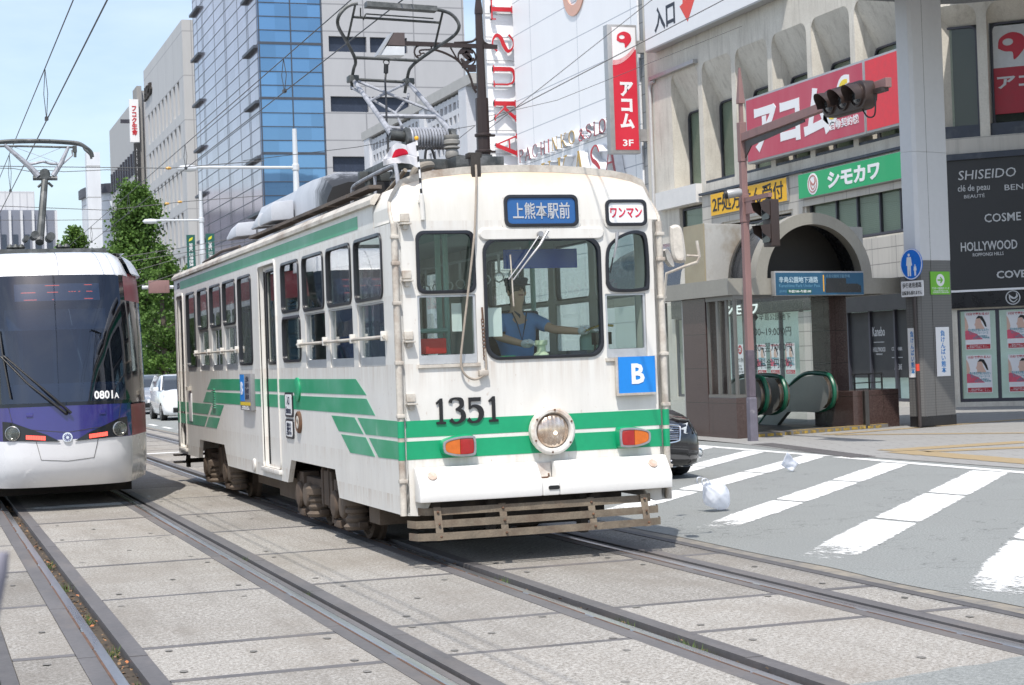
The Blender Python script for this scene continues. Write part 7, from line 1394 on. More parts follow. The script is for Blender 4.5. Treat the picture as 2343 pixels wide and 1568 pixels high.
figure(-.055, 2.81, .42, po_); figure(.10, 2.81, .21, po_)
nb_ = MB().plate(PS, rr(-.29, 2.43, .29, 2.72, .02), [], 0, .015).build('plate', M_SIGNW, po_, smooth=0); MB().text(PS, '歩行者用道路', -.25, 2.59, .25, 2.69, .015, .018, .012).build('lettering', M_BLACK, po_, smooth=0); MB().text(PS, '自転車も乗れません', -.26, 2.46, .26, 2.54, .015, .018, .012).build('lettering', M_BLACK, po_, smooth=0)

# ================================================================== STREET LAMPS
lp_ = thing('street_lamp', 'ornate dark brown lamp post with scrolled arm and white box lantern above the tram', 'street lamp', (8.8, 27.7, 0)); LQ4 = lambda x, y: onY(e4(x, y), 27.7)
def octo(z, r, cx=8.8, cy=27.7): return [(cx + r * math.cos(R(45 * k + 22.5)), cy + r * math.sin(R(45 * k + 22.5)), z) for k in range(8)]
MB().loft([octo(0, .2), octo(7.95, .16)]).build('lower_post', M_BROWN, lp_, smooth=0); MB().loft([octo(7.95, .115), octo(10.05, .09), octo(10.1, .09)]).build('upper_post', M_BROWN, lp_, smooth=0); MB().loft([octo(10.02, .105), octo(10.12, .10), octo(10.75, .02)]).build('finial', M_BROWN, lp_, smooth=0)
MB().loft([[V((x, 27.7 - .05, z - .05)), V((x, 27.7 + .05, z - .05)), V((x, 27.7 + .05, z + .05)), V((x, 27.7 - .05, z + .05))] for x, z in ((6.83, 9.25), (9.24, 9.22))]).build('arm', M_BROWN, lp_, smooth=0)
sc_ = MB(); sc_.tube(spl([LQ4(*q) for q in ((920, 865), (880, 845), (850, 780), (870, 710), (920, 680), (1000, 676), (1090, 682), (1095, 735), (1000, 742), (940, 750), (925, 775), (945, 800), (930, 825), (890, 830))], 5), .022, 6); sc_.tube(spl([LQ4(*q) for q in ((960, 800), (985, 790), (1003, 808))], 4), .018, 6)
sc_.tube(spl([LQ4(*q) for q in ((1090, 735), (1180, 750), (1300, 790), (1420, 850), (1500, 905), (1570, 985), (1640, 1070), (1690, 1180), (1720, 1290), (1770, 1380))], 4), .028, 6); sc_.tube([LQ4(1385, 710), LQ4(1490, 890)], .02, 6); sc_.tube(spl([LQ4(*q) for q in ((1440, 640), (1600, 632), (1700, 620), (1750, 590), (1775, 560))], 4), .03, 6); sc_.tube(spl([LQ4(*q) for q in ((1860, 590), (1880, 630), (1940, 665), (2000, 672))], 4), .03, 6); sc_.build('scrollwork', M_BROWN, lp_)
cc = LQ4(1630, 850); r_ = .225; rg = MB(); rg.tube([cc + V((r_ * math.cos(R(15 * k)), 0, r_ * math.sin(R(15 * k)))) for k in range(24)], .022, 6, True); LP4 = Plane((0, 27.7, 0), (1, 0, 0))
for pts_, wd2 in (([(1500, 800), (1560, 770), (1640, 760), (1720, 790)], [.02, .06, .05, .02]), ([(1540, 870), (1600, 940), (1680, 900), (1740, 880)], [.02, .05, .05, .04]), ([(1560, 800), (1640, 860), (1690, 900)], [.02, .05, .03]), ([(1600, 770), (1660, 830), (1700, 870)], [.04, .05, .02])): rg.plate(LP4, stroke([LP4.uv(e4(*q)) for q in pts_], wd2), [], -.02, .02)
rg.build('leaf_roundel', M_BROWN, lp_); wb_ = MB(); 
for q in (((1560, 990), (1760, 990)), ((1640, 1045), (1760, 1045)), ((1710, 1300), (1770, 1300))): a, b = LQ4(*q[0]), LQ4(*q[1]); wb_.box((a.x, 27.67, a.z - .04), (b.x, 27.73, b.z + .04))
wb_.build('web_plates', M_BROWN, lp_, smooth=0)
a = [LQ4(*q) for q in ((500, 515), (665, 515), (672, 712), (410, 700))]; MB().loft([[p + V((0, d, 0)) for p in a] for d in (-.25, .25)]).build('lantern_hood', mat('lantern_brown', (.10, .075, .07), .4), lp_, smooth=0, bevel=.01)
a = [LQ4(*q) for q in ((405, 712), (668, 720), (668, 850), (275, 852))]; MB().loft([[p + V((0, d, 0)) for p in a] for d in (-.24, .24)]).build('lantern_glass', mat('lantern_white', (.62, .64, .66), .4), lp_, smooth=0, bevel=.01); a = [LQ4(*q) for q in ((500, 512), (410, 702), (275, 850), (262, 850), (380, 690), (480, 512))]; MB().plate(LP4, [LP4.uv(e4(*q)) for q in ((500, 512), (480, 512), (262, 850), (300, 852))], [], -.26, .26).build('lantern_side', M_ALUM2, lp_, smooth=0)
cl4 = MB()
for z in (7.0, 6.6, 6.2, 5.75): cl4.lathe((8.8, 27.7, z), (0, 0, 1), [(.19, 0), (.21, .02), (.21, .06), (.19, .08)], 12); cl4.box((9.0, 27.65, z + .01), (9.1, 27.75, z + .06))
split_build(cl4, 'wire_clamp', M_BROWN, lp_)
M_LAMPW = mat('lamp_white', (.62, .64, .66), .35, .2, .05, 3)
def white_lamp(label, y, xa, banner=None):
    t = thing('street_lamp', label, 'street lamp', (8.5, y, 0), 'white street lamps'); MB().loft([[(8.5 + r * math.cos(R(30 * k)), y + r * math.sin(R(30 * k)), z) for k in range(12)] for z, r in ((0, .15), (6.9, .13), (7.0, .16), (7.2, .12), (10.0, .08))]).build('post', M_LAMPW, t)
    MB().tube([(8.5, y, 8.62), (xa + .3, y, 8.62)], .05, 8).build('arm', M_LAMPW, t); MB().lathe((xa + .55, y, 8.58), (-1, 0, 0), [(.03, 0), (.10, .05), (.13, .3), (.10, .6), (.001, .7)], 12).build('luminaire', M_LAMPW, t); MB().lathe((8.5, y, 8.5), (0, 0, 1), [(.10, 0), (.13, .03), (.13, .22), (.10, .25)], 12).build('collar', M_LAMPW, t)
    return t
white_lamp('white street lamp just behind the tram, long arm over the air conditioner', 48.2, onY((415, 380), 48.2).x); white_lamp('white street lamp carrying green bank banners, arm over the street tree', 69.8, onY((333, 507), 69.8).x)
BP = Plane((0, 69.75, 0), (1, 0, 0))
for px0, lb in (((426, 448, 538, 610), 'narrow green banner left of the white lamp post'), ((470, 492, 535, 605), 'narrow green banner right of the white lamp post')):
    a0, b1 = BP.uv((px0[0], px0[2])); a1, b0 = BP.uv((px0[1], px0[3])); t = thing('lamp_banner', lb, 'banner', (8.5, 69.7, 6)); MB().pbox(BP, a0, b0 - .3, a1, b1, 0, .03).build('cloth', mat('banner_green', (.012, .09, .075), .6), t, smooth=0); MB().text(BP, 'SMBC 三井住友', a0 + .1, b0 + .0, a1 - .1, b1 - .4, .03, .04, .02, rot=-90).build('lettering', M_SIGNW, t, smooth=0); MB().plate(BP, [((a0 + a1) / 2 - .1, b1 - .32), ((a0 + a1) / 2 + .06, b1 - .24), ((a0 + a1) / 2 + .1, b1 - .1), ((a0 + a1) / 2 - .06, b1 - .18)], [], .03, .04).build('mark', mat('mark_yellow', (.6, .6, .03), .5), t, smooth=0)
ss = thing('far_signal', 'white signal arm with brown signal heads seen between the two trams', 'traffic signal', (6, 62, 4.7)); pA, pB = onY((325, 658), 62), onY((402, 657), 62); MB().tube([pA, pB, (8.4, 62, pB.z + .05)], .075, 8).build('arm', M_LAMPW, ss); MB().tube([(8.4, 62, 0), (8.4, 62, 6)], .11, 8).build('post', M_LAMPW, ss); hA, hB = onY((338, 643), 62), onY((386, 671), 62); MB().box((hA.x, 61.7, hB.z), (hB.x, 61.95, hA.z)).build('heads', M_POLE, ss, bevel=.02)

# ================================================================== OVERHEAD WIRES (each a thing of its own)
M_WIRE = mat('wire_grey', (.06, .062, .065), .5, .3); M_INS = mat('insulator_amber', (.55, .30, .06), .4)
def wire(label, pts, r=.010, sag=0, ins=()):
    pts = [V(p) for p in pts]
    if sag and len(pts) == 2: pts = [pts[0].lerp(pts[1], k / 14) - V((0, 0, sag * 4 * (k / 14) * (1 - k / 14))) for k in range(15)]
    o = MB().tube(pts, r, 5).build('overhead_wire', M_WIRE); tag(o, label, 'wire', 'overhead wires')
    for f in ins:
        i_ = f * (len(pts) - 1); p = pts[int(i_)].lerp(pts[min(int(i_) + 1, len(pts) - 1)], i_ - int(i_)); MB().ball(p, .07, 8, (1.5, 1, .8)).build('insulator', M_INS, o)
    return o
zc = P_(750, 40, 3.5).z + .035; wire('contact wire touching the cream tram pantograph from above', [(0, -30, zc), (0, 3.5, zc), (.0, 200, zc + .1)], .007); zm = onX(q3(0, 715), 0).z
wire('upper catenary wire running above the cream tram', [(0, -30, zc + .42), (0, 200, zc + .42)], .007)
zl = Q5(300, 100).z + .02; wire('contact wire over the pantograph of the blue and white tram', [(XC + .02, -30, zl + .03), (XC + .02, 10.8, zl + .03), (XC, 220, zl + .1)], .008); wire('upper catenary wire above the blue and white tram track', [(XC, -30, zl + .62), (XC, 220, zl + .62)], .007)
dr_ = MB()
for x, z0, z1 in ((0, zc, zc + .42), (XC, zl, zl + .62)):
    for y in [9 + 8.5 * k for k in range(12)]: dr_.tube([(x, y, z0), (x - .02, y + .05, (z0 + z1) / 2), (x, y, z1)], .006, 4); dr_.tube([(x, y, z0), (x + .02, y - .05, (z0 + z1) / 2), (x, y, z1)], .006, 4); dr_.box((x - .02, y - .05, z0 - .01), (x + .02, y + .05, z0 + .03))
tag(dr_.build('wire_droppers', M_WIRE), 'short droppers clipped between the two catenary wires', 'droppers', kind='stuff')
Y_ = lambda f, x, y, Y: onY(f(x, y), Y)
wire('straight span wire crossing the sky behind the left pantograph, upper of a pair', [Y_(q1, -200, 1094, 46), Y_(q1, 1110, 1110, 46), Y_(q1, 1742, 1060, 46)], .014, ins=(.5,))
wire('slack span wire looping just below the upper span wire behind the left pantograph', [Y_(q1, x, y, 46) for x, y in ((-200, 1105), (90, 1112), (190, 1130), (300, 1122), (420, 1133), (590, 1126), (700, 1120), (850, 1124))], .012)
wire('span wire with two amber insulators crossing the tall tree', [Y_(q1, -100, 1355, 58), Y_(q1, 700, 1386, 58), Y_(q1, 1100, 1343, 58), Y_(q1, 1185, 1332, 58), Y_(q1, 1742, 1290, 58)], .014, ins=(.5, .75))
wire('lowest span wire in front of the far office', [Y_(q1, -100, 1452, 74), Y_(q1, 390, 1452, 74), Y_(q1, 720, 1448, 74)], .014)
for n_, (a, b, c, d, Y) in enumerate(((640, 250, 960, 200, 50), (640, 280, 965, 228, 50), (640, 345, 960, 255, 56), (640, 440, 965, 330, 60))): wire('span wire slanting over the tree between the two trams, number %s from the top' % ('first', 'second', 'third', 'fourth')[n_], [Y_(q2, a, b, Y), Y_(q2, c, d, Y), Y_(q2, c + 500, d - 90, Y)], .012)
wire('steep feeder wire from the brown lamp post to the top of the white building', [Y_(k1, 60, 985, 27.7), Y_(k1, 1330, -20, 27.7)], .010); wire('thick feeder wire crossing the vertical sign and white board', [Y_(k1, 60, 925, 27.7), Y_(k1, 1970, -70, 27.7)], .013); wire('thin feeder wire passing below the white board edge', [Y_(k1, 60, 870, 27.7), Y_(k1, 600, 745, 27.7), Y_(k1, 1970, 195, 27.7)], .007); wire('thin stay wire from the brown lamp post to the left behind the flag', [Y_(e3, 1560, 435, 27.7), Y_(e3, 0, 722, 27.7), Y_(e3, -1500, 900, 27.7)], .008); wire('stay wire from the brown lamp post down behind the insulator', [Y_(e3, 1550, 445, 27.7), Y_(e3, 1330, 620, 27.7)], .008)

# ================================================================== CARS
def carbody(t, x0, y0, L_, w_, secs, cab, paint, hb=.16, tyre_r=.31, wheels=(.85, .25)):
    """car facing -Y; secs: (fraction of length, half width factor, z bottom, z shoulder, z top)"""
    xc = x0 + w_ / 2; b = MB(); rg = []
    for f, hw, zb, zs, zt_ in secs:
        h = hw * w_ / 2; y = y0 + f * L_
        rg.append([(xc + sx * h * k, y, z) for sx, k, z in ((-1, .80, zb), (-1, .95, zb + .04), (-1, 1.0, zb + (zs - zb) * .45), (-1, .97, zs), (-1, .84, zt_ - .015), (-1, .45, zt_ + .012), (1, .45, zt_ + .012), (1, .84, zt_ - .015), (1, .97, zs), (1, 1.0, zb + (zs - zb) * .45), (1, .95, zb + .04), (1, .80, zb))])
    b.loft(rg); body = b.build('body', paint, t, smooth=50)
    gl = MB(); rg = []
    for z, f0, f1, hw in cab: h = hw * w_ / 2; ya, yb = y0 + f0 * L_, y0 + f1 * L_; rg.append([(xc + u * h, ya + (yb - ya) * v_, z) for u, v_ in ((-.86, 0), (.86, 0), (1, .10), (1, .9), (.86, 1), (-.86, 1), (-1, .9), (-1, .10))])
    gl.loft(rg[:-1]); gl.build('windows', mat('car_glass', (.02, .025, .03), .05, 0, .1, coat=1), t, smooth=40); MB().loft(rg[-2:]).build('roof', paint, t, smooth=40)
    pl_ = MB()
    for sx in (-1, 1):
        for ys_ in ((cab[0][1], cab[-2][1]), (.5, .5), (cab[0][2], cab[-2][2])): pl_.tube([(xc + sx * cab[0][3] * w_ / 2 * .99, y0 + ys_[0] * L_ + (.1 if ys_[0] < .4 else -.1 if ys_[0] > .6 else 0), cab[0][0]), (xc + sx * cab[-2][3] * w_ / 2 * .99, y0 + ys_[1] * L_ + (.1 if ys_[0] < .4 else -.1 if ys_[0] > .6 else 0), cab[-2][0])], .03, 6)
    pl_.build('window_pillars', paint, t)
    for f in wheels:
        for sx in (-1, 1):
            c_ = V((xc + sx * (w_ / 2 - .19), y0 + f * L_, tyre_r)); wo = MB().lathe(c_, (sx, 0, 0), [(tyre_r * .62, .0), (tyre_r * .96, .0), (tyre_r, .03), (tyre_r, .15), (tyre_r * .96, .19), (tyre_r * .66, .19), (tyre_r * .64, .14)], 28).build('wheel', M_BLACK, t); rim = MB().lathe(c_, (sx, 0, 0), [(tyre_r * .65, .16), (tyre_r * .6, .18), (tyre_r * .2, .15), (.001, .15)], 20)
            for k in range(5): a = R(72 * k); rim.box((-.02, -.02, .15), (.02, tyre_r * .6, .185), Matrix.Translation(c_) @ Matrix.Rotation(math.pi / 2 * sx, 4, 'Y') @ Matrix.Rotation(a, 4, 'Z'))
            rim.build('rim', mat('alloy_rim', (.35, .35, .36), .3, .8, .1), wo)
    MB().box((x0 + .12, y0 + .25, .14), (x0 + w_ - .12, y0 + L_ - .25, .32)).build('underside', M_BLACK, t)
    return body
def drape(body, f, pts, d=.008, mirror=None, sub=True):
    bv = BVHTree.FromPolygons([v.co.copy() for v in body.data.vertices], [tuple(p.vertices) for p in body.data.polygons]); out_ = []
    for q in pts:
        dr = ray(f(*q)).normalized(); h = bv.ray_cast(CAM, dr)
        if h[0] is None: h = bv.find_nearest(CAM + dr * 20.5)
        out_.append(h[0] - dr * d)
    return out_
def patch(pts, th=.012, xm=None):
    m_ = MB(); dirs = [(p - CAM).normalized() for p in pts]; back = [p + q * th for p, q in zip(pts, dirs)]; n = len(pts); c0 = sum(pts, V()) / n
    fs = [(i, (i + 1) % n, 2 * n) for i in range(n)] + [(i, n + i, n + (i + 1) % n, (i + 1) % n) for i in range(n)]; vs = list(pts) + back + [c0]
    m_.add(vs, fs)
    if xm is not None: m_.add([V((2 * xm - v.x, v.y, v.z)) for v in vs], [tuple(reversed(x)) for x in fs])
    return m_
M_BLKP = mat('black_car_paint', (.006, .006, .008), .06, .0, .1, 2, coat=1); M_CHR = mat('chrome', (.65, .65, .66), .10, 1, .05); M_HLAMP = mat('headlamp_clear', (.50, .52, .52), .10, .2, .18, 14, coat=1)
cs = thing('sedan', 'black sedan with chrome grille standing behind the cream tram', 'car', (3.78, 9, 0)); x0c, wc = 2.92, 1.74; xcc = x0c + wc / 2
sb = carbody(cs, x0c, 6.75, 4.6, wc, [(0, .70, .22, .48, .60), (.012, .86, .17, .50, .66), (.04, .95, .14, .54, .74), (.09, .985, .14, .62, .79), (.16, 1, .15, .70, .84), (.28, 1, .17, .78, .90), (.32, 1, .17, .80, .91), (.6, 1, .17, .82, .92), (.85, .99, .18, .82, .93), (.96, .93, .2, .78, .90), (1, .8, .26, .7, .82)], [(.88, .27, .86, .90), (1.1, .36, .80, .80), (1.30, .44, .72, .68), (1.36, .5, .66, .55)], M_BLKP, wheels=(.17, .80))
for nm, m_, pts_, d in (('headlamp', M_HLAMP, [(600, 305), (660, 345), (705, 400), (722, 470), (728, 575), (650, 605), (510, 632), (520, 530), (545, 440), (585, 370)], .012), ('bumper_dark_patch', mat('grille_black', (.004, .004, .004), .5), [(200, 960), (520, 955), (570, 1010), (600, 1110), (560, 1140), (200, 1160)], .006)):  # headlamp, and a near-black patch on the lower bumper
    patch(drape(sb, e6, pts_, d), .02, xcc).build(nm, m_, cs, smooth=30)
gp = drape(sb, e6, [(60, 480), (395, 500), (408, 560), (405, 700), (385, 745), (60, 800)], .008); patch(gp, .02, None).build('grille', mat('grille_black', (0, 0, 0)), cs, smooth=0); br_ = MB()
for z in (520, 590, 660, 725, 550, 620, 690): a = drape(sb, e6, [(100, z + 8), (250, z), (385, z - 4)], .02); br_.tube(a, .006, 5)
a = drape(sb, e6, [(60, 478), (250, 482), (385, 495), (408, 520), (410, 640), (400, 745), (330, 768), (60, 815)], .016); br_.tube(a, .014, 6); br_.build('grille_chrome', M_CHR, cs)
a = drape(sb, e6, [(735, 955)], .0)[0]; MB().lathe(a, (.5, -1, 0), [(.055, -.03), (.062, .012), (.048, .015), (.044, .0), (.001, -.005)], 20).build('fog_lamp', M_CHR, cs); MB().ball(a, .04, 10).build('fog_lens', M_HLAMP, cs)
br_ = MB().tube(drape(sb, e6, [(200, 1195), (450, 1180), (650, 1165), (770, 1140)], .01), .01, 6); br_.build('lip_trim', M_CHR, cs)
M_WCAR = mat('white_car_paint', (.78, .79, .80), .12, 0, .02, 2, coat=1); M_SCAR = mat('silver_car_paint', (.40, .42, .45), .18, .5, .03, 2, coat=1)
def hatch(label, x0, y0, paint, name='hatchback'):
    t = thing(name, label, 'car', (x0 + .8, y0 + 2, 0)); b = carbody(t, x0, y0, 3.7, 1.6, [(0, .72, .22, .45, .60), (.015, .88, .17, .52, .70), (.06, .97, .15, .62, .80), (.16, 1, .15, .74, .90), (.24, 1, .17, .84, .97), (.5, 1, .17, .88, .98), (.85, 1, .18, .9, 1.0), (.97, .95, .2, .85, .98), (1, .85, .3, .8, .95)], [(.93, .20, .97, .93), (1.2, .34, .95, .85), (1.38, .42, .92, .74), (1.43, .5, .86, .6)], paint, wheels=(.18, .82), tyre_r=.28)
    xm = x0 + .8
    for sx in (-1, 1):
        MB().loft([[(xm + sx * .52, y0 + .05, .58), (xm + sx * .74, y0 + .2, .60), (xm + sx * .75, y0 + .45, .80), (xm + sx * .62, y0 + .2, .74)], [(xm + sx * .50, y0 + .09, .58), (xm + sx * .72, y0 + .24, .60), (xm + sx * .73, y0 + .49, .80), (xm + sx * .60, y0 + .24, .74)]]).build('headlamp', M_HLAMP, t); MB().box((xm + sx * .80, y0 + .95, .92), (xm + sx * .96, y0 + 1.08, 1.04)).build('mirror', paint, t, bevel=.02)
    MB().box((xm - .5, y0 - .02, .25), (xm + .5, y0 + .02, .40)).build('grille', mat('grille_black', (0, 0, 0)), t, bevel=.01); MB().box((xm - .22, y0 - .035, .42), (xm + .22, y0 - .021, .54)).build('number_plate', M_SIGNW, t); return t
hatch('white hatchback queueing behind the cream tram, in front of a silver car', 2.62, 41.2, M_WCAR); hatch('silver car half hidden between the blue and white tram and the white hatchback', 2.72, 50.5, M_SCAR, 'small_car')

# ================================================================== PEOPLE
def skin_mesh(name, nodes, edges, root, mats, parent, sub=2, extra=None, label=None):
    """nodes: (x,y,z,rx,ry) joined by edges, grown with a Skin modifier into one surface"""
    me = bpy.data.meshes.new('tmp'); me.from_pydata([n[:3] for n in nodes], edges, []); o = bpy.data.objects.new('tmp', me); COL.objects.link(o); md = o.modifiers.new('s', 'SKIN'); md.use_smooth_shade = True
    for i, n in enumerate(nodes): sv = me.skin_vertices[0].data[i]; sv.radius = (n[3], n[4] if len(n) > 4 else n[3]); sv.use_root = i == root
    o.modifiers.new('b', 'SUBSURF').levels = sub; r = bpy.data.meshes.new_from_object(o.evaluated_get(bpy.context.evaluated_depsgraph_get())); mb = MB(); mb.add([v.co.copy() for v in r.vertices], [tuple(f.vertices) for f in r.polygons])
    bpy.data.objects.remove(o); bpy.data.meshes.remove(me); bpy.data.meshes.remove(r)
    if extra: extra(mb)
    return mb.build(name, mats, parent, smooth=70, fix=False)
def seated(label, x, y, z, face=(0, -1, 0), hair=M_HAIR, shirt=M_SHIRT, arms=None, gloves=False, s=.92, tilt=0, cap=False, standing=False):
    """x, y, z: seat surface under the hips; face: unit heading; arms: list of (elbow, wrist, handtip) in world space for right and left"""
    f = V(face).normalized(); r = V((-f.y, f.x, 0)); t = thing('person', label, 'person', (x, y, z)); B_ = V((x, y, z)); Q = lambda a, b, c: B_ + (r * a + f * b + V((0, 0, c))) * s
    hip, waist, chest, nb, nk, hd0, hd1, hd2 = Q(0, .02, .10), Q(0, .0, .28), Q(0, .0, .46), Q(0, 0, .58), Q(0, .01, .63), Q(0, .03, .70), Q(0, .035, .78), Q(0, .02, .845)
    nodes = [(*hip, .15 * s, .11 * s), (*waist, .14 * s, .10 * s), (*chest, .15 * s, .095 * s), (*nb, .065 * s, .06 * s), (*nk, .050 * s, .050 * s), (*hd0, .066 * s, .075 * s), (*hd1, .076 * s, .092 * s), (*hd2, .062 * s, .075 * s)]; edges = [(i, i + 1) for i in range(7)]
    sh_nodes = [(*hip, .165 * s, .125 * s), (*waist, .155 * s, .115 * s), (*chest, .18 * s, .12 * s), (*(nb + V((0, 0, .012))), .10 * s, .092 * s)]; sh_edges = [(0, 1), (1, 2), (2, 3)]; hands = []
    for k, sg in enumerate((-1, 1)):
        S_ = Q(sg * .185, 0, .53)
        if arms: El, Wr, Tp = (V(p) for p in arms[k])
        elif standing: El, Wr, Tp = Q(sg * .25, .02, .28), Q(sg * .24, .08, .05), Q(sg * .23, .10, -.06)
        else: El, Wr, Tp = Q(sg * .23, .06, .26), Q(sg * .14, .30, .18), Q(sg * .08, .40, .17)
        i = len(nodes); nodes += [(*S_, .062 * s), (*El, .042 * s), (*Wr, .027 * s, .033 * s)]; edges += [(2, i), (i, i + 1), (i + 1, i + 2)]
        pm = Wr.lerp(Tp, .42); nodes.append((*pm, .022 * s, .036 * s)); edges.append((i + 2, i + 3)); hands.append((Wr, Tp))
        d = (Tp - Wr).normalized(); side = d.cross(V((0, 0, 1))).normalized() if abs(d.z) < .9 else r; dn = d.cross(side)
        ln = (Tp - Wr).length
        for q_, (o_, l_) in enumerate(((-.030, .92), (-.010, 1.0), (.010, .96), (.030, .80))):
            b0 = Wr + d * ln * .48 + side * o_ * s; j = len(nodes); nodes += [(*b0, .0095 * s), (*(b0 + d * ln * .30 * l_ + dn * .012), .009 * s), (*(b0 + d * ln * .48 * l_ + dn * .035), .0075 * s)]; edges += [(i + 3, j), (j, j + 1), (j + 1, j + 2)]
        th0 = Wr + d * ln * .2 + side * (-.038 * sg * -1) * s; j = len(nodes); nodes += [(*th0, .011 * s), (*(th0 + d * ln * .25 + side * .02 * sg), .009 * s)]; edges += [(i + 3, j), (j, j + 1)]
        j = len(sh_nodes); sh_nodes += [(*S_, .075 * s), (*S_.lerp(El, .80), .062 * s)]; sh_edges += [(2, j), (j, j + 1)]
    lg = []
    for sg in (-1, 1):
        i = len(nodes); K_, A_ = (Q(sg * .11, .42, .10), Q(sg * .11, .44, -.32)) if not standing else (Q(sg * .09, .0, -.36), Q(sg * .09, -.02, -.78)); nodes += [(*Q(sg * .09, .05, .08), .085 * s), (*K_, .06 * s), (*A_, .04 * s), (*(A_ + f * .14 * s - V((0, 0, .03))), .035 * s)]; edges += [(0, i), (i, i + 1), (i + 1, i + 2), (i + 2, i + 3)]; lg.append((Q(sg * .09, .05, .08), K_, A_))
    hz = hd1
    def face_bits(mb):
        mb.slot(0); ff = (f + V((0, 0, tilt))).normalized(); c_ = hz
        mb.tube([c_ + ff * .085 * s + V((0, 0, .012)) * s, c_ + ff * .112 * s + V((0, 0, -.018)) * s], [.008 * s, .014 * s], 8)
        for sg in (-1, 1): mb.ball(c_ + r * sg * .080 * s + V((0, 0, -.005)), .022 * s, 8, (.5, 1, 1.3))
        mb.slot(1)
        for sg in (-1, 1): mb.ball(c_ + ff * .085 * s + r * sg * .030 * s + V((0, 0, .012)) * s, .010 * s, 8)
        mb.slot(2); mb.tube([c_ + ff * .088 * s + r * -.022 * s + V((0, 0, -.048)) * s, c_ + ff * .096 * s + V((0, 0, -.050)) * s, c_ + ff * .088 * s + r * .022 * s + V((0, 0, -.048)) * s], .006 * s, 6)
    skin_mesh('body', nodes, edges, 0, [M_SKIN, M_HAIR, mat('lips', (.28, .10, .09), .5)], t, extra=face_bits)
    skin_mesh('shirt', sh_nodes, sh_edges, 0, shirt, t)
    c_ = hz; hb = MB(); hb.ball(c_ - f * .018 * s + V((0, 0, .035)) * s, .098 * s, 14, (.92, .98, .95)); hb.v = [v for v in hb.v]; hb.build('hair', hair, t)
    tr = MB()
    for a, b, c in lg: tr.tube([a, a.lerp(b, .5), b, b.lerp(c, .5), c], [.10 * s, .09 * s, .075 * s, .06 * s, .055 * s], 10)
    tr.build('trousers', M_NAVY, t)
    if gloves:
        for Wr, Tp in hands:
            d = (Tp - Wr).normalized(); side = d.cross(V((0, 0, 1))).normalized(); dn = d.cross(side); ln = (Tp - Wr).length; nn = [(*(Wr - d * .02), .036 * s), (*Wr.lerp(Tp, .22), .030 * s, .042 * s), (*Wr.lerp(Tp, .48), .026 * s, .044 * s)]; ee = [(0, 1), (1, 2)]
            for o_, l_ in ((-.032, .92), (-.011, 1.0), (.011, .96), (.032, .80)):
                b0 = Wr + d * ln * .52 + side * o_ * s; j = len(nn); nn += [(*b0, .0125 * s), (*(b0 + d * ln * .30 * l_ + dn * .012), .0115 * s), (*(b0 + d * ln * .48 * l_ + dn * .035), .0105 * s)]; ee += [(2, j), (j, j + 1), (j + 1, j + 2)]
            j = len(nn); nn += [(*(Wr + d * ln * .25 + side * .04), .013 * s), (*(Wr + d * ln * .55 + side * .062), .011 * s)]; ee += [(1, j), (j, j + 1)]
            skin_mesh('glove', nn, ee, 1, M_GLOVE, t)
    return t
drv = seated('tram driver in light blue short sleeved shirt and white gloves behind the windscreen', .17, .88, 1.37, (.10, -1, 0), gloves=True, s=.93, tilt=.25, arms=(((-.06, .72, 1.74), (.10, .52, 1.665), (.20, .40, 1.68)), ((.44, .74, 1.78), (.60, .55, 1.755), (.73, .46, 1.785))))
cp = MB(); hc = V((.17, .88, 1.37)) + V((.003, -.035, .78)) * .93; cp.lathe(hc + V((0, .01, .055)), (0, 0, 1), [(.094, 0), (.095, .03), (.104, .05), (.09, .065), (.001, .068)], 18); cp.loft([[hc + V((.09 * math.cos(a), -.08 - .065 * math.sin(a), .058 - .01 * math.sin(a))) for a in [math.pi * k / 8 for k in range(9)]], [hc + V((.09 * math.cos(a), -.08 - .065 * math.sin(a), .066 - .01 * math.sin(a))) for a in [math.pi * k / 8 for k in range(9)]]]); cp.build('uniform_cap', M_NAVY, drv)
cd_ = MB(); cd_.loft([[V((.12, .775, 1.935)), V((.165, .765, 1.88)), V((.165, .755, 1.905))], [V((.12, .77, 1.945)), V((.165, .755, 1.89)), V((.165, .75, 1.91))]]); cd_.tube([(.11, .80, 1.93), (.135, .755, 1.84), (.17, .745, 1.70), (.205, .755, 1.84), (.235, .80, 1.93)], .006, 5); cd_.build('lanyard', M_NAVY, drv)
MB().box((-.10, 1.05, 1.30), (.44, 1.12, 1.95)).build('driver_seat_back', M_NAVY, tram, bevel=.05); MB().box((-.08, .62, 1.22), (.42, 1.1, 1.36)).build('driver_seat', M_NAVY, tram, bevel=.03)
MB().tube([(.62, .46, 1.76), (.74, .43, 1.80), (.84, .41, 1.79)], .010, 6).build('brake_lever', mat('brass', (.55, .40, .12), .3, .8), tram)
M_GREYCL = mat('grey_green_jacket', (.07, .085, .075), .9); M_PALECL = mat('pale_shirt', (.55, .56, .55), .9); M_BLUECL = mat('deep_blue_shirt', (.03, .05, .22), .9)
seated('seated passenger with dark hair behind the lower left front window', -.62, 1.65, 1.26, (.9, -.3, 0), shirt=mat('dark_jacket', (.03, .03, .035), .9)); seated('passenger in a grey green jacket at the left end of the front windows', -.86, .98, 1.24, (.8, .5, 0), shirt=M_GREYCL)
seated('passenger in deep blue beside the side windows near the entrance door', -.78, 2.85, 1.26, (1, 0, 0), shirt=M_BLUECL); seated('passenger in a pale shirt at the rear side windows of the tram', -.78, 7.3, 1.26, (1, 0, 0), shirt=M_PALECL)

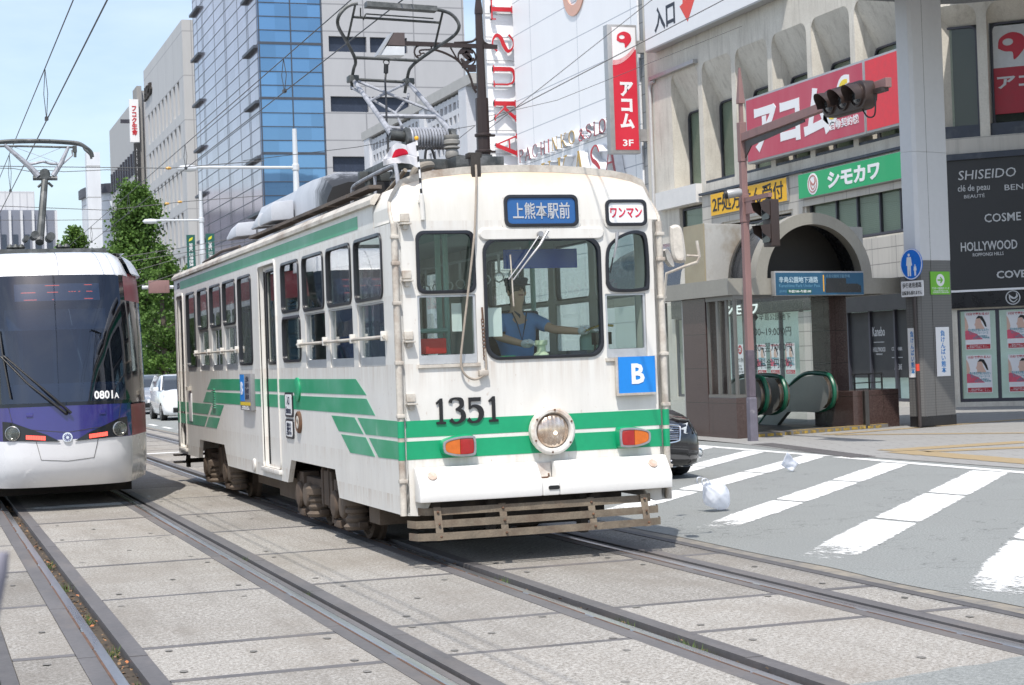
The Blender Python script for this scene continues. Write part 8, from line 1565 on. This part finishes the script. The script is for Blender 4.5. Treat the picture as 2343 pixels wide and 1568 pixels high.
# ================================================================== FLAG, BAGS, FOREGROUND
fg = thing('national_flag', 'small white flag with a red disc on a striped pole at the tram roof corner', 'flag', F3(c5, 202, 220, .03))
FY = -.02; fp = lambda x, y, d=0: onY(e3(x, y), FY) + V((0, d, 0))
tp, bt = fp(783, 605), fp(848, 1360); pol = MB().tube([tp, fp(822, 1010), bt], .007, 8).build('pole', M_SIGNW, fg); MB().ball(tp, .018, 10).build('finial', mat('finial_orange', (.85, .42, .02), .35), fg); bd_ = MB()
for y0, y1 in ((700, 770), (845, 915), (985, 1015), (1130, 1195), (1270, 1330)): fx = lambda y: 783 + 65 * (y - 605) / 755; bd_.cyl(fp(fx(y0), y0), fp(fx(y1), y1), .0085, 8)
bd_.build('black_bands', M_BLACK, fg); MB().tube([fp(848, 1350), fp(868, 1680)], .018, 10).build('holder', M_CREAM, fg); MB().box(fp(815, 1420) + V((0, 0, 0)), fp(885, 1450) + V((0, .03, 0))).build('holder_clip', M_CREAM, fg)
ctop = [(0, (786, 640)), (.28, (655, 688)), (.36, (640, 703)), (.6, (520, 662)), (.8, (455, 720)), (1, (395, 800))]; cbot = [(0, (815, 1000)), (.3, (690, 948)), (.5, (600, 925)), (.75, (470, 940)), (1, (352, 968))]; cmid = [(0, (802, 830)), (.3, (662, 800)), (.45, (590, 815)), (.7, (470, 850)), (1, (335, 885))]
def pl_at(c_, u):
    for (a, p), (b, q) in zip(c_, c_[1:]):
        if u <= b + 1e-9: k = (u - a) / (b - a); return V((p[0] + (q[0] - p[0]) * k, p[1] + (q[1] - p[1]) * k))
    return V(c_[-1][1])
fl_ = MB(); NU, NV = 72, 56; gv = []
for i in range(NU + 1):
    for j in range(NV + 1):
        u, v_ = i / NU, j / NV; fold = min(1, u * 2); vm = v_ / .55 * .58 if v_ < .55 else (.58 - .06 * fold * math.sin((v_ - .55) / .15 * math.pi) if v_ < .70 else .58 + (v_ - .70) / .30 * .42)
        a, b, c = pl_at(ctop, u), pl_at(cmid, u), pl_at(cbot, u); p = a.lerp(b, vm * 2) if vm < .5 else b.lerp(c, vm * 2 - 1)
        d = .03 * math.sin(u * 11 + v_ * 2) * min(1, u * 3) + (.035 * fold * math.sin(min(max((v_ - .52) / .2, 0), 1) * math.pi)); gv.append(fp(p.x, p.y, d))
fl_.add(gv, []); fcs = []
for i in range(NU):
    for j in range(NV): fl_.f.append((i * (NV + 1) + j, (i + 1) * (NV + 1) + j, (i + 1) * (NV + 1) + j + 1, i * (NV + 1) + j + 1)); fl_.mi.append(1 if ((i + .5) / NU - .5) ** 2 * 2.25 + ((j + .5) / NV - .5) ** 2 < .085 and (j + .5) / NV < .60 and (i + .5) / NU > .31 else 0)
def cloth(name, c): 
    t = NT(name); b = t.n('ShaderNodeBsdfDiffuse'); b.inputs['Color'].default_value = (*c, 1); tl = t.n('ShaderNodeBsdfTranslucent'); tl.inputs['Color'].default_value = (*c, 1); ms = t.n('ShaderNodeMixShader'); ms.inputs[0].default_value = .35; t.l(b.outputs[0], ms.inputs[1]); t.l(tl.outputs[0], ms.inputs[2]); t.l(ms.outputs[0], t.out.inputs['Surface']); return t.m
fl_.build('cloth', [cloth('flag_white', (.82, .81, .83)), cloth('flag_red', (.70, .03, .06))], fg, smooth=80, fix=False)
def bag_mat():
    t = NT('thin_plastic'); b = t.bsdf((.86, .88, .93), .35, spec=.5); tl = t.n('ShaderNodeBsdfTranslucent'); tl.inputs['Color'].default_value = (.85, .88, .94, 1); ms = t.n('ShaderNodeMixShader'); ms.inputs[0].default_value = .45; t.l(b.outputs['BSDF'], ms.inputs[1]); t.l(tl.outputs[0], ms.inputs[2]); tp_ = t.n('ShaderNodeBsdfTransparent'); m2 = t.n('ShaderNodeMixShader'); m2.inputs[0].default_value = .10; t.l(ms.outputs[0], m2.inputs[1]); t.l(tp_.outputs[0], m2.inputs[2]); t.l(m2.outputs[0], t.out.inputs['Surface']); return t.m
M_BAG = bag_mat(); bc = onZ((1655, 1172)) + V((0, .12, .140)); bb = MB(); n1, n2 = 44, 72; rg = []
ax_ = V((-.62, -.1, .60)).normalized(); ex = ax_.cross(V((0, 1, 0))).normalized(); ey = ax_.cross(ex)
for i in range(n1 + 1):
    s_ = i / n1; row = []
    pr_ = math.sin(min(s_ / .80, 1) * math.pi * .5 + .0) ** .62 if s_ < .55 else (.93 * (1 - ((s_ - .55) / .45) ** 1.5 * .86))
    for k in range(n2):
        ph = 6.28319 * k / n2; near = max(0, (s_ - .3) / .7)
        fold_ = 1 - near * .22 * abs(math.sin(ph * 4.5 + 2 * noise.noise(V((math.cos(ph), math.sin(ph), s_ * 2))))) - .16 * abs(noise.noise(V((math.cos(ph) * 1.4, math.sin(ph) * 1.4, s_ * 3 + 3)))) - .05 * abs(noise.noise(V((math.cos(ph) * 4, math.sin(ph) * 4, s_ * 9))))
        r_ = .165 * pr_ * fold_; p = bc + ax_ * (-.16 + .36 * s_) + (ex * math.cos(ph) * 1.0 + ey * math.sin(ph) * .85) * max(r_, .002); row.append(V((p.x, p.y, max(p.z, .012))))
    rg.append(row)
pbg = thing('plastic_bag', 'crumpled white plastic carrier bag blowing over the zebra crossing', 'plastic bag', bc - V((0, 0, .16))); bb.loft(rg); bb.build('bag', M_BAG, pbg, smooth=50)
hn = MB(); tip = bc + ax_ * .19
for o_, sd_ in ((ey * .035, 1), (ey * -.035, -1)):
    c__ = spl([tip + o_ + ex * -.03 - ax_ * .02, tip + o_ * 1.3 + ax_ * .05 + ex * -.035, tip + o_ * 1.4 + ax_ * .085, tip + o_ * 1.3 + ax_ * .05 + ex * .035, tip + o_ + ex * .03 - ax_ * .02], 4); hn.loft([[p - ey * .012, p + ey * .012, p + ax_ * .006] for p in c__])
split_build(hn, 'handle', M_BAG, pbg, smooth=40)
p0 = onZ((1806, 1080)) + V((0, 0, .10)); mb = MB(); ob_ = [V((-.13, 0, .0)), V((-.05, -.02, .16)), V((.13, .03, .0)), V((.03, .02, -.10))]; NB = 10; rg = []
for i in range(NB + 1):
    rg.append([p0 + ob_[0].lerp(ob_[1], i / NB).lerp(ob_[3].lerp(ob_[2], i / NB), k / NB) + V((.006 * noise.noise(V((i * .5, k * .5, 1))), .022 * noise.noise(V((i * .35, k * .35, 3))) - .05 * abs(k / NB - .55), .006 * noise.noise(V((i, k, 2))))) for k in range(NB + 1)])
for i in range(NB):
    for k in range(NB): mb.poly([rg[i][k], rg[i + 1][k], rg[i + 1][k + 1], rg[i][k + 1]])
wb2 = mb.build('paper_bag', M_BAG, smooth=40); md_ = wb2.modifiers.new('t', 'SOLIDIFY'); md_.thickness = .006; tag(wb2, 'folded white paper wrapper tumbling near the far end of the zebra crossing', 'paper bag')
fo = onY((8, 1390), CAM.y + 1.25); pf_ = MB(); pf_.loft([[V((fo.x + sx * r_ - .035 * (1 - f_), fo.y + sy * r_, z)) for sx, sy in [(math.cos(R(20 * k)), math.sin(R(20 * k))) for k in range(18)]] for z, r_, f_ in [(fo.z - .036, .004, 0), (fo.z - .034, .012, 0), (fo.z - .028, .018, .1), (fo.z - .016, .0195, .3), (fo.z + .004, .0165, .5), (fo.z + .026, .011, .8), (fo.z + .038, .005, 1)]]); 
tag(pf_.build('rounded_grip', mat('grip_grey', (.22, .21, .25), .8)), 'blurred grey rounded end of something held very near the camera at the left edge', 'foreground object')
